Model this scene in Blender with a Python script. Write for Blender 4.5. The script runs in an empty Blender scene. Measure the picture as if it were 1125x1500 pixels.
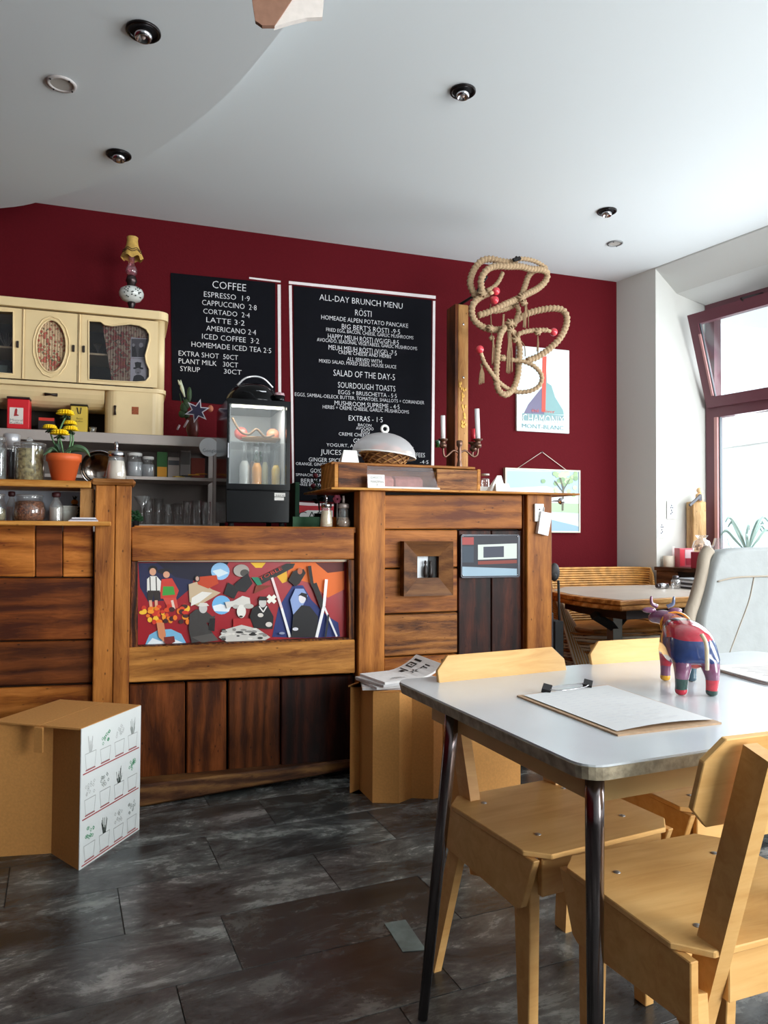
import bpy, bmesh, math, random
from mathutils import Vector, Matrix
random.seed(7)
D = bpy.data; C = bpy.context.scene.collection; S = bpy.context.scene
# ------------------------------------------------------------------ camera
F = 1083.0; CX, CY = 562.5, 750.0; EYE = Vector((0, 0, 1.15))
_y = math.radians(19.0); _p = math.atan(28 / F); _r = math.radians(.33)
fw = Vector((math.sin(_y) * math.cos(_p), math.cos(_y) * math.cos(_p), math.sin(_p)))
rt = Vector((math.cos(_y), -math.sin(_y), 0)); up = rt.cross(fw)
rt, up = rt * math.cos(_r) + up * math.sin(_r), up * math.cos(_r) - rt * math.sin(_r)
cam = D.objects.new('camera', D.cameras.new('camera')); C.objects.link(cam)
cam.matrix_world = Matrix((( rt.x, up.x, -fw.x, EYE.x), (rt.y, up.y, -fw.y, EYE.y), (rt.z, up.z, -fw.z, EYE.z), (0, 0, 0, 1)))
cam.data.sensor_fit = 'VERTICAL'; cam.data.sensor_height = 36; cam.data.lens = 36 * F / 1500; cam.data.clip_start = .05
S.camera = cam
# ------------------------------------------------------------------ world, lights, exposure
def srgb(c):
    if isinstance(c, str): c = tuple(int(c[i:i + 2], 16) for i in (0, 2, 4))
    f = lambda v: (v / 255) / 12.92 if v / 255 <= .04045 else ((v / 255 + .055) / 1.055) ** 2.4
    return (f(c[0]), f(c[1]), f(c[2]), 1)
w = D.worlds.new('sky'); S.world = w; w.use_nodes = True
w.node_tree.nodes['Background'].inputs[0].default_value = (.86, .94, 1.0, 1)
w.node_tree.nodes['Background'].inputs[1].default_value = 4.0
def area(name, loc, direction, sx, sy, power, col=(1, 1, 1), portal=False):
    l = D.lights.new(name, 'AREA'); l.shape = 'RECTANGLE'; l.size = sx; l.size_y = sy; l.energy = power; l.color = col
    if portal: l.cycles.is_portal = True
    o = D.objects.new(name, l); C.objects.link(o); o.location = loc
    o.rotation_euler = Vector(direction).to_track_quat('-Z', 'Y').to_euler(); return o
# daylight that enters by the windows: the bay window in view, the next window along, and the shopfront behind the camera
area('daylight_bay', (3.95, 3.3, 1.75), (-1, .12, -.12), 1.6, 1.4, 46, (.90, .96, 1))
area('daylight_side_window', (4.2, .6, 1.75), (-1, .3, -.16), 1.9, 1.6, 110, (.94, .975, 1))
area('daylight_shopfront', (3.25, -2.5, 1.6), (-.42, 1, -.06), 2.2, 2.0, 178, (1, .985, .96))
S.view_settings.view_transform = 'Standard'; S.view_settings.look = 'None'
S.view_settings.exposure = 0.22; S.view_settings.gamma = 1; S.view_settings.use_curve_mapping = False
# ------------------------------------------------------------------ helpers: points on real planes
def ray(px, py): return fw + rt * ((px - CX) / F) - up * ((py - CY) / F)
def at(px, py, Y=None, X=None, Z=None):
    d = ray(px, py)
    t = Y / d.y if Y is not None else (X / d.x if X is not None else (Z - EYE.z) / d.z)
    return EYE + d * t
def mpp(px, py, Y): return (at(px, py, Y=Y) - EYE).dot(fw) / F
# ------------------------------------------------------------------ materials
MATS = {}
def newmat(name):
    m = D.materials.new(name); m.use_nodes = True; nt = m.node_tree; return m, nt, nt.nodes['Principled BSDF']
def flat(col, rough=.5, metal=0, name=None, spec=.5, bump=0, bscale=60, trans=0, emit=0, coat=0, var=0):
    key = (str(col), rough, metal, bump, bscale, emit, coat, spec, var)
    if key in MATS: return MATS[key]
    m, nt, b = newmat(name or 'paint'); c = srgb(col)
    b.inputs['Base Color'].default_value = c; b.inputs['Roughness'].default_value = rough; b.inputs['Metallic'].default_value = metal
    b.inputs['Specular IOR Level'].default_value = spec; b.inputs['Coat Weight'].default_value = coat
    if emit: b.inputs['Emission Color'].default_value = c; b.inputs['Emission Strength'].default_value = emit
    if bump or var:
        tc = nt.nodes.new('ShaderNodeTexCoord'); n = nt.nodes.new('ShaderNodeTexNoise'); n.inputs['Scale'].default_value = bscale; n.inputs['Detail'].default_value = 5
        nt.links.new(tc.outputs['Object'], n.inputs['Vector'])
        if bump:
            bp = nt.nodes.new('ShaderNodeBump'); bp.inputs['Strength'].default_value = bump; bp.inputs['Distance'].default_value = .01
            nt.links.new(n.outputs['Fac'], bp.inputs['Height']); nt.links.new(bp.outputs['Normal'], b.inputs['Normal'])
        if var:
            r = nt.nodes.new('ShaderNodeValToRGB'); nt.links.new(n.outputs['Fac'], r.inputs['Fac'])
            r.color_ramp.elements[0].position = .35; r.color_ramp.elements[1].position = .68
            r.color_ramp.elements[0].color = tuple(v * (1 - var) for v in c[:3]) + (1,); r.color_ramp.elements[1].color = tuple(min(1, v * (1 + var * .6)) for v in c[:3]) + (1,)
            nt.links.new(r.outputs['Color'], b.inputs['Base Color'])
    MATS[key] = m; return m
def wood(name, light, mid, dark, grain='x', scale=1., rough=.5, knots=.8, vary=.35, fine=False):
    m, nt, b = newmat(name); N = nt.nodes.new; L = nt.links.new
    tc = N('ShaderNodeTexCoord'); oi = N('ShaderNodeObjectInfo'); vm = N('ShaderNodeVectorMath'); vm.operation = 'SCALE'
    cmb = N('ShaderNodeCombineXYZ')
    for i in range(3): L(oi.outputs['Random'], cmb.inputs[i])
    L(cmb.outputs[0], vm.inputs[0]); vm.inputs['Scale'].default_value = 23.7
    ad = N('ShaderNodeVectorMath'); ad.operation = 'ADD'; L(tc.outputs['Object'], ad.inputs[0]); L(vm.outputs[0], ad.inputs[1])
    mp = N('ShaderNodeMapping'); L(ad.outputs[0], mp.inputs[0]); sc = [scale * 1.0] * 3; sc['xyz'.index(grain)] = scale * .13; mp.inputs['Scale'].default_value = sc
    wv = N('ShaderNodeTexWave'); wv.wave_type = 'RINGS'; wv.rings_direction = {'x': 'X', 'y': 'Y', 'z': 'Z'}[grain]
    wv.inputs['Scale'].default_value = 5; wv.inputs['Distortion'].default_value = 16; wv.inputs['Detail'].default_value = 3; wv.inputs['Detail Scale'].default_value = .7; L(mp.outputs[0], wv.inputs['Vector'])
    n1 = N('ShaderNodeTexNoise'); n1.inputs['Scale'].default_value = 60; n1.inputs['Detail'].default_value = 8; n1.inputs['Roughness'].default_value = .65; n1.inputs['Distortion'].default_value = .9; L(mp.outputs[0], n1.inputs['Vector'])
    n2 = N('ShaderNodeTexNoise'); n2.inputs['Scale'].default_value = 3.0; n2.inputs['Detail'].default_value = 3; L(ad.outputs[0], n2.inputs['Vector'])
    mx = N('ShaderNodeMix'); mx.inputs[0].default_value = .74 if not fine else .9; L(wv.outputs['Fac'], mx.inputs[2]); L(n1.outputs['Fac'], mx.inputs[3])
    mx2 = N('ShaderNodeMix'); mx2.inputs[0].default_value = .45; L(mx.outputs[0], mx2.inputs[2]); L(n2.outputs['Fac'], mx2.inputs[3])
    cr = N('ShaderNodeValToRGB'); e = cr.color_ramp.elements; e[0].position = .36; e[0].color = srgb(dark); e[1].position = .64; e[1].color = srgb(light)
    k = e.new(.49); k.color = srgb(mid); L(mx2.outputs[0], cr.inputs[0])
    vo = N('ShaderNodeTexVoronoi'); mp2 = N('ShaderNodeMapping'); L(ad.outputs[0], mp2.inputs[0]); s2 = [5.5 * scale] * 3; s2['xyz'.index(grain)] = 2.8 * scale; mp2.inputs['Scale'].default_value = s2
    L(mp2.outputs[0], vo.inputs['Vector']); kr = N('ShaderNodeMapRange'); kr.inputs[1].default_value = .03; kr.inputs[2].default_value = .11; kr.inputs[3].default_value = 1 - knots; kr.inputs[4].default_value = 1
    L(vo.outputs['Distance'], kr.inputs[0])
    mu = N('ShaderNodeMix'); mu.data_type = 'RGBA'; mu.blend_type = 'MULTIPLY'; mu.inputs[0].default_value = 1; L(cr.outputs[0], mu.inputs[6]); L(kr.outputs[0], mu.inputs[7])
    hs = N('ShaderNodeHueSaturation'); vr = N('ShaderNodeMapRange'); vr.inputs[3].default_value = 1 - vary; vr.inputs[4].default_value = 1 + vary * .5
    L(oi.outputs['Random'], vr.inputs[0]); L(vr.outputs[0], hs.inputs['Value']); L(mu.outputs[2], hs.inputs['Color']); L(hs.outputs[0], b.inputs['Base Color'])
    bp = N('ShaderNodeBump'); bp.inputs['Strength'].default_value = .08 if fine else .5; bp.inputs['Distance'].default_value = .004; L(mx.outputs[0], bp.inputs['Height']); L(bp.outputs[0], b.inputs['Normal'])
    b.inputs['Roughness'].default_value = rough; b.inputs['Specular IOR Level'].default_value = .22; return m
def clear_glass(name, tint=(255, 255, 255), refl=.12, body=.06, bodycol=(235, 240, 240)):
    m, nt, b = newmat(name); N = nt.nodes.new; L = nt.links.new; out = nt.nodes['Material Output']; nt.nodes.remove(b)
    t = N('ShaderNodeBsdfTransparent'); t.inputs[0].default_value = srgb(tint)
    g = N('ShaderNodeBsdfGlossy'); g.inputs['Roughness'].default_value = .06
    df = N('ShaderNodeBsdfDiffuse'); df.inputs[0].default_value = srgb(bodycol)
    lw = N('ShaderNodeLayerWeight'); lw.inputs[0].default_value = .35
    m0 = N('ShaderNodeMixShader'); m0.inputs[0].default_value = body; L(t.outputs[0], m0.inputs[1]); L(df.outputs[0], m0.inputs[2])
    mr = N('ShaderNodeMapRange'); mr.inputs[3].default_value = refl * .5; mr.inputs[4].default_value = min(1, refl * 5); L(lw.outputs['Facing'], mr.inputs[0])
    mx = N('ShaderNodeMixShader'); L(mr.outputs[0], mx.inputs[0]); L(m0.outputs[0], mx.inputs[1]); L(g.outputs[0], mx.inputs[2]); L(mx.outputs[0], out.inputs[0]); return m
OAK_X = wood('bar_wood_horizontal', 'c87c38', 'a46022', '6e3410', 'x')
OAK_Z = wood('bar_wood_vertical', 'be7a38', '9e6028', '74401a', 'z', vary=.15)
DARK_X = wood('dark_wood_horizontal', '8c4a1c', '66320e', '3e1806', 'x')
DARK_Z = wood('dark_wood_vertical', '8c4a20', '683410', '401c08', 'z')
BLACKW = wood('blackened_wood', '4c200e', '2a0e06', '120402', 'z', vary=.1)
WEATHER = wood('weathered_wood', '8a6236', '583620', '28150b', 'x', knots=.6)
LIGHTW = wood('light_board', 'd39a50', 'b5762f', '86501c', 'x', vary=.1)
LIGHTZ = wood('light_post', 'cf9c60', 'b07a42', '7c4a22', 'z', vary=.1)
PLY = wood('birch_plywood', 'e4b878', 'd8a868', 'ca9656', 'x', scale=.5, rough=.42, knots=.05, vary=.06, fine=True)
PLYE = flat('9a6a3a', .6, bump=.2, var=.3, bscale=90, name='plywood_edge')
CARD = flat('c68c4a', .85, bump=.05, var=.08, bscale=120, name='cardboard')
WHITE = flat('e8e8e4', .6, name='white'); PAPER = flat('eeeeea', .75, name='paper')
BLACK = flat('0c0c0e', .35, name='black'); MATTBLACK = flat('141214', .8, name='matt_black')
CHROME = flat('c8c8cc', .18, 1, name='chrome'); STEEL = flat('b4aaa4', .5, .55, name='brushed_steel', bump=.05, bscale=40)
DSTEEL = flat('5c585a', .28, 1, name='dark_chrome'); CREAM = flat('ecd2a0', .38, name='cream_enamel', var=.07, bscale=4)
GLASS = clear_glass('clear_glass', refl=.14, body=.03); GLASS2 = clear_glass('frosty_glass', refl=.14, body=.11)
CHALK = flat('e6e6ea', .9, name='chalk'); RED = flat('c01828', .4, name='red')
# ------------------------------------------------------------------ helpers: meshes and objects
ROOT = {}
def NB(): return bmesh.new()
def bx(bm, x0, x1, y0, y1, z0, z1, bev=0):
    vs = [bm.verts.new((x, y, z)) for x in (x0, x1) for y in (y0, y1) for z in (z0, z1)]
    fs = [bm.faces.new([vs[i] for i in q]) for q in ((0, 1, 3, 2), (4, 6, 7, 5), (0, 4, 5, 1), (2, 3, 7, 6), (0, 2, 6, 4), (1, 5, 7, 3))]
    if bev: bmesh.ops.bevel(bm, geom=list({e for f in fs for e in f.edges}), offset=bev, segments=1, affect='EDGES')
    return bm
def prism(bm, pts, axis, a0, a1, bev=0):
    mk = {'x': lambda p, a: (a, p[0], p[1]), 'y': lambda p, a: (p[0], a, p[1]), 'z': lambda p, a: (p[0], p[1], a)}[axis]
    A = [bm.verts.new(mk(p, a0)) for p in pts]; B = [bm.verts.new(mk(p, a1)) for p in pts]; n = len(pts)
    fs = [bm.faces.new(A), bm.faces.new(B[::-1])] + [bm.faces.new((A[i], A[(i + 1) % n], B[(i + 1) % n], B[i])) for i in range(n)]
    if bev: bmesh.ops.bevel(bm, geom=list({e for f in fs for e in f.edges}), offset=bev, segments=1, affect='EDGES')
    return bm
def hexa(bm, A, B):
    A = [bm.verts.new(p) for p in A]; B = [bm.verts.new(p) for p in B]; n = len(A)
    bm.faces.new(A); bm.faces.new(B[::-1])
    for i in range(n): bm.faces.new((A[i], A[(i + 1) % n], B[(i + 1) % n], B[i]))
    return bm
def bar(bm, p, q, w, t, side=(1, 0, 0)):
    p, q = Vector(p), Vector(q); d = (q - p).normalized(); s = Vector(side); s = (s - d * s.dot(d)).normalized(); u = d.cross(s)
    r = [s * w / 2 + u * t / 2, -s * w / 2 + u * t / 2, -s * w / 2 - u * t / 2, s * w / 2 - u * t / 2]
    return hexa(bm, [p + v for v in r], [q + v for v in r])
def lathe(bm, prof, c=(0, 0), seg=20, cap=True):
    rings = []
    for r, z in prof:
        rings.append([bm.verts.new((c[0] + r * math.cos(a), c[1] + r * math.sin(a), z)) for a in [2 * math.pi * i / seg for i in range(seg)]])
    for a, b in zip(rings, rings[1:]):
        for i in range(seg): bm.faces.new((a[i], a[(i + 1) % seg], b[(i + 1) % seg], b[i])).smooth = True
    if cap:
        if prof[0][0] > 1e-4: bm.faces.new(rings[0][::-1])
        if prof[-1][0] > 1e-4: bm.faces.new(rings[-1])
    return bm
def smooth_path(pts, n=8, closed=False):
    P = [Vector(p) for p in pts]; out = []
    m = len(P)
    for i in range(m if closed else m - 1):
        p0 = P[(i - 1) % m] if closed or i > 0 else P[0]; p1 = P[i]; p2 = P[(i + 1) % m]; p3 = P[(i + 2) % m] if closed or i + 2 < m else P[-1]
        for k in range(n):
            t = k / n; out.append(.5 * ((2 * p1) + (p2 - p0) * t + (2 * p0 - 5 * p1 + 4 * p2 - p3) * t * t + (3 * p1 - p0 - 3 * p2 + p3) * t ** 3))
    if not closed: out.append(P[-1])
    return out
def tube(bm, pts, r, seg=8, rope=0, cap=True):
    pts = [Vector(p) for p in pts]; n = len(pts); rings = []; ref = None; s = 0
    for i, p in enumerate(pts):
        d = (pts[min(i + 1, n - 1)] - pts[max(i - 1, 0)]).normalized()
        if ref is None: ref = d.orthogonal().normalized()
        ref = (ref - d * ref.dot(d)).normalized(); v = d.cross(ref); rr = r[i] if isinstance(r, (list, tuple)) else r
        if i: s += (p - pts[i - 1]).length
        ring = []
        for k in range(seg):
            a = 2 * math.pi * k / seg; q = rr * (1 + (.17 * math.cos(2 * math.pi * s / rope + a) if rope else 0))
            ring.append(bm.verts.new(p + (ref * math.cos(a) + v * math.sin(a)) * q))
        rings.append(ring)
    for a, b in zip(rings, rings[1:]):
        for i in range(seg): bm.faces.new((a[i], a[(i + 1) % seg], b[(i + 1) % seg], b[i])).smooth = True
    if cap: bm.faces.new(rings[0][::-1]); bm.faces.new(rings[-1])
    return bm
def resample(pts, step):
    out = [pts[0]]; acc = 0
    for a, b in zip(pts, pts[1:]):
        L = (b - a).length; t = step - acc
        while t <= L: out.append(a.lerp(b, t / L)); t += step
        acc = (acc + L) % step
    return out
def ball(bm, c, rx, ry=None, rz=None, u=12, v=8):
    ry = ry or rx; rz = rz or rx
    r = bmesh.ops.create_uvsphere(bm, u_segments=u, v_segments=v, radius=1)
    for q in r['verts']: q.co = Vector((c[0] + q.co.x * rx, c[1] + q.co.y * ry, c[2] + q.co.z * rz))
    for q in r['verts']:
        for f in q.link_faces: f.smooth = True
    return bm
def offset_of(o):
    while o.parent: o = o.parent
    return ROOT.get(o.name, Vector((0, 0, 0)))
def obj(name, bm, mat, parent=None, local=False, label=None):
    if parent is None:
        lo = Vector([min(v.co[i] for v in bm.verts) for i in range(3)]); hi = Vector([max(v.co[i] for v in bm.verts) for i in range(3)])
        base = Vector(((lo.x + hi.x) / 2, (lo.y + hi.y) / 2, lo.z))
    else: base = Vector((0, 0, 0)) if local else offset_of(parent)
    if base.length: bmesh.ops.translate(bm, verts=bm.verts, vec=-base)
    bmesh.ops.recalc_face_normals(bm, faces=bm.faces)
    me = D.meshes.new(name); bm.to_mesh(me); bm.free()
    for m in (mat if isinstance(mat, (list, tuple)) else [mat]): me.materials.append(m)
    o = D.objects.new(name, me); C.objects.link(o)
    if parent is None: o.location = base; ROOT[o.name] = base.copy()
    else: o.parent = parent
    if label: o['label'] = label
    return o
def tag(o, label, cat, group=None):
    o['label'] = label; o['category'] = cat
    if group: o['group'] = group
    return o
def thing(name, label, cat, loc, group=None, rz=0):
    o = D.objects.new(name, None); C.objects.link(o); o.location = loc; o.rotation_euler = (0, 0, rz); o.empty_display_size = .1
    ROOT[o.name] = Vector(loc); return tag(o, label, cat, group)
def struct(name, bm, mat, parent=None):
    o = obj(name, bm, mat, parent)
    if parent is None: o['kind'] = 'structure'
    return o
def dup(r, loc, rz, label):
    c = r.copy(); C.objects.link(c); c.location = loc; c.rotation_euler = (0, 0, rz); c['label'] = label
    for ch in list(r.children):
        k = ch.copy(); C.objects.link(k); k.parent = c
        for g in list(ch.children): q = g.copy(); C.objects.link(q); q.parent = k
    return c
def quad(name, P, Y, depth, mat, parent, bev=.004):
    pts = [(at(x, y, Y=Y).x, at(x, y, Y=Y).z) for x, y in P]
    return obj(name, prism(NB(), pts, 'y', Y, Y + depth, bev), mat, parent)
def px_rect(x0, y0, x1, y1, Y):
    ym, xm = (y0 + y1) / 2, (x0 + x1) / 2
    return at(x0, ym, Y=Y).x, at(x1, ym, Y=Y).x, at(xm, y1, Y=Y).z, at(xm, y0, Y=Y).z
def px_box(name, r, Y, depth, mat, parent, bev=.002, label=None):
    x0, x1, z0, z1 = px_rect(*r, Y); return obj(name, bx(NB(), x0, x1, Y, Y + depth, z0, z1, bev), mat, parent, label=label)
def px_lathe(name, cx, prof, Y, mat, parent, seg=20, zbase=None):
    ym = (prof[0][1] + prof[-1][1]) / 2; c = at(cx, ym, Y=Y); s = mpp(cx, ym, Y)
    pr = sorted([(max(h * s, .00005), at(cx, y, Y=Y).z) for h, y in prof], key=lambda t: t[1]) if False else [(max(h * s, .00005), at(cx, y, Y=Y).z) for h, y in prof]
    if zbase is not None:
        dz = zbase - min(z for _, z in pr); pr = [(r, z + dz) for r, z in pr]
    return obj(name, lathe(NB(), pr, (c.x, c.y), seg), mat, parent)
def base_of(cx, py, Y, z=None):
    p = at(cx, py, Y=Y)
    return Vector((p.x, p.y, p.z if z is None else z))
def text(s, x, z, width, height, Y, mat, parent, name='lettering', rotm=None, thick=.0006):
    cu = D.curves.new('txt', 'FONT'); cu.body = s; cu.size = 1; cu.resolution_u = 2; cu.extrude = 0; cu.offset = -.011
    t = D.objects.new('txt', cu); me = D.meshes.new_from_object(t); D.objects.remove(t)
    xs = [v.co.x for v in me.vertices]; ys = [v.co.y for v in me.vertices]
    cap = .7; sx = width / max(1e-6, max(xs) - min(xs)); sy = height / cap; x00 = min(xs)
    bm = NB(); bm.from_mesh(me); D.meshes.remove(me)
    for v in bm.verts:
        X = (v.co.x - x00) * sx; Zv = v.co.y * sy
        if rotm: v.co = rotm @ Vector((X, 0, Zv))
        else: v.co = Vector((x + X, Y, z + Zv))
    me = D.meshes.new(name); base = offset_of(parent)
    bmesh.ops.translate(bm, verts=bm.verts, vec=-base); bm.to_mesh(me); bm.free(); me.materials.append(mat)
    o = D.objects.new(name, me); C.objects.link(o); o.parent = parent; return o
def ptext(s, x0, yb, x1, h, Y, mat, parent, name='lettering'):
    a = at(x0, yb, Y=Y); b = at(x1, yb, Y=Y)
    return text(s, a.x, a.z, b.x - a.x, h * mpp(x0, yb, Y), Y, mat, parent, name)
def art(parent, Y, ox, oy, sc, shapes, name='print', eps=.0004, proj=None):
    """flat printed shapes on a panel, given in the panel's own drawing units"""
    bm = NB(); mats = []; y = Y
    def P(a, b, yy):
        if proj: return proj(a, b, Y - yy)
        q = at(ox + a / sc, oy + b / sc, Y=Y); return (q.x, yy, q.z)
    for s in shapes:
        y -= eps; m = flat(s[1], .6, name='print_ink')
        if m not in mats: mats.append(m)
        k = mats.index(m); polys = []
        if s[0] == 'e':
            _, _, cx, cy, rx, ry = s[:6]; polys = [[(cx + rx * math.cos(i * math.pi / 10), cy + ry * math.sin(i * math.pi / 10)) for i in range(20)]]
        elif s[0] == 'p': polys = [s[2]]
        elif s[0] == 'l':
            wd = s[2] / 2
            for (ax, ay), (bx_, by) in zip(s[3], s[3][1:]):
                dx, dy = bx_ - ax, by - ay; L = math.hypot(dx, dy) or 1; nx, ny = -dy / L * wd, dx / L * wd
                polys.append([(ax + nx, ay + ny), (bx_ + nx, by + ny), (bx_ - nx, by - ny), (ax - nx, ay - ny)])
        for pl in polys:
            f = bm.faces.new([bm.verts.new(P(a, b, y)) for a, b in pl]); f.material_index = k
    base = offset_of(parent); bmesh.ops.translate(bm, verts=bm.verts, vec=-base)
    me = D.meshes.new(name); bm.to_mesh(me); bm.free()
    for m in mats: me.materials.append(m)
    o = D.objects.new(name, me); C.objects.link(o); o.parent = parent; return o
# ================================================================== THE ROOM
HC = 3.014; WY = 4.6
WALLRED = flat('581018', .75, name='maroon_wall_paint', bump=.12, bscale=90, var=.05, spec=.08)
PLASTER = flat('e2e8ea', .85, name='ceiling_plaster', bump=.06, bscale=14)
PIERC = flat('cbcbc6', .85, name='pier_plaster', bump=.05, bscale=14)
# slate-look vinyl floor: each tile its own piece
def slate():
    m, nt, b = newmat('slate_tile'); N = nt.nodes.new; L = nt.links.new
    tc = N('ShaderNodeTexCoord'); oi = N('ShaderNodeObjectInfo'); cm = N('ShaderNodeCombineXYZ')
    for i in range(3): L(oi.outputs['Random'], cm.inputs[i])
    sc = N('ShaderNodeVectorMath'); sc.operation = 'SCALE'; sc.inputs['Scale'].default_value = 31; L(cm.outputs[0], sc.inputs[0])
    ad = N('ShaderNodeVectorMath'); ad.operation = 'ADD'; L(tc.outputs['Object'], ad.inputs[0]); L(sc.outputs[0], ad.inputs[1])
    mp = N('ShaderNodeMapping'); mp.inputs['Scale'].default_value = (1, 2.1, 1); L(ad.outputs[0], mp.inputs[0])
    n = N('ShaderNodeTexNoise'); n.inputs['Scale'].default_value = 3.6; n.inputs['Detail'].default_value = 10; n.inputs['Roughness'].default_value = .72; n.inputs['Distortion'].default_value = .35; L(mp.outputs[0], n.inputs['Vector'])
    cr = N('ShaderNodeValToRGB'); e = cr.color_ramp.elements; e[0].position = .36; e[0].color = srgb('262829'); e[1].position = .70; e[1].color = srgb('b4b4ae')
    k = e.new(.49); k.color = srgb('454748'); k = e.new(.58); k.color = srgb('6a6c6a'); L(n.outputs['Fac'], cr.inputs[0])
    n3 = N('ShaderNodeTexNoise'); n3.inputs['Scale'].default_value = 2.3; L(ad.outputs[0], n3.inputs['Vector'])
    tint = N('ShaderNodeValToRGB'); t = tint.color_ramp.elements; t[0].position = .42; t[0].color = srgb('eaf4ee'); t[1].position = .7; t[1].color = srgb('ece0dc'); L(n3.outputs['Fac'], tint.inputs[0])
    mu = N('ShaderNodeMix'); mu.data_type = 'RGBA'; mu.blend_type = 'MULTIPLY'; mu.inputs[0].default_value = 1; L(cr.outputs[0], mu.inputs[6]); L(tint.outputs[0], mu.inputs[7])
    hs = N('ShaderNodeHueSaturation'); hs.inputs['Saturation'].default_value = .6; vr = N('ShaderNodeMapRange'); vr.inputs[3].default_value = .42; vr.inputs[4].default_value = 1.3; L(oi.outputs['Random'], vr.inputs[0]); L(vr.outputs[0], hs.inputs['Value']); L(mu.outputs[2], hs.inputs['Color'])
    L(hs.outputs[0], b.inputs['Base Color'])
    rr = N('ShaderNodeMapRange'); rr.inputs[3].default_value = .16; rr.inputs[4].default_value = .36; L(n.outputs['Fac'], rr.inputs[0]); L(rr.outputs[0], b.inputs['Roughness'])
    bp = N('ShaderNodeBump'); bp.inputs['Strength'].default_value = .25; bp.inputs['Distance'].default_value = .006; L(n.outputs['Fac'], bp.inputs['Height']); L(bp.outputs[0], b.inputs['Normal'])
    b.inputs['Specular IOR Level'].default_value = .45; return m
SLATE = slate()
floor = struct('floor', bx(NB(), -3.6, 6.2, -2.9, 5.2, -.1, -.003), flat('14120f', .8, name='floor_grout'))
TL, TW, g = .655, .298, .0012
ca, sa = math.cos(math.radians(4.6)), math.sin(math.radians(4.6))
tmes = None; o0 = Vector((.657, 2.305))
def tile_mesh():
    bm = bx(NB(), g, TL - g, g, TW - g, -.003, 0, .0008); me = D.meshes.new('tile'); bmesh.ops.recalc_face_normals(bm, faces=bm.faces); bm.to_mesh(me); bm.free(); me.materials.append(SLATE); return me
tm = tile_mesh(); nt_ = 0
shift = {0: 0, 1: .33, 2: -.05, -1: .27 - .655 * 0, -2: .1, 3: .4, 4: .12, 5: .5}
for r in range(-7, 10):
    for c in range(-9, 9):
        s = shift.get(r, (r * .37) % 1 * TL); lx, ly = c * TL + s, r * TW - 2 * TW * 0
        cx_, cy_ = lx + TL / 2, ly + TW / 2
        X = o0.x + cx_ * ca - cy_ * sa; Y = o0.y + cx_ * sa + cy_ * ca
        if not (-1.6 < X < 4.1 and .55 < Y < 4.45): continue
        if X > 3.0 and Y < 1.0: continue
        t = D.objects.new('tile', tm); C.objects.link(t); t.parent = floor
        t.location = Vector((o0.x + lx * ca - ly * sa, o0.y + lx * sa + ly * ca, 0)) - floor.location; t.rotation_euler = (0, 0, math.radians(4.6)); nt_ += 1
pq_ = [at(x, y, Z=0) for x, y in ((563, 1353), (594, 1348), (624, 1392), (590, 1395))]
obj('repair_tile', hexa(NB(), [v + Vector((0, 0, .0005)) for v in pq_], [v + Vector((0, 0, .002)) for v in pq_]), flat('6c7874', .5, var=.3, bscale=25), floor)
# wall behind the bar
struct('wall_back', bx(NB(), -3.6, 3.404, WY, WY + .15, 0, HC), WALLRED)
struct('wall_left', bx(NB(), -3.6, -3.45, -2.9, WY, 0, HC), WALLRED)
# front wall with the shopfront opening
b = NB(); bx(b, -3.45, 2.15, -2.9, -2.75, 0, HC); bx(b, 4.45, 5.6, -2.9, -2.75, 0, HC); bx(b, 2.15, 4.45, -2.9, -2.75, 2.7, HC); bx(b, 2.15, 4.45, -2.9, -2.75, 0, .5)
struct('wall_front', b, PLASTER)
# right wall: runs slightly outwards from the corner; local frame s (along, towards the camera), d (outwards), z
O = Vector((3.404, 4.6)); U = Vector((.191, -.9815)); Nn = Vector((.9815, .191))
def L3(s, d, z): q = O + U * s + Nn * d; return (q.x, q.y, z)
def wbox(bm, s0, s1, d0, d1, z0, z1):
    return hexa(bm, [L3(s0, d0, z0), L3(s1, d0, z0), L3(s1, d1, z0), L3(s0, d1, z0)], [L3(s0, d0, z1), L3(s1, d0, z1), L3(s1, d1, z1), L3(s0, d1, z1)])
DW = .40; s_a, s_b = .355, .48; s_c, s_d = 2.75, 2.62
b = hexa(NB(), [L3(0, 0, 0), L3(s_a, 0, 0), L3(s_b, DW + .12, 0), L3(0, DW + .12, 0)], [L3(0, 0, HC), L3(s_a, 0, HC), L3(s_b, DW + .12, HC), L3(0, DW + .12, HC)])
struct('wall_right', b, PIERC)
b = hexa(NB(), [L3(s_c, 0, 0), L3(3.5, 0, 0), L3(3.5, DW + .12, 0), L3(s_d, DW + .12, 0)], [L3(s_c, 0, HC), L3(3.5, 0, HC), L3(3.5, DW + .12, HC), L3(s_d, DW + .12, HC)])
wbox(b, 3.5, 5.6, 0, .5, 2.75, HC); wbox(b, 3.5, 5.6, 0, .5, 0, .6); wbox(b, 5.6, 7.6, 0, .5, 0, HC)
struct('wall_right', b, PLASTER)
struct('wall_right', wbox(NB(), s_a + .02, s_c, .02, DW + .12, 0, .88), PLASTER)
# sloping lintel over the bay window (two facets)
b = NB(); prof = [(0, HC + .02), (0, HC - .01), (.17, 2.845), (DW + .01, 2.775), (DW + .12, 2.775), (DW + .12, HC + .02)]
A = [L3(s_a - .02 + .32 * d, d, z) for d, z in prof]; B = [L3(s_c + .02 - .32 * d, d, z) for d, z in prof]
hexa(b, A, B); struct('trim_1', b, flat('c9cbc8', .85, name='lintel_plaster', bump=.05, bscale=14))
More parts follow.
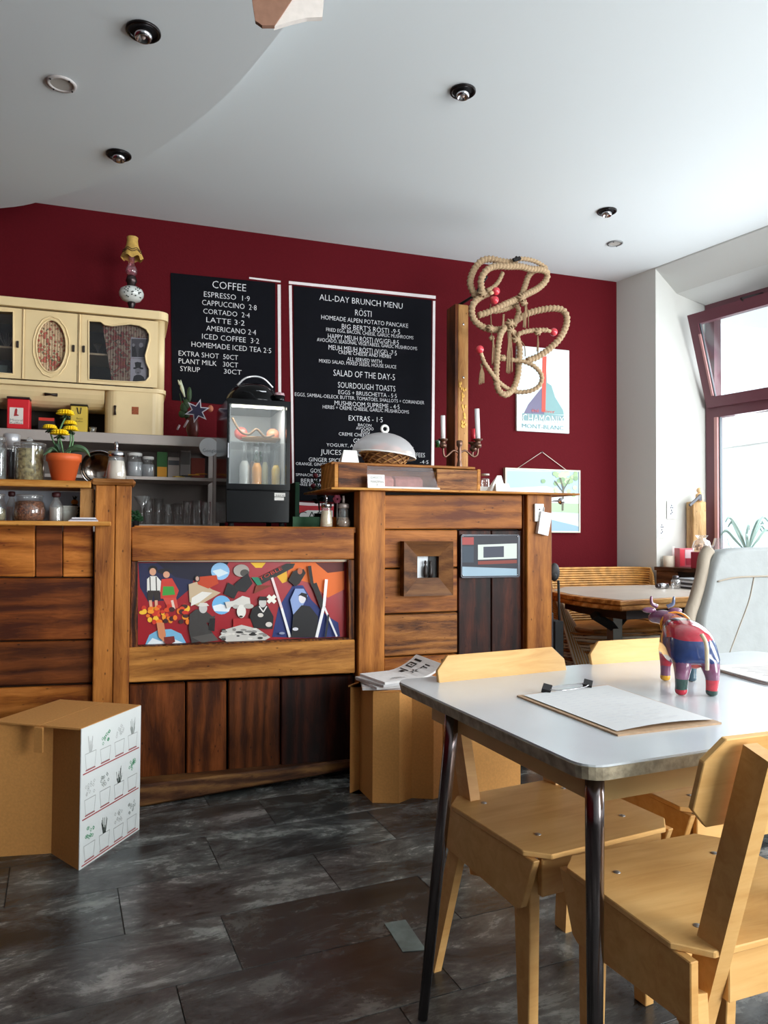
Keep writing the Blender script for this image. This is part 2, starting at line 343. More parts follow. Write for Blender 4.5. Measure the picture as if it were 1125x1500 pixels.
# ceiling, with the lower curved panel over the left of the room
ceil = struct('ceiling', bx(NB(), -3.6, 6.2, -2.9, 5.2, HC, HC + .1), PLASTER)
ZD = 2.85
cp = [(0, 305), (70, 292), (150, 265), (232, 218), (300, 168), (350, 120), (400, 60), (430, 20), (445, 0)]
pts = [at(x, y, Z=ZD) for x, y in cp]
pts = [Vector((-1.25, 4.59, ZD))] + pts + [Vector((.54, 1.9, ZD)), Vector((.50, 1.3, ZD)), Vector((.3, .5, ZD)), Vector((-.2, -.4, ZD)), Vector((-1.2, -1.2, ZD))]
sp = smooth_path(pts, 5); poly = [(p.x, min(p.y, 4.595)) for p in sp] + [(-3.44, -1.6), (-3.44, 4.595)]
o = obj('dropped_panel', prism(NB(), poly, 'z', ZD, HC - .001), PLASTER, ceil)
# ------------------------------------------------------------------ window (oxblood frame, top sash tilted in)
FR = flat('643842', .4, name='oxblood_paint', spec=.5); PINKE = flat('b98886', .5, name='pale_pink_edge')  # paler pink for thin strips along the inner frame edges
win = struct('window_1', wbox(NB(), s_b - .02, s_b + .05, DW - .005, DW + .07, .9, 2.79), FR)
def wpart(name, s0, s1, d0, d1, z0, z1, mat): return obj(name, wbox(NB(), s0, s1, d0, d1, z0, z1), mat, win)
WE = s_d + .02
wpart('window_frame', s_b + .05, WE, DW - .005, DW + .07, 2.70, 2.79, FR)
wpart('window_frame', s_b + .05, WE, DW - .005, DW + .07, 1.965, 2.035, FR)
wpart('window_frame', s_b + .05, WE, DW - .005, DW + .07, .9, .96, FR)
wpart('window_frame', WE, WE + .07, DW - .005, DW + .07, .9, 2.79, FR)
wpart('window_frame', 1.62, 1.70, DW - .005, DW + .07, .96, 1.965, FR)
wpart('inner_edge', s_b + .05, s_b + .075, DW - .012, DW + .05, .96, 1.965, PINKE)
wpart('rubber_seal', s_b + .077, s_b + .085, DW + .005, DW + .03, .96, 1.965, flat('5a6066', .6))
pane = clear_glass('window_glass', (252, 255, 255), .06, .02)
wpart('pane', s_b + .075, 1.62, DW + .02, DW + .026, .96, 1.965, pane)
wpart('pane', 1.70, WE, DW + .02, DW + .026, .96, 1.965, pane)
# tilted sash
tilt = .205; zb, zt = 2.035, 2.665
def T3(s, v, out=0):  # v 0..1 up the sash
    return L3(s, DW - .03 - tilt * v + out, zb + (zt - zb) * v)
def sash(name, s0, s1, v0, v1, mat, th=.045, off=0):
    A = [T3(s0, v0, off), T3(s1, v0, off), T3(s1, v1, off), T3(s0, v1, off)]; B = [T3(s0, v0, off + th), T3(s1, v0, off + th), T3(s1, v1, off + th), T3(s0, v1, off + th)]
    return obj(name, hexa(NB(), A, B), mat, win)
s0_ = s_b + .005
sash('sash_frame', s0_, s0_ + .07, 0, 1, FR); sash('sash_frame', s0_ + .07, WE - .02, 0, .11, FR); sash('sash_frame', s0_ + .07, WE - .02, .89, 1, FR); sash('sash_frame', WE - .09, WE - .02, .11, .89, FR)
sash('inner_edge', s0_ + .058, s0_ + .072, .12, .78, PINKE, .02, -.003)
sash('pane', s0_ + .07, WE - .09, .11, .89, pane, .006, .02)
sash('sash_seal', s0_ + .072, s0_ + .080, .11, .89, flat('50565c', .6), .012, .01)
b = NB(); bar(b, T3(.9, 1.0), L3(.9, DW, 2.74), .03, .012); obj('tilt_arm', b, DSTEEL, win)
b = NB(); wbox(b, 3.5, 3.58, .2, .27, .6, 2.75); wbox(b, 5.52, 5.6, .2, .27, .6, 2.75); wbox(b, 3.58, 5.52, .2, .27, .6, .68); wbox(b, 3.58, 5.52, .2, .27, 2.67, 2.75)
w2 = struct('window_2', b, FR); obj('pane', wbox(NB(), 3.58, 5.52, .23, .236, .68, 2.67), pane, w2)
b = NB(); bx(b, 2.15, 2.23, -2.86, -2.79, .5, 2.7); bx(b, 4.37, 4.45, -2.86, -2.79, .5, 2.7); bx(b, 2.23, 4.37, -2.86, -2.79, .5, .58); bx(b, 2.23, 4.37, -2.86, -2.79, 2.62, 2.7)
w3 = struct('window_3', b, FR); obj('pane', bx(NB(), 2.23, 4.37, -2.83, -2.824, .58, 2.62), pane, w3)
# building across the street
sf = thing('street_building', 'pale rendered building across the street seen through the bay window', 'building', (16, 4, 0))
PALE = flat('dedcd8', .8, name='pale_render')
obj('facade', bx(NB(), 13, 13.5, -8, 22, -.5, 12), PALE, sf)
for i in range(7):
    for j in range(3):
        y0 = -4 + i * 3.2
        if j == 0: fr = obj('shop_window', bx(NB(), 12.93, 13.0, y0, y0 + 2.2, .6, 2.7), flat('b8c8d0', .3), sf)
        else: fr = obj('window', bx(NB(), 12.93, 13.0, y0 + .4, y0 + 1.6, 1.2 + j * 3.0, 3.0 + j * 3.0), flat('c4ccd0', .3), sf)
obj('ledge', bx(NB(), 12.8, 13, -8, 22, 3.1, 3.3), flat('b8b4b0', .8), sf)
struct('trim_2', bx(NB(), 4.5, 13, -8, 22, -.5, -.35), flat('a8a8a6', .9, name='pavement'))
# ------------------------------------------------------------------ ceiling spots
def spot(px, py, Z, r, label, big=True, tw=0):
    p = at(px, py, Z=Z); t = thing('recessed_spotlight', label, 'spotlight', (p.x, p.y, Z), 'recessed ceiling spotlights')
    lo = lambda *a, **k: a
    b = lathe(NB(), [(r * .78, -.001), (r, -.001), (r, -.007), (r * .94, -.010), (r * .80, -.008), (r * .78, -.001)], seg=28, cap=False); obj('trim_ring', b, flat('1c1818', .25, .6), t, local=True)
    b = lathe(NB(), [(r * .79, -.002), (.0001, -.002)], seg=28, cap=False); obj('recess', b, MATTBLACK, t, local=True)
    b = lathe(NB(), [(r * .5, -.003), (r * .52, -.014), (r * .46, -.03), (r * .40, -.03), (r * .30, -.012), (.0001, -.008)], seg=24, cap=False)
    bmesh.ops.rotate(b, verts=b.verts, cent=(0, 0, 0), matrix=Matrix.Rotation(tw, 3, 'X')); o = obj('reflector_lamp', b, CHROME, t, local=True)
    b = NB(); ball(b, (0, 0, -.018), r * .17, r * .17, .012); obj('bulb', b, flat('b8a8a0', .2, .3), t, local=True)
spot(210, 45, ZD, .058, 'large black-ringed spotlight in the lowered ceiling, nearest the upper left corner')
spot(174, 226, ZD, .055, 'black-ringed spotlight near the curved edge of the lowered ceiling')
spot(678, 133, HC, .055, 'dark ringed spotlight alone in the middle of the main ceiling')
spot(889, 309, HC, .056, 'dark ringed spotlight in the ceiling above the window end, beside a flat white disc')
def disc(px, py, Z, r, label, ringm):
    p = at(px, py, Z=Z); t = thing('ceiling_disc', label, 'ceiling fitting', (p.x, p.y, Z), 'flat round ceiling fittings')
    obj('rim', lathe(NB(), [(r * .72, -.002), (r * .75, -.008), (r, -.006), (r, -.001)], seg=28, cap=False), ringm, t, local=True)
    obj('cover', lathe(NB(), [(r * .73, -.004), (.0001, -.004)], seg=28, cap=False), flat('b5b0aa', .6), t, local=True)
    for k in range(4):
        a = .7 + k * math.pi / 2; b = NB(); ball(b, (r * .86 * math.cos(a), r * .86 * math.sin(a), -.008), .004, u=6, v=4); obj('screw', b, MATTBLACK, t, local=True)
disc(90, 122, ZD, .055, 'flat grey disc with four screws in the lowered ceiling at upper left', flat('c0bab8', .4))
disc(901, 356, HC, .05, 'flat pale disc in the ceiling close above the wall poster', flat('8a8c8c', .4))
# paper shade hanging into the top of the frame
p = at(420, -40, Y=1.5); t = thing('hanging_shade', 'brown and white paper shade hanging at the top edge of the picture', 'lamp', (p.x, 1.5, 2.19))
def pc(px, py, dy=0): q = at(px, py, Y=1.5 + dy); return q
o_ = [pc(362, -60), pc(370, 5), pc(374, 30), pc(384, 37), pc(400, 38), pc(425, 30), pc(450, 25), pc(473, 23), pc(475, 0), pc(478, -60)]
n_ = [q + Vector((.02, .09, 0)) for q in o_]
b = NB(); A = [b.verts.new(q) for q in o_[:4] + [pc(402, 37), pc(411, 24), pc(440, -20), pc(450, -60)]]; b.faces.new(A); r_ = bmesh.ops.extrude_face_region(b, geom=list(b.faces)); bmesh.ops.translate(b, verts=[v for v in r_['geom'] if isinstance(v, bmesh.types.BMVert)], vec=(.002, .01, 0)); obj('brown_panel', b, flat('8a6450', .8, var=.1), t)
b = NB(); A = [b.verts.new(q + Vector((0, .004, 0))) for q in [pc(450, -60), pc(440, -20), pc(411, 24), pc(402, 37), pc(425, 30), pc(450, 24), pc(473, 23), pc(475, 0), pc(478, -60)]]; b.faces.new(A); r_ = bmesh.ops.extrude_face_region(b, geom=list(b.faces)); bmesh.ops.translate(b, verts=[v for v in r_['geom'] if isinstance(v, bmesh.types.BMVert)], vec=(.002, .012, 0)); obj('white_panel', b, flat('d8cfc8', .8, var=.06), t)
q = at(420, -60, Y=1.52); obj('cord', tube(NB(), [(q.x, 1.53, q.z - .01), (q.x, 1.53, ZD + .0 if q.x < .4 else HC)], .003, 6), MATTBLACK, t)
# ================================================================== THE BAR
YF = 3.34; YB = 4.1
bar_l = thing('counter_section', 'left section of the plank-fronted bar, with two shelves of jars', 'counter', (-.75, 3.6, 0))
def X_(px, py, Y=YF): return at(px, py, Y=Y).x
def Z_(px, py, Y=YF): return at(px, py, Y=Y).z
obj('carcass', bx(NB(), -1.5, -.15, YF + .05, 3.85, 0, 1.14), flat('20100a', .8), bar_l)
for (pl, pr, mat) in [(((-280, 768), (51, 768), (51, 845), (-280, 842)), 0, OAK_X), (((52, 768), (91, 768), (91, 845), (52, 845)), 0, DARK_X), (((92, 768), (136, 768), (136, 845), (92, 845)), 0, OAK_X),
                      (((-280, 846), (136, 847), (136, 936), (-280, 944)), 0, DARK_X), (((-280, 947), (136, 938), (135, 1000), (-280, 1016)), 0, DARK_X), (((-280, 1019), (135, 1003), (135, 1085), (-280, 1110)), 0, OAK_X),
                      (((-280, 1113), (135, 1088), (135, 1192), (-280, 1248)), 0, DARK_X)]:
    quad('plank', pl, YF + .015 + random.uniform(0, .006), .03, mat, bar_l)
# post
zt = Z_(165, 711)
xa, xb = X_(138, 850), X_(191, 850)
post = obj('post', bx(NB(), xa, X_(167, 850), YF - .02, YF + .12, 0, zt, .004), OAK_Z, bar_l)
obj('post', bx(NB(), X_(167.5, 850), xb, YF - .022, YF + .12, 0, zt, .004), OAK_Z, bar_l)
b = bx(NB(), X_(135, 705) - .005, X_(197, 705) + .005, YF - .045, YF + .16, zt, zt + .026, .011); obj('post_cap', b, wood('cap_wood', 'c08a50', '9a6230', '6e3c18', 'x'), bar_l)
ZS1 = Z_(60, 704) ; ZS2 = Z_(60, 763.5)
sh = bx(NB(), -1.5, X_(134, 712), YF - .05, YF + .28, ZS1 - .028, ZS1, .004); obj('shelf', sh, LIGHTW, bar_l, label='upper thick shelf board')
sh = bx(NB(), -1.5, X_(163, 766), YF - .10, YF + .32, ZS2 - .018, ZS2, .003); obj('shelf', sh, LIGHTW, bar_l, label='lower shelf board')
obj('upright', bx(NB(), X_(117, 735), X_(137, 735), YF + .02, YF + .25, ZS2, ZS1 - .028), LIGHTZ, bar_l)
obj('back_panel', bx(NB(), -1.5, X_(117, 735), YF + .29, YF + .31, ZS2, ZS1 - .03), flat('b4bcc8', .6), bar_l)
# middle
bar_m = thing('counter_section', 'low middle section of the bar holding the collage picture', 'counter', (.5, 3.7, 0))
xl, xr = xb + .012, X_(521, 800)
obj('carcass', bx(NB(), xl, xr, YF + .08, YB - .01, 0, 1.135), flat('1a0d08', .8), bar_m)
obj('worktop', bx(NB(), xl, xr, YF + .0, YB, 1.14, Z_(350, 771), .003), OAK_X, bar_m)
quad('rail', ((192, 772), (519, 773), (519, 819), (193, 822)), YF - .01, .04, OAK_X, bar_m)
quad('rail', ((188, 949), (520, 937), (520, 986), (188, 1000)), YF - .015, .05, wood('rail_wood', 'c08440', '9a642c', '6a3c18', 'x'), bar_m)
for a, c, m in [(188, 271, DARK_Z), (273.5, 331.5, DARK_Z), (335, 410, DARK_Z), (412, 520, BLACKW)]:
    y0 = 1003 - (a - 188) * .042; y1 = 1003 - (c - 188) * .042; z0 = 1152 - (a - 188) * .115; z1 = 1152 - (c - 188) * .115
    quad('plank', ((a, y0), (c, y1), (c, z1), (a, z0)), YF + .02 + random.uniform(0, .008), .03, m, bar_m, .005)
# rough kickboard, set slightly askew
kl, kr = at(194, 1185, Z=0), at(521, 1126.5, Y=3.352)
kt, krt = at(194, 1152, Y=kl.y + .004), at(521, 1112, Y=3.352)
b = hexa(NB(), [(kl.x, kl.y, .0), (kr.x, kr.y, kr.z), (kr.x, kr.y + .04, kr.z), (kl.x, kl.y + .12, 0)], [(kl.x, kl.y + .004, kt.z), (kr.x, kr.y, krt.z), (kr.x, kr.y + .04, krt.z), (kl.x, kl.y + .12, kt.z)])
bmesh.ops.bevel(b, geom=b.edges[:], offset=.008, segments=1, affect='EDGES'); obj('kickboard', b, WEATHER, bar_m)
# burnt inner frame around the collage
burnt = wood('scorched_wood', '9a5a26', '4a220f', '180a05', 'z', scale=3)
quad('picture_frame', ((192, 822), (202, 822), (202, 950), (190, 950)), YF + .0, .044, burnt, bar_m, .002)
quad('picture_frame', ((510, 820), (519, 820), (519, 940), (511, 938)), YF + .0, .044, burnt, bar_m, .002)
quad('picture_frame', ((201, 946.5), (511, 934.5), (511, 940), (201, 951)), YF + .0, .044, burnt, bar_m, .002)
quad('picture_frame', ((202, 819.5), (511, 819.5), (511, 823), (202, 823)), YF + .02, .024, flat('c8b8a0', .6), bar_m, .001)
# tall unit
bar_r = thing('counter_section', 'tall right section of the bar below the long top board', 'counter', (1.55, 3.6, 0))
ZB = Z_(650, 722); xe = X_(804, 850)
obj('carcass', bx(NB(), X_(524, 850) + .01, xe - .005, YF + .05, 3.82, 0, ZB - .001), flat('1a0d08', .8), bar_r)
obj('post', bx(NB(), X_(523, 850), X_(561, 850), YF - .03, YF + .06, 0, ZB, .004), OAK_Z, bar_r)
quad('rail', ((562.5, 725.5), (765, 725), (765, 774.5), (562.5, 775)), YF - .005, .05, OAK_X, bar_r)
for y0, y1, m in [(776, 832, OAK_X), (834, 899, OAK_X), (901, 962, WEATHER), (964, 1010, OAK_X), (1012, 1070, OAK_X), (1072, 1128, DARK_X)]:
    k = lambda x, y: y - (x - 562) * (y - 785) / 3300
    quad('plank', ((562.5, k(562, y0)), (670, k(670, y0)), (670, k(670, y1)), (562.5, k(562, y1))), YF + .005 + random.uniform(0, .006), .04, m if m != WEATHER else wood('knotty_wood', 'b07438', '8a5424', '3c1c0c', 'x', scale=1.6), bar_r)
for a, c in [(672, 719), (720.5, 766)]:
    k = lambda x, y: y - (x - 562) * (y - 785) / 3300
    quad('plank', ((a, 777), (c, 777), (c, k(c, 1118)), (a, k(a, 1118))), YF + .02, .03, BLACKW, bar_r, .003)
obj('post', bx(NB(), X_(768, 850), xe, YF - .03, YF + .06, 0, ZB, .004), OAK_Z, bar_r)
quad('plank', ((766.5, 725.5), (768.5, 725.5), (768.5, 1100), (766.5, 1100)), YF + .0, .05, DARK_Z, bar_r, 0)
for i in range(5): obj('side_plank', bx(NB(), xe - .002, xe + .02, YF + .065 + i * .137, YF + .198 + i * .137, 0, ZB - .001, .003), OAK_Z, bar_r)
# long top board
YT = 3.26
xT0, xT1 = at(486, 720, Y=YT).x, at(850, 722, Y=YT).x; ZT = at(650, 717.5, Y=YT).z
b = prism(NB(), [(xT0, YT + .01), (xT0 + .2, YT - .01), (xT1, YT), (xT1, 3.84), (xT0, 3.84)], 'z', ZB, ZT, .003)
topb = tag(obj('bar_top', b, LIGHTW), 'long pale wooden board along the top of the tall bar section', 'bar top')
# ------------------------------------------------------------------ wall boards
YW = WY
def board(label, corners, name='chalkboard'):
    p = [at(x, y, Y=YW) for x, y in corners]; lo = min(q.z for q in p); c = sum((q.x for q in p)) / 4
    t = thing(name, label, 'chalkboard', (c, YW, lo), 'chalk menus on the red wall')
    obj('board', prism(NB(), [(q.x, q.z) for q in p], 'y', YW - .006, YW - .0005), flat('0b0c13', .8, name='chalkboard_black', var=.1, bscale=8, spec=.12), t); return t
cb1 = board('left-hand black chalkboard listing coffee prices', ((250, 400), (403, 415), (403, 600), (252, 586)))
cb2 = board('right-hand tall black chalkboard with the all-day brunch menu', ((430, 419), (632, 440), (630, 742), (432, 733)))
def c3(s, x0, yb, x1, h): ptext(s, 240 + x0 / 5.625, 390 + yb / 5.625, 240 + x1 / 5.625, h / 5.625, YW - .0075, CHALK, cb1)
for a in [('COFFEE', 400, 178, 678, 62), ('ESPRESSO  1·9', 330, 250, 708, 45), ('CAPPUCCINO  2·8', 315, 318, 765, 45), ('CORTADO  2·4', 325, 388, 708, 42), ('LATTE 3·2', 350, 460, 665, 44), ('AMERICANO 2·4', 350, 530, 760, 44),
          ('ICED COFFEE  3·2', 315, 597, 785, 44), ('HOMEMADE ICED TEA 2·5', 228, 662, 885, 44), ('EXTRA SHOT  50CT', 122, 735, 612, 42), ('PLANT MILK   30CT', 122, 798, 612, 42), ('SYRUP', 135, 862, 297, 42), ('30CT', 495, 884, 640, 40)]: c3(*a)
def c5(s, x0, yb, x1, h, oy=400): ptext(s, 420 + x0 / 4.891, oy + yb / 4.891, 420 + x1 / 4.891, h / 4.891, YW - .0075, CHALK, cb2)
for a in [('ALL-DAY BRUNCH MENU', 235, 192, 830, 44), ('RÖSTI', 490, 303, 607, 44), ('HOMEADE ALPEN POTATO PANCAKE', 248, 330, 870, 32), ("BIG BERT'S RÖSTI -9·5", 395, 398, 812, 36), ('FRIED EGG, BACON, CHEESE, GARLIC MUSHROOMS', 283, 416, 908, 26),
          ('HAPPY MEUH RÖSTI (VG/GF)-8·5', 295, 468, 803, 36), ('AVOCADO, SEASONAL VEGETABLES, GARLIC MUSHROOMS', 217, 488, 935, 26), ('MEUH MEUH RÖSTI (V/GF) -7·5', 300, 548, 788, 36), ('CREME CHEESE AND HERBS', 370, 578, 748, 26),
          ('ALL SERVED WITH', 433, 628, 680, 28), ('MIXED SALAD, MIXED SEEDS, HOUSE SAUCE', 232, 640, 785, 26), ('SALAD OF THE DAY-5', 335, 735, 775, 46), ('SOURDOUGH TOASTS', 367, 820, 778, 42), ('EGGS + BRUSCHETTA - 5·5', 370, 866, 788, 30),
          ('EGGS, SAMBAL-OELECK BUTTER, TOMATOES, SHALLOTS + CORIANDER', 58, 880, 985, 26), ('MUSHROOM SUPREME - 4·5', 343, 946, 808, 34), ('HERBS + CREME CHEESE, GARLIC MUSHROOMS', 258, 970, 876, 26), ('EXTRAS - 1·5', 444, 1056, 688, 38)]: c5(*a)
for a in [('BACON', 512, 167, 606, 20), ('AVOCADO', 497, 192, 622, 22), ('EGG', 535, 216, 595, 20), ('CREME CHEESE, NUTS', 373, 234, 690, 24), ('GRANOLA', 478, 288, 660, 34), ('YOGURT, APPLE, BERRIES, SEEDS, NUTS', 285, 312, 910, 24), ('JUICES', 243, 368, 390, 36), ('COFFEES', 860, 386, 990, 32),
          ('GINGER SPICE', 158, 420, 388, 30), ('-4·5', 955, 436, 1015, 26), ('ORANGE, GINGER, LIME', 66, 446, 362, 22), ('OAT MILK, SOY MILK,', 660, 460, 948, 22), ('GO!GO! GREEN', 170, 500, 400, 30), ('SPINACH, CUCUMBER', 66, 524, 350, 20), ('BERRY MERRY', 102, 572, 360, 30), ('THREE BERRYS, HONEY', 70, 594, 352, 20), ('MILK', 268, 608, 322, 16)]: c5(*a, oy=590)
TAPE = flat('e6dcdc', .7, name='white_tape')
def tape(c, par): p = [(at(x, y, Y=YW).x, at(x, y, Y=YW).z) for x, y in c]; obj('tape_strip', prism(NB(), p, 'y', YW - .003, YW - .0004), TAPE, par)
tape(((365, 406), (411, 411.5), (411, 414), (365, 408.5)), cb1); tape(((406.5, 417), (411, 417), (412, 610), (408, 610)), cb1)
tape(((423, 411.8), (638, 433.5), (638, 438), (423, 415.8)), cb2); tape(((423, 418), (427.2, 418), (431, 733), (428.5, 733)), cb2); tape(((634, 441), (637.5, 441), (635.5, 700), (631.5, 700)), cb2); tape(((430, 735), (560, 743), (560, 747), (430, 739.5)), cb2)
# red cafe sign below
p = px_rect(430, 741, 500, 790, YW - .02); t = thing('cafe_sign', 'red sign with white and black lettering low on the wall behind the shakers', 'sign', ((p[0] + p[1]) / 2, YW - .02, p[2]))
obj('panel', bx(NB(), p[0], p[1], YW - .02, YW - .001, p[2], p[3]), flat('c8202c', .5), t)
art(t, YW - .0215, 420, 590, 4.891, [('p', 'e8e6e2', [(70, 830), (100, 790), (150, 770), (330, 772), (330, 830)])]); ptext('CAFE', 437, 761, 482, 12, YW - .0225, MATTBLACK, t)
# poster and landscape picture
p = px_rect(757, 509.5, 834, 633, YW - .02)
t = thing('mountain_poster', 'white framed travel poster with a blue mountain and large lettering', 'poster', ((p[0] + p[1]) / 2, YW - .02, p[2]))
obj('panel', bx(NB(), p[0], p[1], YW - .02, YW - .001, p[2], p[3], .002), flat('dfe4e4', .5), t)
S7 = 4.6875; x7 = lambda s: [(a, b) for a, b in s]
art(t, YW - .0205, 620, 360, S7, [('p', 'cfe0e4', [(655, 700), (995, 725), (990, 1262), (655, 1248)]), ('p', '6f6a86', [(690, 1150), (720, 1090), (760, 1040), (800, 990), (830, 960), (850, 1130), (830, 1160)]),
    ('p', '7fa6a8', [(830, 1160), (838, 840), (860, 900), (905, 1040), (960, 1130), (965, 1160)]), ('p', 'e9eef0', [(838, 760), (860, 900), (880, 960), (850, 940)]), ('p', 'e05040', [(818, 760), (846, 760), (838, 1140), (812, 1140)]),
    ('p', '7fa0a4', [(680, 1150), (965, 1165), (965, 1200), (682, 1200)])])
ptext('été  hiver', 620 + 745 / S7, 360 + 1140 / S7, 620 + 905 / S7, 5.0, YW - .0245, flat('e05040', .6), t)
ptext('CHAMONIX', 620 + 682 / S7, 360 + 1208 / S7, 620 + 968 / S7, 12, YW - .025, flat('eef2f2', .6), t); ptext('MONT-BLANC', 620 + 680 / S7, 360 + 1250 / S7, 620 + 964 / S7, 6.5, YW - .025, flat('5f8a90', .6), t)
p = px_rect(740, 687, 850, 780, YW - .03)
t = thing('landscape_painting', 'framed pastel painting of a tree by a road, hung by string beyond the bar end', 'painting', ((p[0] + p[1]) / 2, YW - .02, p[2]))
obj('canvas', bx(NB(), p[0] + .008, p[1] - .008, YW - .025, YW - .002, p[2] + .008, p[3] - .008), flat('c2d4e4', .6), t)
b = NB(); bx(b, p[0], p[1], YW - .032, YW - .001, p[2], p[2] + .01); bx(b, p[0], p[1], YW - .032, YW - .001, p[3] - .01, p[3]); bx(b, p[0], p[0] + .01, YW - .032, YW - .001, p[2] + .01, p[3] - .01); bx(b, p[1] - .01, p[1], YW - .032, YW - .001, p[2] + .01, p[3] - .01)
obj('frame', b, flat('cfc8b4', .4), t)
sh = [('p', 'a9c3dc', [(742, 690), (848, 692), (848, 722), (742, 722)]), ('p', 'd8e2e6', [(742, 715), (800, 712), (848, 726), (848, 740), (742, 735)]), ('p', 'a8bfa0', [(742, 733), (848, 738), (848, 752), (742, 746)]), ('p', '8fb0cc', [(742, 746), (800, 748), (848, 772), (848, 778), (742, 777)]), ('p', 'cfd8dc', [(742, 744), (790, 745), (848, 764), (848, 771), (770, 752), (742, 750)])]
random.seed(3)
for i in range(36): sh.append(('e', random.choice(['9db88c', 'b4c8a0', '88a880', 'c2d2ae']), 828 + random.gauss(0, 9), 706 + random.gauss(0, 9), 3.4, 3.4))
sh += [('l', '6a6a58', 2.2, [(824, 748), (825, 715), (820, 700)]), ('l', '6a6a58', 1.2, [(825, 718), (834, 702)]), ('l', '6a6a58', 1.2, [(825, 722), (812, 704)])]
sh = [s if s[0] != 'e' else (s[0], s[1], min(843, s[2]), min(735, max(694, s[3])), s[4], s[5]) for s in sh]
art(t, YW - .0255, 0, 0, 1, sh, eps=.0001)
q1, q2, q3 = at(755, 688, Y=YW - .01), at(794, 662, Y=YW - .01), at(830, 689, Y=YW - .01); obj('string', tube(NB(), [q1, q2, q3], .0025, 5), flat('d8c8bc', .8), t)
b = NB(); ball(b, q2, .006); obj('nail', b, DSTEEL, t)
# ------------------------------------------------------------------ collage
YC = YF + .045; p = px_rect(201, 822, 511, 946, YC)
t = thing('collage_picture', 'wide red photo collage of dolls, skiers and a sheep set into the low bar front', 'picture', ((p[0] + p[1]) / 2, YC, p[2]))
pp = [(at(x, y, Y=YC).x, at(x, y, Y=YC).z) for x, y in ((201.5, 824), (511, 821), (511, 937), (200, 948.5))]
obj('backing', prism(NB(), pp, 'y', YC, YC + .012), flat('a01020', .35), t)
K = 'c8c4c0'; sh = [
 ('p', '1c2048', [(42, 82), (330, 80), (300, 200), (230, 260), (90, 270), (50, 200)]), ('p', '12102a', [(130, 80), (480, 78), (440, 150), (330, 170), (220, 150)]),
 ('p', 'e06a20', [(780, 78), (1040, 76), (1040, 210), (960, 250), (880, 180), (760, 150)]), ('p', 'f0c030', [(585, 80), (660, 80), (640, 105), (610, 105)]), ('p', 'e8b030', [(700, 130), (760, 105), (765, 170), (740, 180)]), ('p', '5a1810', [(900, 80), (1040, 78), (1040, 120), (960, 130)]),
 ('p', '203070', [(690, 440), (720, 300), (790, 190), (840, 190), (880, 260), (960, 340), (1010, 370), (1020, 438), (860, 445)]),
 ('e', '8fc0e8', 439, 122, 45, 42), ('p', 'd8e8f0', [(400, 120), (440, 110), (480, 130), (430, 150)]), ('e', '70b4e4', 445, 285, 46, 46), ('p', 'eef4f8', [(402, 290), (440, 280), (490, 295), (480, 318), (410, 315)]),
 ('p', '7ab8dc', [(75, 478), (95, 430), (140, 405), (200, 402), (250, 425), (275, 472)]), ('p', 'eef4f8', [(85, 475), (110, 445), (150, 460), (210, 448), (262, 470)]),
 # boy doll
 ('e', '141010', 112, 112, 22, 18), ('e', 'd8a080', 112, 124, 16, 18), ('p', 'e6e4de', [(84, 160), (100, 145), (130, 145), (152, 170), (148, 222), (84, 222)]), ('p', '2c2420', [(86, 215), (146, 215), (146, 262), (120, 262), (116, 232), (110, 262), (86, 262)]), ('l', '1c1814', 5, [(98, 148), (100, 215)]), ('l', '1c1814', 5, [(128, 148), (130, 215)]), ('l', 'e0a888', 14, [(100, 262), (104, 298)]), ('l', 'e0a888', 14, [(128, 262), (130, 298)]),
 # girl doll
 ('e', '1c1820', 172, 122, 36, 14), ('e', 'd8a080', 178, 138, 16, 16), ('p', 'c8382c', [(155, 160), (205, 155), (238, 215), (225, 250), (150, 255), (148, 220)]), ('p', '3c9a3c', [(162, 195), (212, 195), (220, 235), (158, 240)]), ('p', 'd04838', [(160, 250), (225, 250), (235, 300), (185, 300)]), ('l', 'e0c8b8', 12, [(205, 262), (215, 305)]),
 ]
random.seed(5)
for i in range(46): sh.append(('e', random.choice(['f07818', 'f89820', 'f8c030', 'e04818', '401818', 'd03018']), 165 + random.uniform(-108, 118), 325 + random.uniform(-36, 42), random.uniform(9, 17), random.uniform(8, 14)))
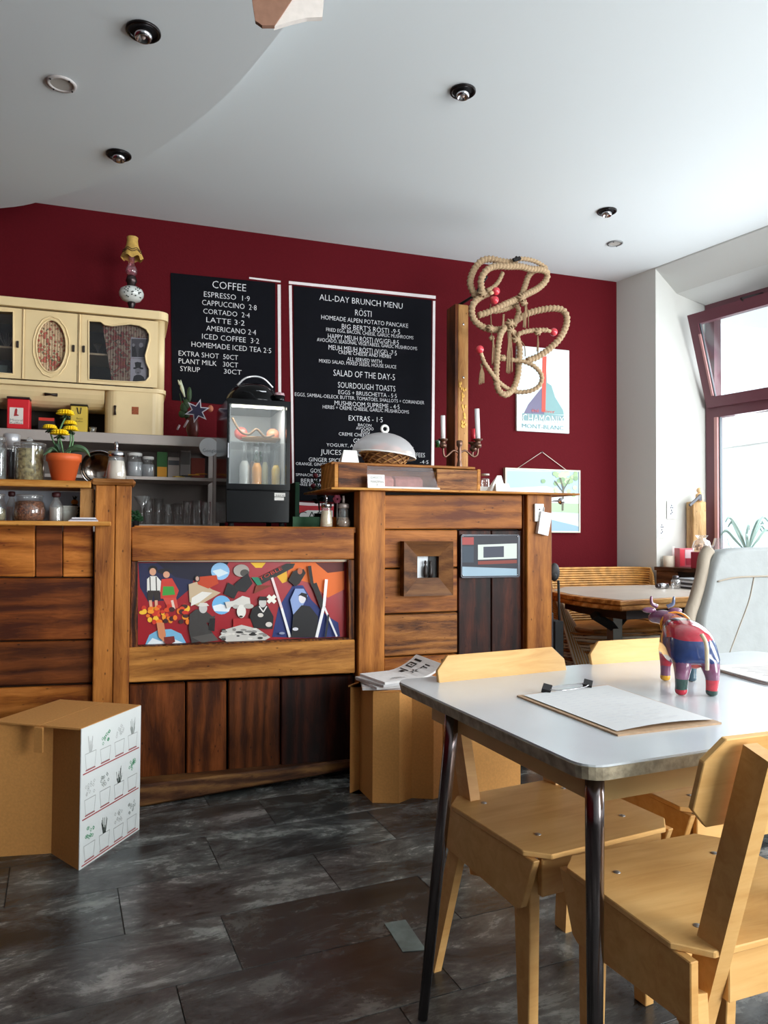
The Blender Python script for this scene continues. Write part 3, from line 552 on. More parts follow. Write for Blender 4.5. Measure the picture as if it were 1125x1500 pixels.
sh += [('p', 'd8885c', [(130, 370), (165, 370), (175, 430), (165, 462), (140, 440)]), ('p', '7a1c14', [(165, 440), (215, 435), (220, 462), (190, 478), (168, 468)]),
 ('p', 'c8b090', [(285, 185), (330, 170), (400, 210), (440, 225), (400, 250), (330, 290), (290, 270)]), ('p', 'e8e4dc', [(300, 250), (350, 220), (400, 225), (340, 270), (296, 290)]), ('p', 'c04018', [(320, 150), (420, 140), (430, 180), (380, 205), (330, 185)]), ('e', '30302c', 327, 157, 13, 16), ('e', 'c8a090', 327, 157, 8, 11),
 ('e', 'a8a098', 540, 118, 38, 30), ('e', '4c4844', 556, 130, 22, 18), ('p', '18181c', [(505, 185), (570, 130), (595, 180), (560, 222), (525, 215)]), ('p', '1c1c1e', [(475, 175), (530, 205), (505, 255), (455, 230)]),
 ('p', '282a28', [(625, 150), (760, 84), (800, 84), (790, 105), (650, 178), (615, 195)]), ('p', '208060', [(588, 150), (622, 150), (640, 185), (618, 190)]), ('p', '7a3018', [(610, 190), (690, 190), (600, 230)]),
 ('l', 'e8d0d0', 12, [(688, 152), (735, 300)]), ('l', 'eeeeee', 12, [(735, 300), (775, 440)]), ('l', 'f0ece0', 18, [(668, 240), (704, 272)]), ('l', 'f0ece0', 18, [(704, 240), (668, 272)]),
 # accordion man
 ('p', '3a3634', [(290, 330), (320, 305), (370, 315), (400, 340), (415, 335), (400, 370), (370, 370), (420, 450), (300, 468), (285, 400)]), ('e', K, 355, 300, 20, 24), ('p', 'dcd8d0', [(328, 290), (340, 274), (372, 274), (384, 288), (350, 292)]), ('p', '141212', [(386, 350), (414, 348), (410, 412), (380, 405)]), ('p', '54504c', [(300, 440), (400, 420), (430, 455), (350, 466)]),
 # sheep and reclining figure
 ('p', 'd8d4cc', [(460, 270), (500, 265), (545, 240), (580, 250), (585, 285), (555, 300), (520, 285), (470, 300)]), ('e', 'e8e4dc', 540, 315, 22, 32), ('e', 'bcb8b0', 575, 290, 24, 12), ('e', 'bcb8b0', 512, 292, 14, 10), ('e', '3a3632', 538, 340, 9, 5), ('p', 'b01c20', [(500, 350), (580, 350), (610, 370), (600, 400), (500, 395)]),
 ('p', 'cfcbc4', [(430, 440), (470, 400), (540, 380), (620, 400), (680, 440), (640, 462), (470, 462)])]
for i in range(26): sh.append(('e', random.choice(['2a2826', '8c8884', 'e4e0d8', '3c3a38']), random.uniform(450, 660), random.uniform(398, 452), random.uniform(7, 20), random.uniform(3, 7)))
sh += [('p', '161416', [(592, 300), (625, 282), (665, 285), (695, 340), (690, 400), (600, 395), (580, 340)]), ('e', K, 642, 272, 18, 24), ('p', '201818', [(620, 262), (628, 242), (660, 244), (664, 262)]), ('l', 'e8e4e0', 6, [(625, 290), (645, 318), (662, 290)]), ('e', 'd8d0c8', 632, 333, 14, 10), ('e', 'd8d0c8', 672, 378, 16, 12),
 # woman in black on blue
 ('p', '8aa0d0', [(775, 260), (800, 205), (840, 205), (860, 240), (830, 300), (790, 330)]), ('p', '141418', [(790, 330), (830, 285), (870, 290), (910, 340), (905, 440), (780, 440)]), ('e', 'e4e0e4', 833, 252, 17, 24), ('p', '101014', [(812, 240), (830, 224), (856, 230), (858, 270), (848, 248), (826, 238)]),
 ('p', '1c1412', [(765, 165), (790, 120), (840, 110), (850, 130), (820, 180), (800, 195)]), ('e', 'b06040', 822, 120, 12, 16), ('l', '1a1614', 16, [(868, 95), (880, 180), (925, 260)]), ('l', '1a1614', 26, [(890, 180), (935, 300)]),
 ('l', 'f0f0f0', 14, [(950, 160), (938, 290), (902, 440)]), ('l', 'e4e4e4', 9, [(938, 290), (1000, 436)]), ('l', '20242c', 10, [(960, 330), (945, 440)]),
 ('e', 'd8d8e0', 800, 400, 14, 8), ('e', '9098b0', 735, 420, 14, 6)]
art(t, YC - .0005, 190, 800, 3.309, sh, eps=.0001)
rm = Matrix.Translation(at(190 + 632 / 3.309, 800 + 168 / 3.309, Y=YC - .0135)) @ Matrix.Rotation(math.radians(-26), 4, 'Y')
text('TOBLE', 0, 0, .115, .016, 0, flat('d83820', .5), t, rotm=rm)
# ================================================================== BAR FRONT PICTURES AND FITTINGS
YP = YF - .05
p = px_rect(592, 793, 664, 873, YP); cx_ = (p[0] + p[1]) / 2
t = thing('deep_frame', 'square deep brown wooden frame with a tiny opening holding two dark figures', 'picture frame', (cx_, YF, p[2]))
i0 = px_rect(613.5, 815, 645, 847, YP); FW = wood('frame_wood', '8a5a2c', '6e421c', '4a2a10', 'x', knots=.2)
def bevelled(name, A, B, mat):  # frame member with its face sloping in to the opening
    return obj(name, hexa(NB(), A, B), mat, t)
x0, x1, z0, z1 = p; a0, a1, c0, c1 = i0
fy, iy, by = YP, YP + .018, YF + .004
for A in [((x0, z1), (x1, z1), (a1, c1), (a0, c1)), ((x0, z0), (x1, z0), (a1, c0), (a0, c0)), ((x0, z0), (x0, z1), (a0, c1), (a0, c0)), ((x1, z0), (x1, z1), (a1, c1), (a1, c0))]:
    bevelled('frame_side', [(A[0][0], fy, A[0][1]), (A[1][0], fy, A[1][1]), (A[2][0], iy, A[2][1]), (A[3][0], iy, A[3][1])], [(q[0], by, q[1]) for q in A], FW)
obj('back', bx(NB(), a0 - .01, a1 + .01, by - .006, by - .002, c0 - .01, c1 + .01), flat('dfe6ec', .6), t)
obj('dark_side', bx(NB(), a0 + (a1 - a0) * .62, a1, by - .012, by - .0065, c0, c1), flat('0c0a0a', .6), t)
for k, fx in enumerate((.42, .66)):
    b = NB(); xx = a0 + (a1 - a0) * fx; hh = c1 - c0
    lathe(b, [(.009, c0 + .002), (.012, c0 + hh * .2), (.010, c0 + hh * .5), (.004, c0 + hh * .60), (.007, c0 + hh * .68), (.004, c0 + hh * .80)], (xx, by - .022), 10); obj('figurine', b, flat('201410', .5), t)
YP = YF - .004
p = px_rect(675, 783, 761, 846, YP); t = thing('metal_plate_picture', 'dark rounded metal plate with pale, red and blue blocks, screwed to the bar', 'picture', ((p[0] + p[1]) / 2, YP, p[2]))
obj('plate', prism(NB(), [(p[0] + .008, p[2]), (p[1] - .008, p[2]), (p[1], p[2] + .008), (p[1], p[3] - .008), (p[1] - .008, p[3]), (p[0] + .008, p[3]), (p[0], p[3] - .008), (p[0], p[2] + .008)], 'y', YP - .004, YP + .02), flat('283040', .3), t)
art(t, YP - .0045, 0, 0, 1, [('p', '1c1e2a', [(677, 785), (759, 784), (759, 844), (677, 845)]), ('p', '9a3c38', [(677, 787), (694, 787), (694, 798), (677, 798)]), ('p', '2c3a48', [(677, 800), (694, 800), (694, 824), (677, 824)]), ('p', 'c4ccc4', [(700, 798), (757, 796), (757, 818), (700, 820)]), ('p', '343848', [(708, 801), (738, 800), (738, 816), (708, 817)]), ('p', '7a2c20', [(700, 822), (757, 820), (757, 825), (700, 827)]), ('p', '8fa8b8', [(677, 830), (757, 833), (757, 843), (677, 844)])], eps=.0002)
for x, y in ((678, 786), (758, 786), (678, 843), (758, 842)): b = NB(); q = at(x, y, Y=YP - .006); ball(b, q, .0035); obj('screw', b, CHROME, t)
# socket and tag on the right post
p = px_rect(782, 738, 795, 764, YF - .034); t = thing('wall_socket', 'small white socket plate screwed to the right bar post', 'socket', ((p[0] + p[1]) / 2, YF - .034, p[2]))
obj('plate', bx(NB(), p[0], p[1], YF - .046, YF - .0305, p[2], p[3], .002), WHITE, t)
for dz in (.3, .68): b = NB(); ball(b, ((p[0] + p[1]) / 2, YF - .046, p[2] + (p[3] - p[2]) * dz), .004, .002, .004); obj('hole', b, MATTBLACK, t)
c = [at(x, y, Y=YF - .06) for x, y in ((793, 749), (809, 752), (803, 785), (788, 781))]
t = thing('card_reader', 'white handheld device hanging tilted on the right bar post', 'device', (c[0].x, YF - .06, c[3].z)); obj('body', hexa(NB(), [v for v in c], [v + Vector((0, .025, 0)) for v in c]), flat('dedede', .4), t)
obj('strap', tube(NB(), [at(796, 752, Y=YF - .05), at(797, 743, Y=YF - .048)], .003, 5), flat('bdbdbd', .5), t)
# coat hook on the end of the bar
q = at(820, 734, Y=3.62); t = thing('coat_hook', 'round chrome hook sticking out from the end of the bar', 'hook', (xe + .02, 3.62, q.z - .02))
obj('rod', tube(NB(), [(xe + .018, 3.62, q.z), (q.x, 3.62, q.z)], .004, 6), CHROME, t); b = NB(); ball(b, (q.x + .01, 3.62, q.z), .02); obj('knob', b, CHROME, t)
obj('plate', bx(NB(), xe + .0205, xe + .026, 3.60, 3.64, q.z - .03, q.z + .03), CHROME, t)
# ------------------------------------------------------------------ tall wooden pillar behind the bar with the rope lamp
YPl = 4.05
pl0, pl1 = at(671, 560, Y=YPl).x, at(686, 560, Y=YPl).x; pz = at(678, 446, Y=YPl).z
pil = thing('timber_pillar', 'tall squared timber pillar rising behind the bar, pale lit front and a side coloured dark as shade', 'pillar', ((pl0 + pl1) / 2, YPl + .12, 0))
obj('beam', bx(NB(), pl0, pl1, YPl, YPl + .13, 0, pz, .004), LIGHTZ, pil)
obj('shaded_beam_side', bx(NB(), pl0 - .018, pl0, YPl + .002, YPl + .13, 0, pz - .0), DARK_Z, pil)  # dark wood slab puts the shade of the pillar's left face into colour
for y in (475, 553): q = at(679, y, Y=YPl - .003); b = NB(); ball(b, q, .007, .003, .007); obj('screw', b, CHROME, pil)
GOLD = flat('d8a850', .5, .3)
b = NB(); random.seed(2)
for i in range(26): q = at(677 + random.uniform(-4, 5), 560 + random.uniform(0, 65), Y=YPl - .001); ball(b, q, .007, .003, .012, 6, 4)
obj('wax_drips', b, GOLD, pil)
YR = 3.86
def R7(pts, dy=None, n=7):
    out = []
    for i, p_ in enumerate(pts):
        d = p_[2] if len(p_) > 2 else 0
        out.append(at(620 + p_[0] / S7, 360 + p_[1] / S7, Y=YR + d))
    return smooth_path(out, n)
rl = thing('rope_lamp', 'tangled thick rope lamp with red bulbs hanging from the timber pillar', 'lamp', tuple(at(740, 585, Y=YR)))
ROPE = flat('b89c7a', .9, name='sisal_rope', bump=.5, bscale=260, var=.25); TW_ = flat('8c7254', .9, name='dark_rope', bump=.4, bscale=200, var=.2)
paths = [([(360, 350, .02), (322, 260, .03), (345, 170, .04), (400, 105, .03), (470, 92, .02), (540, 108, .01), (610, 112), (650, 92, -.02)], .0165),
 ([(655, 90, -.03), (710, 92, -.03), (780, 112, -.02), (850, 155, -.01)], .011),
 ([(405, 320, -.03), (396, 240, -.04), (430, 172, -.05), (490, 142, -.05), (580, 142, -.05), (665, 142, -.04), (740, 160, -.03), (820, 165, -.02), (850, 190), (840, 240, .01), (790, 290, .01), (720, 328), (640, 368, -.01), (560, 402, -.02), (500, 432, -.02), (430, 462, -.01), (375, 478)], .0165),
 ([(830, 172, .03), (770, 168, .04), (725, 205, .05), (700, 270, .04), (675, 345, .02)], .015),
 ([(640, 385, .05), (600, 420, .05), (540, 440, .05), (480, 452, .05)], .014),
 ([(440, 330), (375, 365, -.01), (335, 420, -.01), (345, 500, 0), (400, 552, 0), (470, 575), (545, 572, .02), (600, 545, .03), (650, 505, .03), (720, 465, .02), (800, 442, 0), (890, 430, -.03), (955, 442, -.04), (985, 490, -.05), (975, 565, -.05), (930, 645, -.04), (860, 712, -.02), (785, 762, 0), (710, 790, .01)], .0165),
 ([(560, 560, -.03), (530, 610, -.04), (515, 690, -.04), (508, 770, -.03), (502, 850, -.02), (502, 930, -.02), (520, 995, -.02), (565, 1022, -.02), (615, 985), (648, 900, .01), (658, 800, .02), (662, 700, .02), (635, 620, 0), (585, 560, 0)], .0155),
 ([(520, 765), (600, 782, -.02), (690, 795, -.04), (765, 830, -.06), (812, 890, -.06), (800, 955, -.05), (740, 995, -.03), (650, 1004), (575, 978, .0), (505, 922, -.03), (455, 855, -.05), (418, 800, -.06), (406, 765, -.06)], .011),
 ([(640, 640, -.01), (660, 605, -.03), (710, 588, -.04), (780, 580, -.04), (860, 580, -.05)], .012),
 ([(545, 185, .05), (520, 240, .05), (480, 285, .05), (430, 310, .04)], .011), ([(640, 400, .01), (655, 450, .02), (640, 500, .02), (620, 560, .01)], .013)]
for pts_, r in paths:
    obj('rope', tube(NB(), resample(R7(pts_, n=10), .0048), r * 1.13, 10, rope=.022), ROPE, rl)
def knot(x, y, r=.024, d=-.03):
    c = at(620 + x / S7, 360 + y / S7, Y=YR + d); b = NB()
    for k in range(3):
        a = k * 1.05; pts_ = [c + Vector((math.cos(t_) * r * math.cos(a), math.sin(t_) * r * .7, math.cos(t_) * r * math.sin(a) * .9 + math.sin(t_) * .3 * r)) for t_ in [i * math.pi / 6 for i in range(12)]]
        tube(b, pts_ + [pts_[0]], .007, 6, cap=False)
    obj('knot', b, ROPE, rl)
for k in [(405, 325), (672, 355), (690, 392, .02), (595, 530), (600, 580), (635, 640), (460, 565, .018), (785, 590, .02, -.05), (545, 770, .018), (470, 635, .012)]: knot(*k)
b = NB(); random.seed(9)
def tassel(x, y0, y1, wd, d=-.045, n=9):
    for i in range(n):
        o1 = random.uniform(-.4, .4) * wd; o2 = random.uniform(-1, 1) * wd / 1.3; e = random.uniform(-12, 12)
        tube(b, [at(620 + (x + o1) / S7, 360 + y0 / S7, Y=YR + d), at(620 + (x + o2 * .8 + 3) / S7, 360 + (y0 + y1) / 2 / S7, Y=YR + d), at(620 + (x + o2) / S7, 360 + (y1 + e) / S7, Y=YR + d)], .0032, 5)
tassel(705, 395, 560, 26); tassel(552, 470, 590, 16); tassel(590, 590, 870, 28, n=12); tassel(400, 810, 945, 24); tassel(480, 620, 800, 12, n=5); tassel(785, 600, 735, 7, n=4)
tube(b, R7([(462, 400), (465, 500), (470, 620), (480, 700), (475, 820)]), .004, 5); tube(b, R7([(660, 640), (695, 690), (700, 760)]), .003, 5)
obj('tassels', b, TW_, rl)
BULB = flat('d8404c', .25, name='red_bulb', coat=.4)
for (x, y, sx, sy, d) in [(499, 312, 455, 330, -.05), (491, 373, 470, 358, -.045), (388, 712, 408, 770, -.06), (896, 592, 850, 582, -.05)]:
    c = at(620 + x / S7, 360 + y / S7, Y=YR + d); s_ = at(620 + sx / S7, 360 + sy / S7, Y=YR + d); dv = (c - s_).normalized()
    b = NB(); tube(b, [s_, c - dv * .02], .0105, 10); so = obj('bulb_socket', b, flat('c8ae88', .6), rl)
    b = NB(); tube(b, [c - dv * .026, c - dv * .012], [.009, .014], 12); ball(b, c, .0235, u=16, v=12); obj('bulb', b, BULB, so)
obj('bracket', tube(NB(), [(pl0 + .02, YPl + .05, pz + .006), at(695, 433, Y=YPl - .03), at(713, 405, Y=YR + .03)], .009, 6), MATTBLACK, rl)
b = NB(); bar(b, at(752, 381, Y=YR - .045), at(762, 378, Y=YR - .04), .02, .012); tube(b, [at(758, 379, Y=YR - .04), at(756, 376, Y=YR - .05)], .006, 6); obj('clamp', b, MATTBLACK, rl)
# ------------------------------------------------------------------ tray, cloche and other things on the bar top
t = thing('display_tray', 'wooden display tray of cakes under a clear cover on the bar top', 'tray', (1.3, 3.5, ZT))
tz = Z_(600, 684, 3.40)
xa_, xb_, xc_ = at(490, 700, Y=3.34).x, at(503, 700, Y=3.34).x, at(538, 700, Y=3.34).x; xz_ = at(704, 700, Y=3.34).x; xm_ = at(640, 700, Y=3.34).x
obj('side_board', bx(NB(), xa_, xa_ + .018, 3.34, 3.6, ZT, tz, .002), LIGHTW, t); obj('side_board', bx(NB(), xz_ - .018, xz_, 3.34, 3.6, ZT, tz - .005, .002), LIGHTW, t)
obj('front_board', bx(NB(), xa_ + .018, xc_, 3.34, 3.355, ZT, tz - .002, .002), wood('tray_wood', 'a86a34', '7c4418', '3c1c0c', 'x', scale=2), t)
obj('front_board', bx(NB(), xm_, xz_ - .018, 3.34, 3.355, ZT + .003, tz - .01, .002), wood('tray_wood_b', 'b88048', '8a5428', '4a2812', 'x', scale=2), t)
obj('back_board', bx(NB(), xa_ + .018, xz_ - .018, 3.585, 3.6, ZT, tz - .005), LIGHTW, t)
obj('lid_board', bx(NB(), xa_, xz_, 3.40, 3.62, tz, tz + .012, .002), LIGHTW, t)
obj('tray_plate', bx(NB(), xc_, xm_, 3.30, 3.58, ZT + .001, ZT + .012, .003), WHITE, t)
pt = [(3.315, ZT + .013), (3.585, ZT + .013), (3.585, tz - .003), (3.39, tz - .003)]
obj('clear_cover', prism(NB(), pt, 'x', xc_ + .003, xm_ - .003), clear_glass('acrylic', (250, 240, 240), .07, .12, (250, 235, 235)), t)
for i, (xx, c_) in enumerate([(.27, 'c89088'), (.70, 'b07c74')]):
    X0 = xc_ + (xm_ - xc_) * xx; tag(obj('loaf_cake', prism(NB(), [(3.40, ZT + .0135), (3.52, ZT + .0135), (3.52, ZT + .055), (3.49, ZT + .072), (3.43, ZT + .072), (3.40, ZT + .055)], 'x', X0 - .09, X0 + .06, .006), flat(c_, .7, bump=.3, var=.2), None), ['pink glazed loaf cake at the left under the clear tray cover', 'darker pink loaf cake at the right under the clear tray cover'][i], 'cake', 'loaf cakes in the display tray')
def card(label, x0, y0, x1, y1, Y, lines, z=None):
    x0_, x1_, z0_, z1_ = px_rect(x0, y0, x1, y1, Y); z0_ = z if z is not None else z0_
    tt = thing('price_card', label, 'card', ((x0_ + x1_) / 2, Y, z0_)); 
    obj('card', hexa(NB(), [(x0_, Y, z0_), (x1_, Y, z0_), (x1_, Y + .002, z0_), (x0_, Y + .002, z0_)], [(x0_, Y + .008, z1_), (x1_, Y + .008, z1_), (x1_, Y + .010, z1_), (x0_, Y + .010, z1_)]), PAPER, tt)
    for s, a, yb, c_, h in lines: ptext(s, a, yb, c_, h, Y - .0015, flat('202020', .7), tt)
card('small white handwritten card leaning on the clear tray cover', 539, 695, 564, 713, 3.285, [('CHOCO', 543, 701, 559, 3.6), ('MARZIPAN', 543, 707, 562, 3.4), ('3', 551, 711.5, 553, 3)], ZT)
def tent(label, x0, y0, x1, y1, Y, z, sk=.2, grp='white paper tent cards on the bar'):
    x0_, x1_, z0_, z1_ = px_rect(x0, y0, x1, y1, Y); h = z1_ - z0_; 
    b = NB(); dx = (x1_ - x0_) * sk
    hexa(b, [(x0_, Y, z), (x1_, Y, z), (x1_, Y + .002, z), (x0_, Y + .002, z)], [(x0_ + dx, Y + .022, z + h), (x1_ - dx * .3, Y + .022, z + h), (x1_ - dx * .3, Y + .024, z + h), (x0_ + dx, Y + .024, z + h)])
    hexa(b, [(x0_, Y + .048, z), (x1_, Y + .048, z), (x1_, Y + .05, z), (x0_, Y + .05, z)], [(x0_ + dx, Y + .0245, z + h), (x1_ - dx * .3, Y + .0245, z + h), (x1_ - dx * .3, Y + .0265, z + h), (x0_ + dx, Y + .0265, z + h)])
    return tag(obj('tent_card', b, PAPER), label, 'card', grp)
tent('white folded card standing on the left end of the display tray', 500, 664, 526, 683, 3.42, tz + .012)
tent('tall white folded card at the right of the tray, leaning to a peak', 716, 688, 742, 714, 3.40, ZT, .6); tent('low white folded card in front of the peaked one', 727, 702, 749, 715, 3.32, ZT, .1); tent('pale blank card flat beside the tent cards at the bar end', 700, 706, 722, 716, 3.45, ZT, .3)
tag(obj('red_slip', bx(NB(), at(752, 718, Y=3.4).x, at(785, 718, Y=3.4).x, 3.38, 3.42, ZT, ZT + .004), RED), 'thin red slip lying on the bar top near its right end', 'slip')
# cloche over the bread basket
ZL = tz + .012; cb = at(562, 684, Y=3.51); s_ = mpp(562, 680, 3.51)
t = thing('bread_basket', 'woven wicker basket of bread beneath the mesh cloche', 'basket', (cb.x + .01, 3.51, ZL))
WK = flat('b8854a', .7, bump=.3, var=.3, bscale=70); WK2 = flat('7c5028', .7, bump=.3, var=.3, bscale=70)
r0, r1, hb = 26 * s_, 37 * s_, 18 * s_
obj('basket_wall', lathe(NB(), [(r0, .0), (r1 - .006, hb)], seg=24, cap=False), WK2, t, local=True)
for k in range(12):
    for dr in (1, -1):
        b = NB(); pts_ = []
        for i in range(9):
            v = i / 8; a = k * math.pi / 6 + dr * v * 1.2; r = r0 + (r1 - r0) * v + .003 + .003 * math.sin(i * math.pi + (dr > 0) * 1.6); pts_.append((r * math.cos(a), r * math.sin(a), .004 + hb * v))
        tube(b, pts_, .0042, 5); obj('wicker_strand', b, WK if dr > 0 else WK2, t, local=True)
b = NB(); tube(b, [(r1 * math.cos(a), r1 * math.sin(a), hb) for a in [i * math.pi / 12 for i in range(25)]], .006, 6, cap=False); obj('rim', b, WK, t, local=True)
obj('base', lathe(NB(), [(.0001, .0), (r0, .0), (r0, .006), (.0001, .006)], seg=20, cap=False), WK2, t, local=True)
for i, (dx, dy, rz) in enumerate([(-.045, 0, .2), (.03, -.02, -.4), (.0, .04, 1.2), (.065, .03, .9)]):
    b = NB(); ball(b, (0, 0, 0), .042, .030, .026); bmesh.ops.rotate(b, verts=b.verts, cent=(0, 0, 0), matrix=Matrix.Rotation(rz, 3, 'Z')); bmesh.ops.translate(b, verts=b.verts, vec=(t.location.x + dx, 3.51 + dy, ZL + hb + .016 + (i == 2) * .018))
    tag(obj('bread_roll', b, flat('c07a68', .7, var=.2)), ['leftmost bread roll in the wicker basket', 'front middle bread roll in the wicker basket', 'topmost bread roll in the wicker basket', 'rightmost bread roll in the wicker basket'][i], 'bread', 'bread rolls in the basket')
t = thing('mesh_cloche', 'white mesh dome cover with ring handle over the bread basket', 'food cover', (cb.x, 3.51, ZL))
R = 47 * s_; zb_ = 15 * s_; hd = 33 * s_
MESH = clear_glass('white_mesh', (255, 255, 255), .02, .42, (236, 236, 238))
tl = Matrix.Rotation(math.radians(6), 3, 'Y')
b = lathe(NB(), [(R * math.cos(a), hd * math.sin(a)) for a in [i * math.pi / 2 / 9 for i in range(9)]] + [(.0001, hd)], seg=32, cap=False); bmesh.ops.rotate(b, verts=b.verts, cent=(0, 0, 0), matrix=tl); bmesh.ops.translate(b, verts=b.verts, vec=(0, 0, zb_)); obj('dome', b, MESH, t, local=True)
b = NB(); tube(b, [Vector((R * math.cos(a), R * math.sin(a), 0)) for a in [i * math.pi / 16 for i in range(33)]], .004, 6, cap=False); bmesh.ops.rotate(b, verts=b.verts, cent=(0, 0, 0), matrix=tl); bmesh.ops.translate(b, verts=b.verts, vec=(0, 0, zb_)); obj('rim', b, WHITE, t, local=True)
b = NB(); c = Vector((.005, 0, zb_ + hd + 6 * s_)); tube(b, [c + Vector((math.cos(a) * 4.9 * s_, 0, math.sin(a) * 4.9 * s_)) for a in [i * math.pi / 8 for i in range(17)]], 1.9 * s_, 8, cap=False); obj('ring_handle', b, WHITE, t, local=True)
# bottle
YB_ = 3.78
def bottle(label, cx, prof, Y, mat, z, grp=None): 
    o = px_lathe('bottle', cx, prof, Y, mat, None, zbase=z); return tag(o, label, 'bottle', grp)
GREEN = clear_glass('green_glass', (60, 160, 90), .16, .6, (24, 110, 60))
t = thing('green_bottle', 'green glass bottle behind the candelabra on the bar', 'bottle', tuple(base_of(641, 690, YB_, ZT)))
px_lathe('body', 641, [(10, 693), (10.5, 692), (10.5, 668), (9, 662), (4.6, 655), (3.6, 650)], YB_, GREEN, t, zbase=ZT)
px_lathe('neck', 641, [(3.6, 655.5), (3.4, 649), (3.9, 648), (3.9, 645)], YB_, GREEN, t)
# candelabra
YC_ = 3.71; t = thing('candelabra', 'bronze three-armed candelabra on the bar top in front of the pillar', 'candelabra', tuple(base_of(674, 690, YC_, ZT)))
BR = flat('6e5244', .32, .75, name='bronze')
px_lathe('stem', 673, [(16, 719), (15, 716), (6, 712), (3, 706), (2.5, 700), (4, 697), (4.4, 692), (2.4, 688), (3, 683), (4.2, 676), (3, 670), (2.4, 667), (3.4, 663), (2.4, 660), (3.5, 655), (2, 650), (4.2, 646), (4.6, 640), (3.5, 639)], YC_, BR, t, zbase=ZT)
for (x1_, yc, dd) in [(649, 655, 0), (700, 655, 0), (693, 660, .05)]:
    sg = 1 if x1_ > 673 else -1
    pts_ = [at(673, 664, Y=YC_), at(673 + sg * 8, 660, Y=YC_ + dd * .3), at(673 + sg * 14, 664, Y=YC_ + dd * .6), at(673 + sg * 20, 669, Y=YC_ + dd), at(x1_ - sg * 1, 666, Y=YC_ + dd), at(x1_, yc, Y=YC_ + dd)]
    obj('arm', tube(NB(), smooth_path(pts_, 6), .0055, 7), BR, t)
    px_lathe('candle_cup', x1_, [(1.5, yc + 2), (5, yc), (5.5, yc - 4), (3.5, yc - 5), (4, yc - 9), (7, yc - 10.5), (7, yc - 12), (3, yc - 12)], YC_ + dd, BR, t)
def candle(label, cx, y0, y1, hw, Y, mat, lean=0):
    s1 = mpp(cx, y0, Y); a = at(cx, y0, Y=Y); q = at(cx + lean, y1, Y=Y); b = NB(); tube(b, [a, q], hw * s1, 12)
    wk = NB(); tube(wk, [q, q + Vector((0, 0, .008))], .0012, 4); c = thing('candle', label, 'candle', tuple(a), 'candles in the candelabra'); wx_ = obj('wax', b, mat, c); obj('wick', wk, MATTBLACK, wx_)
WAX = flat('e8e6e6', .45, name='white_wax')
candle('shorter white candle in the left candelabra arm', 649, 643, 609, 3.4, YC_, WAX, -.3); candle('tall white candle in the right candelabra arm, leaning slightly', 700, 643, 599, 3.6, YC_, WAX, -1.5); candle('short red candle behind the tall white one', 693, 647, 628, 3.4, YC_ + .05, flat('d82838', .4), 0)
t = thing('glass_jar', 'small clear glass jar on the bar just right of the tray', 'jar', tuple(base_of(711, 715, 3.5, ZT)))
px_lathe('glass', 711, [(5.5, 716), (6, 715), (6.2, 700), (5.5, 696), (5.8, 694)], 3.5, GLASS2, t, zbase=ZT); px_lathe('lid', 711, [(6, 697), (6, 694), (.01, 694)], 3.5, STEEL, t)
# dispensers on the low worktop
ZLW = Z_(350, 771)
def dispenser(label, cx, yb, yt, hw, Y, z, fill, metal=CHROME, round_=False):
    s1 = mpp(cx, yb, Y); H_ = (yb - yt) * s1; w_ = hw * s1; c = at(cx, yb, Y=Y)
    t = thing('sugar_dispenser', label, 'dispenser', (c.x, Y, z))
    gl = [(w_ * .95, 0), (w_, .004), (w_ * .98, H_ * .2), (w_ * .72, H_ * .6)] if not round_ else [(w_ * .8, 0), (w_ * 1.02, .008), (w_ * 1.05, H_ * .18), (w_ * .8, H_ * .32), (w_ * .68, H_ * .6)]
    obj('glass', lathe(NB(), gl, seg=16, cap=False), GLASS2, t, local=True)
    fi = [(r * .93, max(zz, .003) * 1.0) for r, zz in gl if zz <= H_ * .5]; top = H_ * (.5 if not round_ else .26); r_ = w_ * (.74 if not round_ else .85)
    obj('contents', lathe(NB(), fi + [(r_, top), (.0001, top + .003)], seg=16), fill, t, local=True)
    obj('cap', lathe(NB(), [(w_ * .74, H_ * .6), (w_ * .82, H_ * .61), (w_ * .82, H_ * .72), (w_ * .70, H_ * .745), (w_ * .2, H_ * .77)], seg=18), metal, t, local=True)
    obj('spout', tube(NB(), [(0, 0, H_ * .76), (0, 0, H_ * .9), (-.002, 0, H_)], w_ * .19, 8), metal, t, local=True)
dispenser('glass shaker of pale sugar with wide chrome cap on the low worktop', 478, 771, 724, 9.5, 3.42, ZLW, flat('d8c8a8', .9))
dispenser('round glass shaker of brown sugar crystals beside the bar post', 503, 771, 725, 10, 3.42, ZLW, flat('a89078', .9, bump=.5, var=.4, bscale=120), STEEL, True)
dispenser('glass sugar dispenser with chrome spout on the wooden post cap', 170, 701, 645, 14.5, YF + .05, zt + .026, flat('d8ccbc', .9))
t = thing('flower_pick', 'pink paper blossom on a white stick between the shakers', 'decoration', tuple(base_of(494, 771, 3.5, ZLW)))
b = NB(); 
for k in range(6): a = k * math.pi / 3; q = at(494, 731, Y=3.5); ball(b, (q.x + .013 * math.cos(a), q.y, q.z + .013 * math.sin(a)), .01, .006, .01, 8, 6)
obj('blossom', b, flat('e87898', .6), t); q = at(494, 733, Y=3.5); obj('stick', tube(NB(), [(q.x, 3.5, ZLW), (q.x, 3.5, q.z)], .003, 6), WHITE, t)
tag(px_lathe('orange_cup', 489, [(5, 772), (6, 771), (7, 757)], 3.62, flat('e07818', .5), None, zbase=ZLW), 'small orange cup between the two shakers', 'cup')
q0 = px_rect(429, 757, 468, 771.5, 3.6); t = thing('green_box', 'dark green open box on the low worktop beside the fridge', 'box', ((q0[0] + q0[1]) / 2, 3.6, ZLW))
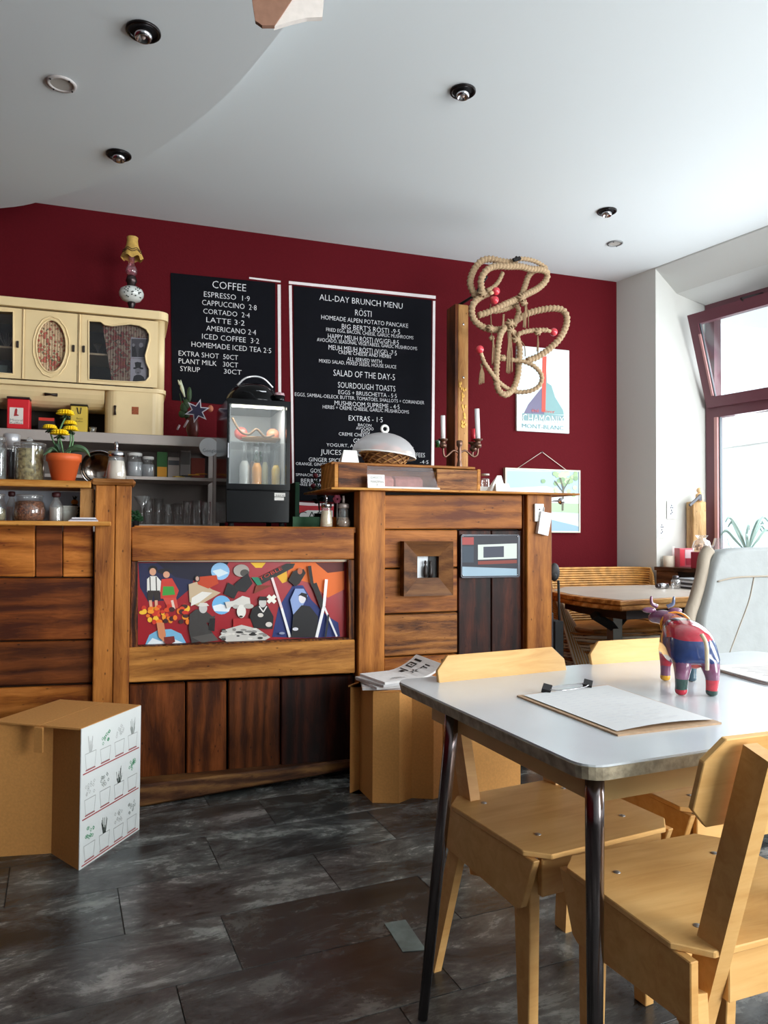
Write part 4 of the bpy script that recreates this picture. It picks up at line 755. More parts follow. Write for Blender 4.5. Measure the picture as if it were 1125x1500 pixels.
GB = flat('1c5a34', .6); b = NB(); bx(b, q0[0], q0[1], 3.6, 3.605, ZLW, q0[3]); bx(b, q0[0], q0[1], 3.70, 3.705, ZLW, q0[3]); bx(b, q0[0], q0[0] + .005, 3.605, 3.70, ZLW, q0[3]); bx(b, q0[1] - .005, q0[1], 3.605, 3.70, ZLW, q0[3]); obj('sides', b, GB, t); obj('bottom', bx(NB(), q0[0] + .005, q0[1] - .005, 3.605, 3.70, ZLW, ZLW + .004), GB, t)
q0 = px_rect(424, 708, 430, 771, 3.95); tag(obj('green_folder', bx(NB(), q0[0] + .01, q0[1] + .01, 3.85, 4.07, ZLW, q0[3], .001), flat('24583c', .6)), 'upright dark green folder squeezed beside the black fridge', 'folder')
def petal_flower(b, c, r, n=10, tilt=.5):
    for k in range(n):
        a = 2 * math.pi * k / n; d = Vector((math.cos(a), math.sin(a) * .9, tilt)); q = Vector(c) + d * r * .6
        ball(b, q, r * .42, r * .42, r * .2, 6, 4)
t = thing('rose_plant', 'dark red roses in a pot behind the shakers', 'flowers', tuple(base_of(468, 771, 3.85, ZLW)))
obj('pot', lathe(NB(), [(.022, 0), (.03, .075), (.026, .075), (.0001, .06)], seg=16), MATTBLACK, t, local=True)
b = NB(); random.seed(4)
for i in range(26): q = at(468 + random.gauss(0, 7), 722 + random.gauss(0, 8), Y=3.85 + random.uniform(-.03, .03)); ball(b, q, .014, .006, .008, 6, 4)
tube(b, [at(468, 750, Y=3.85), at(467, 715, Y=3.85)], .003, 5); tube(b, [at(468, 750, Y=3.85), at(462, 700, Y=3.85)], .003, 5); obj('leaves', b, flat('182a18', .7), t)
b = NB()
for x, y in ((462, 697), (472, 707), (459, 712)): q = at(x, y, Y=3.85); ball(b, q, .014); petal_flower(b, q, .016, 6, .2)
obj('blooms', b, flat('6c1424', .6), t)
# ------------------------------------------------------------------ drinks fridge
yf = 3.60; f0, f1, fz0, fz1 = px_rect(332, 585, 425, 772, yf); fz0 = ZLW; fd = .45; fx0 = f0
t = thing('display_fridge', 'black countertop fridge with glass door and lit shelves of bottles', 'fridge', ((f0 + f1) / 2, yf + fd / 2, fz0))
FB = flat('060608', .12, name='gloss_black', spec=.22)
zm = at(378, 711, Y=yf).z; zt_ = fz1
b = NB(); bx(b, f0, f0 + .018, yf + .03, yf + fd, fz0 + .02, zt_); bx(b, f1 - .018, f1, yf + .03, yf + fd, fz0 + .02, zt_); bx(b, f0 + .018, f1 - .018, yf + .03, yf + fd, zt_ - .02, zt_); bx(b, f0 + .018, f1 - .018, yf + .03, yf + fd, fz0 + .02, zm - .02); obj('cabinet', b, FB, t)
obj('back_wall', bx(NB(), f0 + .018, f1 - .018, yf + fd - .02, yf + fd - .005, zm - .02, zt_ - .02), flat('b4b8bc', .5), t)
for sx in (f0 + .019, f1 - .022): obj('liner', bx(NB(), sx, sx + .003, yf + .04, yf + fd - .021, zm - .019, zt_ - .021), flat('a8acb0', .5), t)
gx0, gx1, gz0, gz1 = px_rect(334, 593, 421, 709, yf - .002)
b = NB(); bx(b, f0, gx0 + .004, yf, yf + .028, zm - .02, zt_ - .002); bx(b, gx1 - .004, f1, yf, yf + .028, zm - .02, zt_ - .002); bx(b, gx0 + .004, gx1 - .004, yf, yf + .028, gz1, zt_ - .002); bx(b, gx0 + .004, gx1 - .004, yf, yf + .028, zm - .02, gz0); dr = obj('door', b, FB, t)
obj('door_glass', bx(NB(), gx0 + .004, gx1 - .004, yf + .008, yf + .013, gz0, gz1), clear_glass('fridge_glass', (250, 252, 252), .10, .05), dr)
obj('handle', bx(NB(), f0 + .004, f0 + .009, yf - .008, yf - .0005, zm + .13, zm + .2), CHROME, dr)
obj('lower_panel', bx(NB(), f0, f1, yf + .004, yf + .029, fz0 + .02, zm - .024, .003), FB, t)
for i in (0, 1):
    for j in (0, 1): obj('foot', lathe(NB(), [(.014, fz0), (.014, fz0 + .02)], ((f0 + .03, f1 - .03)[i], yf + (.05, fd - .04)[j]), 10), MATTBLACK, t)
z1s = at(378, 649, Y=yf + .1).z; b = NB(); bx(b, f0 + .024, f1 - .024, yf + .06, yf + fd - .03, z1s - .004, z1s)
obj('shelf', b, GLASS2, t); obj('shelf', bx(NB(), f0 + .024, f1 - .024, yf + .06, yf + fd - .03, zm - .018, zm - .012), flat('d0d4d4', .4), t)
obj('inside_lamp', bx(NB(), f0 + .03, f1 - .03, yf + .05, yf + .075, zt_ - .032, zt_ - .021), flat('fff6e0', .5, emit=6), t)
l = D.lights.new('fridge_light', 'AREA'); l.shape = 'RECTANGLE'; l.size = .24; l.size_y = .03; l.energy = 1.1; l.color = (1, .97, .88); lo = D.objects.new('fridge_light', l); C.objects.link(lo); lo.location = ((f0 + f1) / 2, yf + .07, zt_ - .036); lo.rotation_euler = (math.radians(12), 0, 0)
px_box('sticker', (402, 722, 418, 727.5), yf + .0025, .001, WHITE, t, .0004); ptext('zero', 403.5, 726.6, 416.5, 3.2, yf + .001, MATTBLACK, t); px_box('sticker', (402, 728.5, 416, 733), yf + .0025, .001, WHITE, t, .0004)
# inside the fridge
zl = zm - .012
def drink(label, cx, yt, hw, Y, mat, neck=True, z=None, body=None):
    z = zl if z is None else z; c = at(cx, 700, Y=Y); s1 = mpp(cx, 700, Y); ht = at(cx, yt, Y=Y).z - z; w_ = hw * s1
    tt = thing('drink_bottle', label, 'bottle', (c.x, Y, z), 'bottles inside the fridge')
    obj('contents', lathe(NB(), [(w_ * .9, .002), (w_ * .92, ht * .5), (w_ * .5, ht * .62)], seg=14), mat, tt, local=True)
    obj('glass', lathe(NB(), [(w_, 0), (w_, ht * .55), (w_ * .5, ht * .7), (w_ * .42, ht)], seg=14, cap=False), GLASS, tt, local=True)
drink('bottle of orange juice at the front of the fridge', 376, 655, 8, yf + .12, flat('f0a020', .4)); drink('bottle of yellow juice right of the orange one in the fridge', 404, 660, 7, yf + .12, flat('e8c030', .4)); drink('pale tall bottle in the centre of the fridge', 388, 652, 5.5, yf + .2, flat('e8e0b0', .4)); drink('clear glass carafe at the left of the fridge', 358, 650, 8, yf + .14, flat('c8c8c4', .4)); drink('brown bottle behind the orange juice in the fridge', 369, 650, 4, yf + .26, flat('8a4818', .4))
tag(px_lathe('yellow_tub', 385, [(9, 712), (10, 711), (10, 706)], yf + .075, flat('e8e0a0', .5), None, zbase=zl), 'low pale yellow tub at the bottom front of the fridge', 'tub')
b = NB(); random.seed(8)
for i in range(18): q = at(378 + random.gauss(0, 3), 668 + random.gauss(0, 5), Y=yf + .29); ball(b, q, .009, .005, .012, 6, 4)
tube(b, [at(378, 705, Y=yf + .29), at(378, 668, Y=yf + .29)], .01, 6); tag(obj('mint_bunch', b, flat('1c5a2c', .7)), 'bunch of green mint in the middle of the fridge', 'herbs')
tt = thing('serving_bowl', 'shallow wooden bowl on the upper fridge shelf', 'bowl', (at(382, 649, Y=yf + .22).x, yf + .22, z1s)); obj('bowl', lathe(NB(), [(.0001, .001), (.05, .001), (.11, .035), (.115, .036), (.112, .03), (.05, .008), (.0001, .007)], seg=22, cap=False), flat('8a6a48', .5), tt, local=True)
for i, (x, y, lab) in enumerate([(353, 617, 'left red apple on the upper fridge shelf'), (400, 622, 'right orange-red apple on the upper fridge shelf')]):
    c = at(x, y, Y=yf + .2); b = NB(); ball(b, (c.x, c.y, z1s + .036 + .022), .034, .034, .032, 14, 10); tag(obj('apple', b, flat(['c86058', 'd88868'][i], .4)), lab, 'apple', 'apples in the fridge')
b = NB(); tube(b, smooth_path([at(340, 612, Y=yf + .1), at(352, 632, Y=yf + .1), at(365, 636, Y=yf + .1), at(376, 629, Y=yf + .1), at(388, 640, Y=yf + .1), at(402, 637, Y=yf + .1)], 6), .006, 6); tag(obj('branch', b, flat('6a5038', .7)), 'thin curved twig behind the fridge glass', 'twig')
# on top of the fridge
t = thing('black_cloche', 'large black domed lid with chrome arched handle on top of the fridge', 'lid', ((at(370, 580, Y=3.78).x), 3.78, zt_))
s1 = mpp(370, 570, 3.78); obj('dome', lathe(NB(), [(40 * s1, 0), (40 * s1, .012), (37 * s1, 12 * s1), (30 * s1, 22 * s1), (18 * s1, 29 * s1), (.0001, 31 * s1)], seg=30), FB, t, local=True)
b = NB(); tube(b, smooth_path([(-24 * s1, -.05, 25 * s1), (-14 * s1, -.06, 35 * s1), (0, -.06, 39 * s1), (14 * s1, -.06, 36 * s1), (27 * s1, -.05, 25 * s1)], 6), .005, 8); obj('handle', b, flat('e8e8ea', .2, .6), t, local=True)
obj('badge', bx(NB(), .0, 14 * s1, -34.5 * s1, -33 * s1, 14 * s1, 15.5 * s1), CHROME, t, local=True)
t = thing('small_tin', 'small round black tin with a patterned pink lid beside the black dome', 'tin', (at(409, 583, Y=3.68).x, 3.68, zt_)); s1 = mpp(409, 575, 3.68)
obj('tin', lathe(NB(), [(8 * s1, 0), (8 * s1, 11 * s1)], seg=18), FB, t, local=True); obj('lid', lathe(NB(), [(8.3 * s1, 11 * s1), (7 * s1, 15 * s1), (.0001, 17 * s1)], seg=18), flat('c09aa0', .4, var=.6, bscale=160), t, local=True)
# ================================================================== STAINLESS SHELF UNIT AND CREAM HUTCH
YS = 4.2
sx1 = at(322, 700, Y=YS).x; szt = at(160, 634, Y=YS).z
bc = thing('back_counter', 'low dark back counter under the steel shelves', 'counter', (-.5, 4.36, 0)); b = NB(); bx(b, -1.6, .42, YS - .03, 4.59, 0, 1.10); obj('carcass', b, flat('4a4644', .6), bc); obj('top', bx(NB(), -1.6, .45, YS - .05, 4.592, 1.10, 1.14), STEEL, bc)
su = thing('steel_shelf_unit', 'stainless steel shelf unit on the back counter under the cream hutch', 'shelf unit', (-.5, 4.39, 1.14))
obj('top_shelf', bx(NB(), -1.6, sx1, YS, 4.585, szt - .055, szt, .002), STEEL, su)
sz2 = at(200, 697, Y=YS).z; obj('shelf', bx(NB(), -1.6, sx1 - .03, YS + .02, 4.58, sz2 - .018, sz2, .001), STEEL, su)
szb = at(260, 768.5, Y=YS).z; obj('bottom_shelf', bx(NB(), -1.6, sx1, YS, 4.585, 1.14, max(szb, 1.16)), STEEL, su); szb = max(szb, 1.16)
obj('upright', bx(NB(), sx1 - .035, sx1, YS, YS + .04, szb, szt - .055), STEEL, su); obj('upright', bx(NB(), sx1 - .03, sx1, 4.54, 4.58, szb, szt - .055), STEEL, su); obj('upright', bx(NB(), -1.6, -1.565, YS, YS + .04, szb, szt - .055), STEEL, su)
obj('back_sheet', bx(NB(), -1.6, sx1, 4.586, 4.592, szb, szt - .055), flat('706660', .4, .2), su)
t = thing('round_sticker', 'round white sticker lettered in grey on the corner of the steel shelves', 'sticker', tuple(at(307, 669, Y=YS - .002))); c = at(306, 655, Y=YS - .002); b = NB(); tube(b, [(c.x, YS - .004, c.z), (c.x, YS - .0005, c.z)], .052, 28); obj('disc', b, flat('f2f8fa', .5), t); ptext('Google', 297, 662, 317, 5, YS - .0052, flat('7a8890', .6), t)
# things in the steel unit
def jar(label, cx, yb, yt, hw, Y, z, fill=None, lid=WHITE, lidh=.14, name='jar', grp='jars in the steel shelf unit', full=.7, knob=False, shape=None, glass=GLASS):
    c = at(cx, yb, Y=Y); s1 = mpp(cx, yb, Y); H_ = (yb - yt) * s1; w_ = hw * s1; t = thing('glass_jar', label, 'jar', (c.x, Y, z), grp)
    sh_ = shape or [(.92, 0), (1, .04), (1, .7), (.82, .84), (.82, 1)]; hh = H_ * (1 - lidh)
    obj('glass', lathe(NB(), [(r * w_, v * hh) for r, v in sh_], seg=20, cap=False), glass, t, local=True)
    if fill is not None: obj('contents', lathe(NB(), [(r * w_ * .93, max(.003, v * hh)) for r, v in sh_ if v <= full] + [((next(r for r, v in sh_ if v >= full)) * w_ * .88, full * hh), (.0001, full * hh + .003)], seg=18), fill, t, local=True)
    rt_ = sh_[-1][0] * w_
    lo__ = t
    if lid is not None: lo__ = obj('lid', lathe(NB(), [(rt_ * 1.05, hh), (rt_ * 1.07, H_ * .98), (rt_ * .9, H_), (.0001, H_)], seg=20), lid, t, local=True)
    if knob: b = NB(); ball(b, (0, 0, H_ + w_ * .2), w_ * .24, u=14, v=10); obj('knob', b, GLASS2, lo__, local=True)
    return t
jar('wide glass preserve jar with white lid, left on the steel middle shelf', 197, 696, 661, 12, YS + .08, sz2, flat('b8bcc0', .4)); jar('smaller glass preserve jar with white lid, right on the steel middle shelf', 217, 696, 666, 9, YS + .08, sz2, flat('a8acb0', .4))
def carton(label, r, Y, z, col, depth=.06, cat='box', grp='cartons on the steel middle shelf', txt=None, band=None):
    x0_, x1_, z0_, z1_ = px_rect(*r, Y); t = thing('carton', label, cat, ((x0_ + x1_) / 2, Y, z), grp); obj('box', bx(NB(), x0_, x1_, Y, Y + depth, z, z1_, .001), flat(col, .6), t)
    if band: obj('label', bx(NB(), x0_ + .002, x1_ - .002, Y - .001, Y, z + (z1_ - z) * band[1], z + (z1_ - z) * band[2]), flat(band[0], .6), t)
    return t
carton('green and yellow tea carton on the steel middle shelf', (230, 662, 245, 696), YS + .09, sz2, '2c6a2c', band=('e8a020', .03, .42)); carton('white tea carton with dark label beside the green one', (246, 670, 263, 696), YS + .08, sz2, 'b0a49c', band=('4a4c50', .62, .85)); carton('grey patterned carton next to the white tea carton', (264, 660, 279, 696), YS + .12, sz2, '8c8480', band=('5c5854', .5, .95)); carton('dull red carton at the right of the steel middle shelf', (280, 671, 300, 696), YS + .14, sz2, '7a2c1c')
for i in range(4):
    q = at(262 + i * 11, 690 - (i % 2) * 2, Y=YS + .05); b = NB(); bx(b, -.03, .03, -.014, .014, -.003, .003, .001); bmesh.ops.rotate(b, verts=b.verts, cent=(0, 0, 0), matrix=Matrix.Rotation(.5 - i * .35, 3, 'Z')); bmesh.ops.translate(b, verts=b.verts, vec=(q.x, YS + .045, sz2 + .0035 + i * .0065)); tag(obj('snack_bar', b, flat(['e8c040', '2c2018', 'e8a830', 'c88820'][i], .35)), ['lowest snack packet of the small pile on the steel middle shelf', 'dark snack packet second from the bottom of the pile', 'orange-yellow snack packet third from the bottom of the pile', 'topmost snack packet of the pile on the steel shelf'][i], 'packet', 'snack packets on the steel shelf')
def glass(label, cx, yt, hw, Y, z, yb=768, mat=GLASS):
    c = at(cx, yb, Y=Y); s1 = mpp(cx, yb, Y); H_ = at(cx, yt, Y=Y).z - z; w_ = hw * s1
    return tag(obj('drinking_glass', lathe(NB(), [(c_ * w_, v * H_ + z) for c_, v in [(.0001, .03), (.75, .03), (.78, 0), (.8, 0), (1, 1), (.96, 1), (.75, .05)]], (c.x, Y), 16, cap=False), mat), label, 'glass', 'tumblers on the bottom steel shelf')
for i, (x, yt, lab) in enumerate([(217, 731, 'tumbler just right of the martini glass'), (232, 730, 'second tumbler right of the martini glass'), (246, 738, 'short tumbler in the middle of the row of glasses'), (260, 737, 'short tumbler next right of the middle one'), (274, 734, 'tumbler third from the right end of the row'), (288, 733, 'tumbler second from the right end of the row'), (302, 735, 'tumbler at the right end of the row')]): glass(lab, x, yt, 6.5, YS + .07 + (i % 2) * .05, szb)
c = at(208, 765, Y=YS + .05); s1 = mpp(208, 765, YS + .05); hh = at(208, 727, Y=YS + .05).z - szb
tag(obj('martini_glass', lathe(NB(), [(8 * s1, szb), (1 * s1, szb + .004), (.9 * s1, szb + hh * .55), (13 * s1, szb + hh), (12.4 * s1, szb + hh), (.7 * s1, szb + hh * .58)], (c.x, YS + .05), 18, cap=False), GLASS2), 'martini glass with wide conical bowl at the left of the tumblers', 'glass')
t = thing('potted_herb', 'small bushy green herb pot on the steel back counter edge, left of the martini glass', 'plant', (at(199, 762, Y=YS - .03).x, YS - .03, 1.14))
b = NB(); random.seed(6)
for i in range(60): q = at(199 + random.gauss(0, 5), 758 + random.gauss(0, 5), Y=YS - .02 + random.uniform(-.02, .02)); ball(b, (q.x, YS - .03 + random.uniform(-.02, .012), max(q.z, 1.2)), .011, .005, .006, 6, 4)
obj('leaves', b, flat('1c5028', .6, var=.4), t); obj('pot', lathe(NB(), [(.015, 0), (.018, .06)], seg=12), MATTBLACK, t, local=True)
# cream hutch on the steel top
YH = 4.2; hz0 = szt; hx1 = at(243, 510, Y=YH).x; hzt = at(120, 449, Y=YH).z + .01; hzm = at(120, 569, Y=YH).z
hu = thing('cream_hutch', 'vintage cream kitchen hutch with glass and oval doors on the steel shelf unit', 'cabinet', (-.4, 4.4, hz0))
b = NB(); hx0 = -1.3
bx(b, hx0, hx1 - .02, 4.57, 4.585, hz0, hzt - .03); bx(b, hx0, hx0 + .02, YH + .02, 4.57, hz0, hzt - .03); obj('back', b, flat('5a5044', .7), hu)
# rounded side
def rbox(name, x0, x1, y0, y1, z0, z1, r, mat, par, both=False):
    pts_ = [(x0, y1), (x0, y0)] + [(x1 - r + r * math.sin(a), y0 + r - r * math.cos(a)) for a in [i * math.pi / 12 for i in range(7)]] + [(x1, y1)]
    if both: pts_ = [(x0, y1)] + [(x0 + r - r * math.cos(a), y0 + r - r * math.sin(a)) for a in [i * math.pi / 12 for i in range(7)]] + pts_[2:]
    return obj(name, prism(NB(), pts_, 'z', z0, z1, .002), mat, par)
rbox('cornice', hx0, hx1 + .012, YH - .02, 4.585, hzt - .045, hzt, .05, CREAM, hu)
rbox('bottom_board', hx0, hx1 + .005, YH - .005, 4.57, hzm - .0, hzm + .022, .05, CREAM, hu)
obj('side', bx(NB(), hx1 - .03, hx1 - .006, YH + .03, 4.57, hzm + .022, hzt - .045), CREAM, hu); b = lathe(NB(), [(.03, hzm + .022), (.03, hzt - .045)], (hx1 - .035, YH + .03), 20); obj('corner_post', b, CREAM, hu)
BRN = flat('2a1c14', .5)
def hrect(r): return px_rect(*r, YH)
dz0, dz1 = hzm + .03, hzt - .052
def lacefill(): 
    m, nt, b = newmat('floral_fabric'); N = nt.nodes.new; L = nt.links.new; tc = N('ShaderNodeTexCoord'); v = N('ShaderNodeTexVoronoi'); v.inputs['Scale'].default_value = 60; L(tc.outputs['Object'], v.inputs['Vector'])
    cr = N('ShaderNodeValToRGB'); cr.color_ramp.interpolation = 'CONSTANT'; e = cr.color_ramp.elements; e[0].position = 0; e[0].color = srgb('a04848'); e[1].position = .48; e[1].color = srgb('c8ae8c')
    for p_, c_ in ((.14, 'b86a50'), (.22, '5a5a48'), (.28, 'c8ae8c'), (.40, 'b89878')): k = e.new(p_); k.color = srgb(c_)
    n = N('ShaderNodeTexNoise'); n.inputs['Scale'].default_value = 14; L(tc.outputs['Object'], n.inputs['Vector']); mt = N('ShaderNodeMath'); mt.operation = 'MULTIPLY'; L(v.outputs['Distance'], mt.inputs[0]); L(n.outputs['Fac'], mt.inputs[1]); m2 = N('ShaderNodeMath'); m2.operation = 'MULTIPLY'; m2.inputs[1].default_value = 1.25; L(mt.outputs[0], m2.inputs[0]); L(m2.outputs[0], cr.inputs[0])
    w_ = N('ShaderNodeTexWave'); w_.inputs['Scale'].default_value = 24; w_.bands_direction = 'X'; L(tc.outputs['Object'], w_.inputs['Vector']); bp = N('ShaderNodeBump'); bp.inputs['Strength'].default_value = .4; bp.inputs['Distance'].default_value = .01; L(w_.outputs['Fac'], bp.inputs['Height']); L(bp.outputs[0], b.inputs['Normal'])
    L(cr.outputs[0], b.inputs['Base Color']); b.inputs['Roughness'].default_value = .8; return m
FLORAL = lacefill()
def door(r, hole, label):
    """door panel with a shaped opening: hole = list of (x,z) points, built as a ring of faces"""
    x0, x1 = r; o_ = []; n = len(hole); cx = sum(h[0] for h in hole) / n; cz = sum(h[1] for h in hole) / n
    for hx, hz in hole:
        dx, dz = hx - cx, hz - cz; k = min([(x1 - cx) / dx if dx > 1e-6 else 9e9, (x0 - cx) / dx if dx < -1e-6 else 9e9, (dz1 - cz) / dz if dz > 1e-6 else 9e9, (dz0 - cz) / dz if dz < -1e-6 else 9e9]); o_.append([cx + dx * k, cz + dz * k])
    for qx, qz in ((x0, dz0), (x0, dz1), (x1, dz0), (x1, dz1)):
        j = min(range(n), key=lambda i: (o_[i][0] - qx) ** 2 + (o_[i][1] - qz) ** 2); o_[j] = [qx, qz]
    b = NB(); y0, y1 = YH, YH + .018
    of = [b.verts.new((a, y0, c)) for a, c in o_]; hf = [b.verts.new((a, y0, c)) for a, c in hole]; ob = [b.verts.new((a, y1, c)) for a, c in o_]; hb_ = [b.verts.new((a, y1, c)) for a, c in hole]
    for i in range(n):
        j = (i + 1) % n; b.faces.new((of[i], of[j], hf[j], hf[i])); b.faces.new((hf[i], hf[j], hb_[j], hb_[i])); b.faces.new((of[i], of[j], ob[j], ob[i])); b.faces.new((ob[i], ob[j], hb_[j], hb_[i]))
    d = obj('door', b, CREAM, hu, label=label)
    b = NB(); tube(b, [Vector((a, y0 - .001, c)) for a, c in hole] + [Vector((hole[0][0], y0 - .001, hole[0][1]))], .0045, 6, cap=False); obj('moulding', b, CREAM, d); return d
def dpx(pts): return [(at(x, y, Y=YH).x, at(x, y, Y=YH).z) for x, y in pts]
def sub(pts, n=4):
    out = []
    for a, b_ in zip(pts, pts[1:] + pts[:1]): out += [(a[0] + (b_[0] - a[0]) * i / n, a[1] + (b_[1] - a[1]) * i / n) for i in range(n)]
    return out
k5 = lambda pts: [(a / 4.5, 330 + c_ / 4.5) for a, c_ in pts]
dA = door((-.97, at(31, 500, Y=YH).x), sub(dpx(k5([(-330, 545), (88, 570), (88, 980), (-330, 955)]))), 'left cream door with rectangular glass')
dB = door((at(37, 500, Y=YH).x, at(113, 500, Y=YH).x), dpx([(75 + 22 * math.cos(a), 507 + 38.5 * math.sin(a)) for a in [-i * math.pi / 14 for i in range(28)]]), 'middle cream door with oval floral opening')
hole = k5([(584, 628), (664, 634), (690, 655), (740, 662), (800, 655), (860, 650), (920, 660), (965, 685), (985, 720), (985, 760), (972, 810), (958, 860), (965, 905), (985, 950), (985, 1000), (960, 1030), (900, 1035), (740, 1028), (584, 1018)])
hs_ = []
for a, b_ in zip(hole, hole[1:] + hole[:1]):
    L_ = math.hypot(b_[0] - a[0], b_[1] - a[1]); n_k = max(1, int(L_ / 8)); hs_ += [(a[0] + (b_[0] - a[0]) * i / n_k, a[1] + (b_[1] - a[1]) * i / n_k) for i in range(n_k)]
dC = door((at(119, 510, Y=YH).x, at(231, 510, Y=YH).x), dpx(hs_), 'right cream door with curvy guitar-shaped glass')
b = NB(); sc_ = []
for i in range(64):
    a = i * 2 * math.pi / 63.999; k = 1 + .035 * abs(math.sin(a * 7)); q = at(75 + 26 * k * math.cos(a), 508 + 43 * k * math.sin(a), Y=YH - .002); sc_.append(q)
tube(b, sc_ + [sc_[0]], .0035, 6, cap=False); obj('scalloped_rim', b, CREAM, dB)
for d, x0, x1 in ((dB, 50, 100),): 
    a_, c_ = at(x0, 507, Y=YH).x, at(x1, 507, Y=YH).x; obj('fabric', bx(NB(), a_, c_, YH + .020, YH + .023, at(75, 550, Y=YH).z, at(75, 465, Y=YH).z), FLORAL, d)
pg = dpx(k5([(672, 640), (990, 660), (990, 1040), (740, 1040)])); obj('fabric', prism(NB(), pg, 'y', YH + .030, YH + .033), FLORAL, dC)
gp = px_rect(129, 468, 219, 561, YH); obj('door_glass', bx(NB(), gp[0] - .01, gp[1] + .015, YH + .020, YH + .023, gp[2] - .02, gp[3]), clear_glass('hutch_glass', (225, 225, 230), .05, .01), dC)
obj('door_glass', bx(NB(), -.93, at(21, 500, Y=YH).x, YH + .020, YH + .023, dz0 + .03, dz1 - .03), clear_glass('hutch_glass_b', (225, 225, 230), .05, .01), dA)
for dd, x, y in ((dA, 25.5, 504), (dB, 107.5, 510), (dC, 122.5, 511)): px_box('handle', (x - 1.8, y - 5, x + 1.8, y + 5), YH - .010, .0098, BRN, dd, .002)
for x in (34, 116.5):
    q = at(x, 500, Y=YH); obj('mullion', bx(NB(), q.x - .009, q.x + .009, YH + .002, YH + .02, dz0, dz1), CREAM, hu); obj('mullion', bx(NB(), q.x - .003, q.x + .003, YH - .006, YH + .001, dz0, dz1, .002), CREAM, hu)
obj('inner_shelf', bx(NB(), -1.2, hx1 - .035, YH + .05, 4.56, at(150, 515, Y=YH).z - .01, at(150, 515, Y=YH).z), CREAM, hu)
obj('inner_back', bx(NB(), -1.2, hx1 - .035, 4.56, 4.568, hzm + .03, hzt - .05), flat('26242c', .8), hu)
# photos in the door glass
for (r, lab) in (((191.5, 495, 216, 525), 'photo'), ((191, 525.5, 215, 559), 'photo')):
    ph = px_box('photo', r, YH + .0275, .001, flat('e4e0dc', .5), dC, 0)
sh7 = lambda s: s
art(dC, YH + .027, 0, 330, 4.5, [('p', '6a6664', [(866, 748), (972, 750), (966, 870), (866, 868)]), ('p', '2a2828', [(870, 800), (890, 790), (905, 868), (870, 866)]), ('e', 'b8b4b0', 880, 790, 9, 11), ('e', 'c0bcb8', 930, 790, 14, 16), ('p', '3c3a38', [(915, 810), (950, 800), (960, 868), (912, 868)]), ('p', '181818', [(888, 905), (905, 900), (932, 905), (928, 935), (945, 940), (942, 950), (880, 948), (878, 938), (892, 935)]), ('e', 'a8a4a0', 910, 962, 20, 22), ('p', 'e8e4e0', [(880, 985), (940, 985), (950, 1000), (876, 1000)]), ('p', '1c1a1a', [(874, 1030), (882, 995), (900, 985), (925, 985), (948, 1000), (955, 1032)]), ('e', '383430', 910, 972, 8, 3)], eps=.0001)
# lower part of the hutch
lc0 = at(153, 605, Y=YH).x
rbox('bread_cupboard', lc0, hx1 - .005, YH + .0, 4.56, hz0, hzm, .06, CREAM, hu, True)
q = at(168.5, 601, Y=YH - .008); b = NB(); tube(b, [q + Vector((0, 0, -.024)), q + Vector((0, -.006, 0)), q + Vector((0, 0, .024))], [.007, .004, .007], 8); obj('handle', b, BRN, hu)
px_box('worn_patch', (193, 596, 203, 607), YH - .0014, .0012, flat('a8542c', .7, var=.5, bscale=200), hu, 0)
# curved scoop drawer front above the recess
x0_ = hx0 + .02; pts_ = [(YH + .03, hzm)] + [(YH + .03 + .10 * (1 - math.cos(a)) , hzm - .095 * math.sin(a)) for a in [i * math.pi / 12 for i in range(7)]] + [(YH + .25, hzm - .095), (YH + .25, hzm)]
obj('curved_drawer', prism(NB(), pts_, 'x', x0_, lc0 - .002), CREAM, hu)
q = at(75, 578, Y=YH + .03); b = NB(); tube(b, [q + Vector((-.03, -.0, 0)), q + Vector((0, -.008, 0)), q + Vector((.03, 0, 0))], [.009, .005, .009], 8); obj('handle', b, BRN, hu)
obj('recess_back', bx(NB(), x0_, lc0, 4.55, 4.569, hz0, hzm), flat('2c2218', .7), hu)
# things in the hutch and on the steel top
def tin(label, r, Y, col, lidcol, lab, texts, z=hz0, dep=.09, grp=None):
    x0_, x1_, z0_, z1_ = px_rect(*r, Y); t = thing('storage_tin', label, 'tin', ((x0_ + x1_) / 2, Y, z), grp)
    h = z1_ - z; obj('body', bx(NB(), x0_, x1_, Y, Y + dep, z, z + h * .93, .004), flat(col, .35), t); obj('lid', bx(NB(), x0_ - .002, x1_ + .002, Y - .002, Y + dep + .002, z + h * .93, z + h, .003), flat(lidcol, .3), t)
    if lab: px_box('paper_label', lab, Y - .001, .0009, flat('e0d8d0', .6), t, 0)
    for s, a, yb, c_, hh, m in texts: ptext(s, a, yb, c_, hh, Y - .0022, m, t)
    return t
t = tin('red coffee tin with a white label in the hutch recess', (10, 581, 43, 627), YH + .0, 'd01c28', '2c1418', (14, 597, 34, 621), [('Mistral', 15, 616.5, 33, 3.4, MATTBLACK), ('Kaffee', 15, 620.5, 33, 3, MATTBLACK)], grp='coffee tins in the hutch')
art(t, YH - .0015, 0, 330, 4.5, [('p', 'a02020', [(92, 1250), (98, 1215), (108, 1205), (115, 1215), (112, 1245), (126, 1252), (120, 1256), (90, 1258)])], eps=.0002)
t = tin('yellow coffee tin with black clip lid behind the yellow flowers', (103, 592, 128, 631), YH + .03, 'd8b848', '241c10', None, [('Basis', 112, 614, 121, 2.6, MATTBLACK), ('Kaffee', 111, 618, 121, 2.4, MATTBLACK)], grp='coffee tins in the hutch')
b = NB(); tube(b, [at(113, 597, Y=YH + .026), at(115, 606, Y=YH + .026), at(117.5, 606, Y=YH + .026), at(119, 597, Y=YH + .026)], .0025, 5); obj('clip', b, MATTBLACK, t)
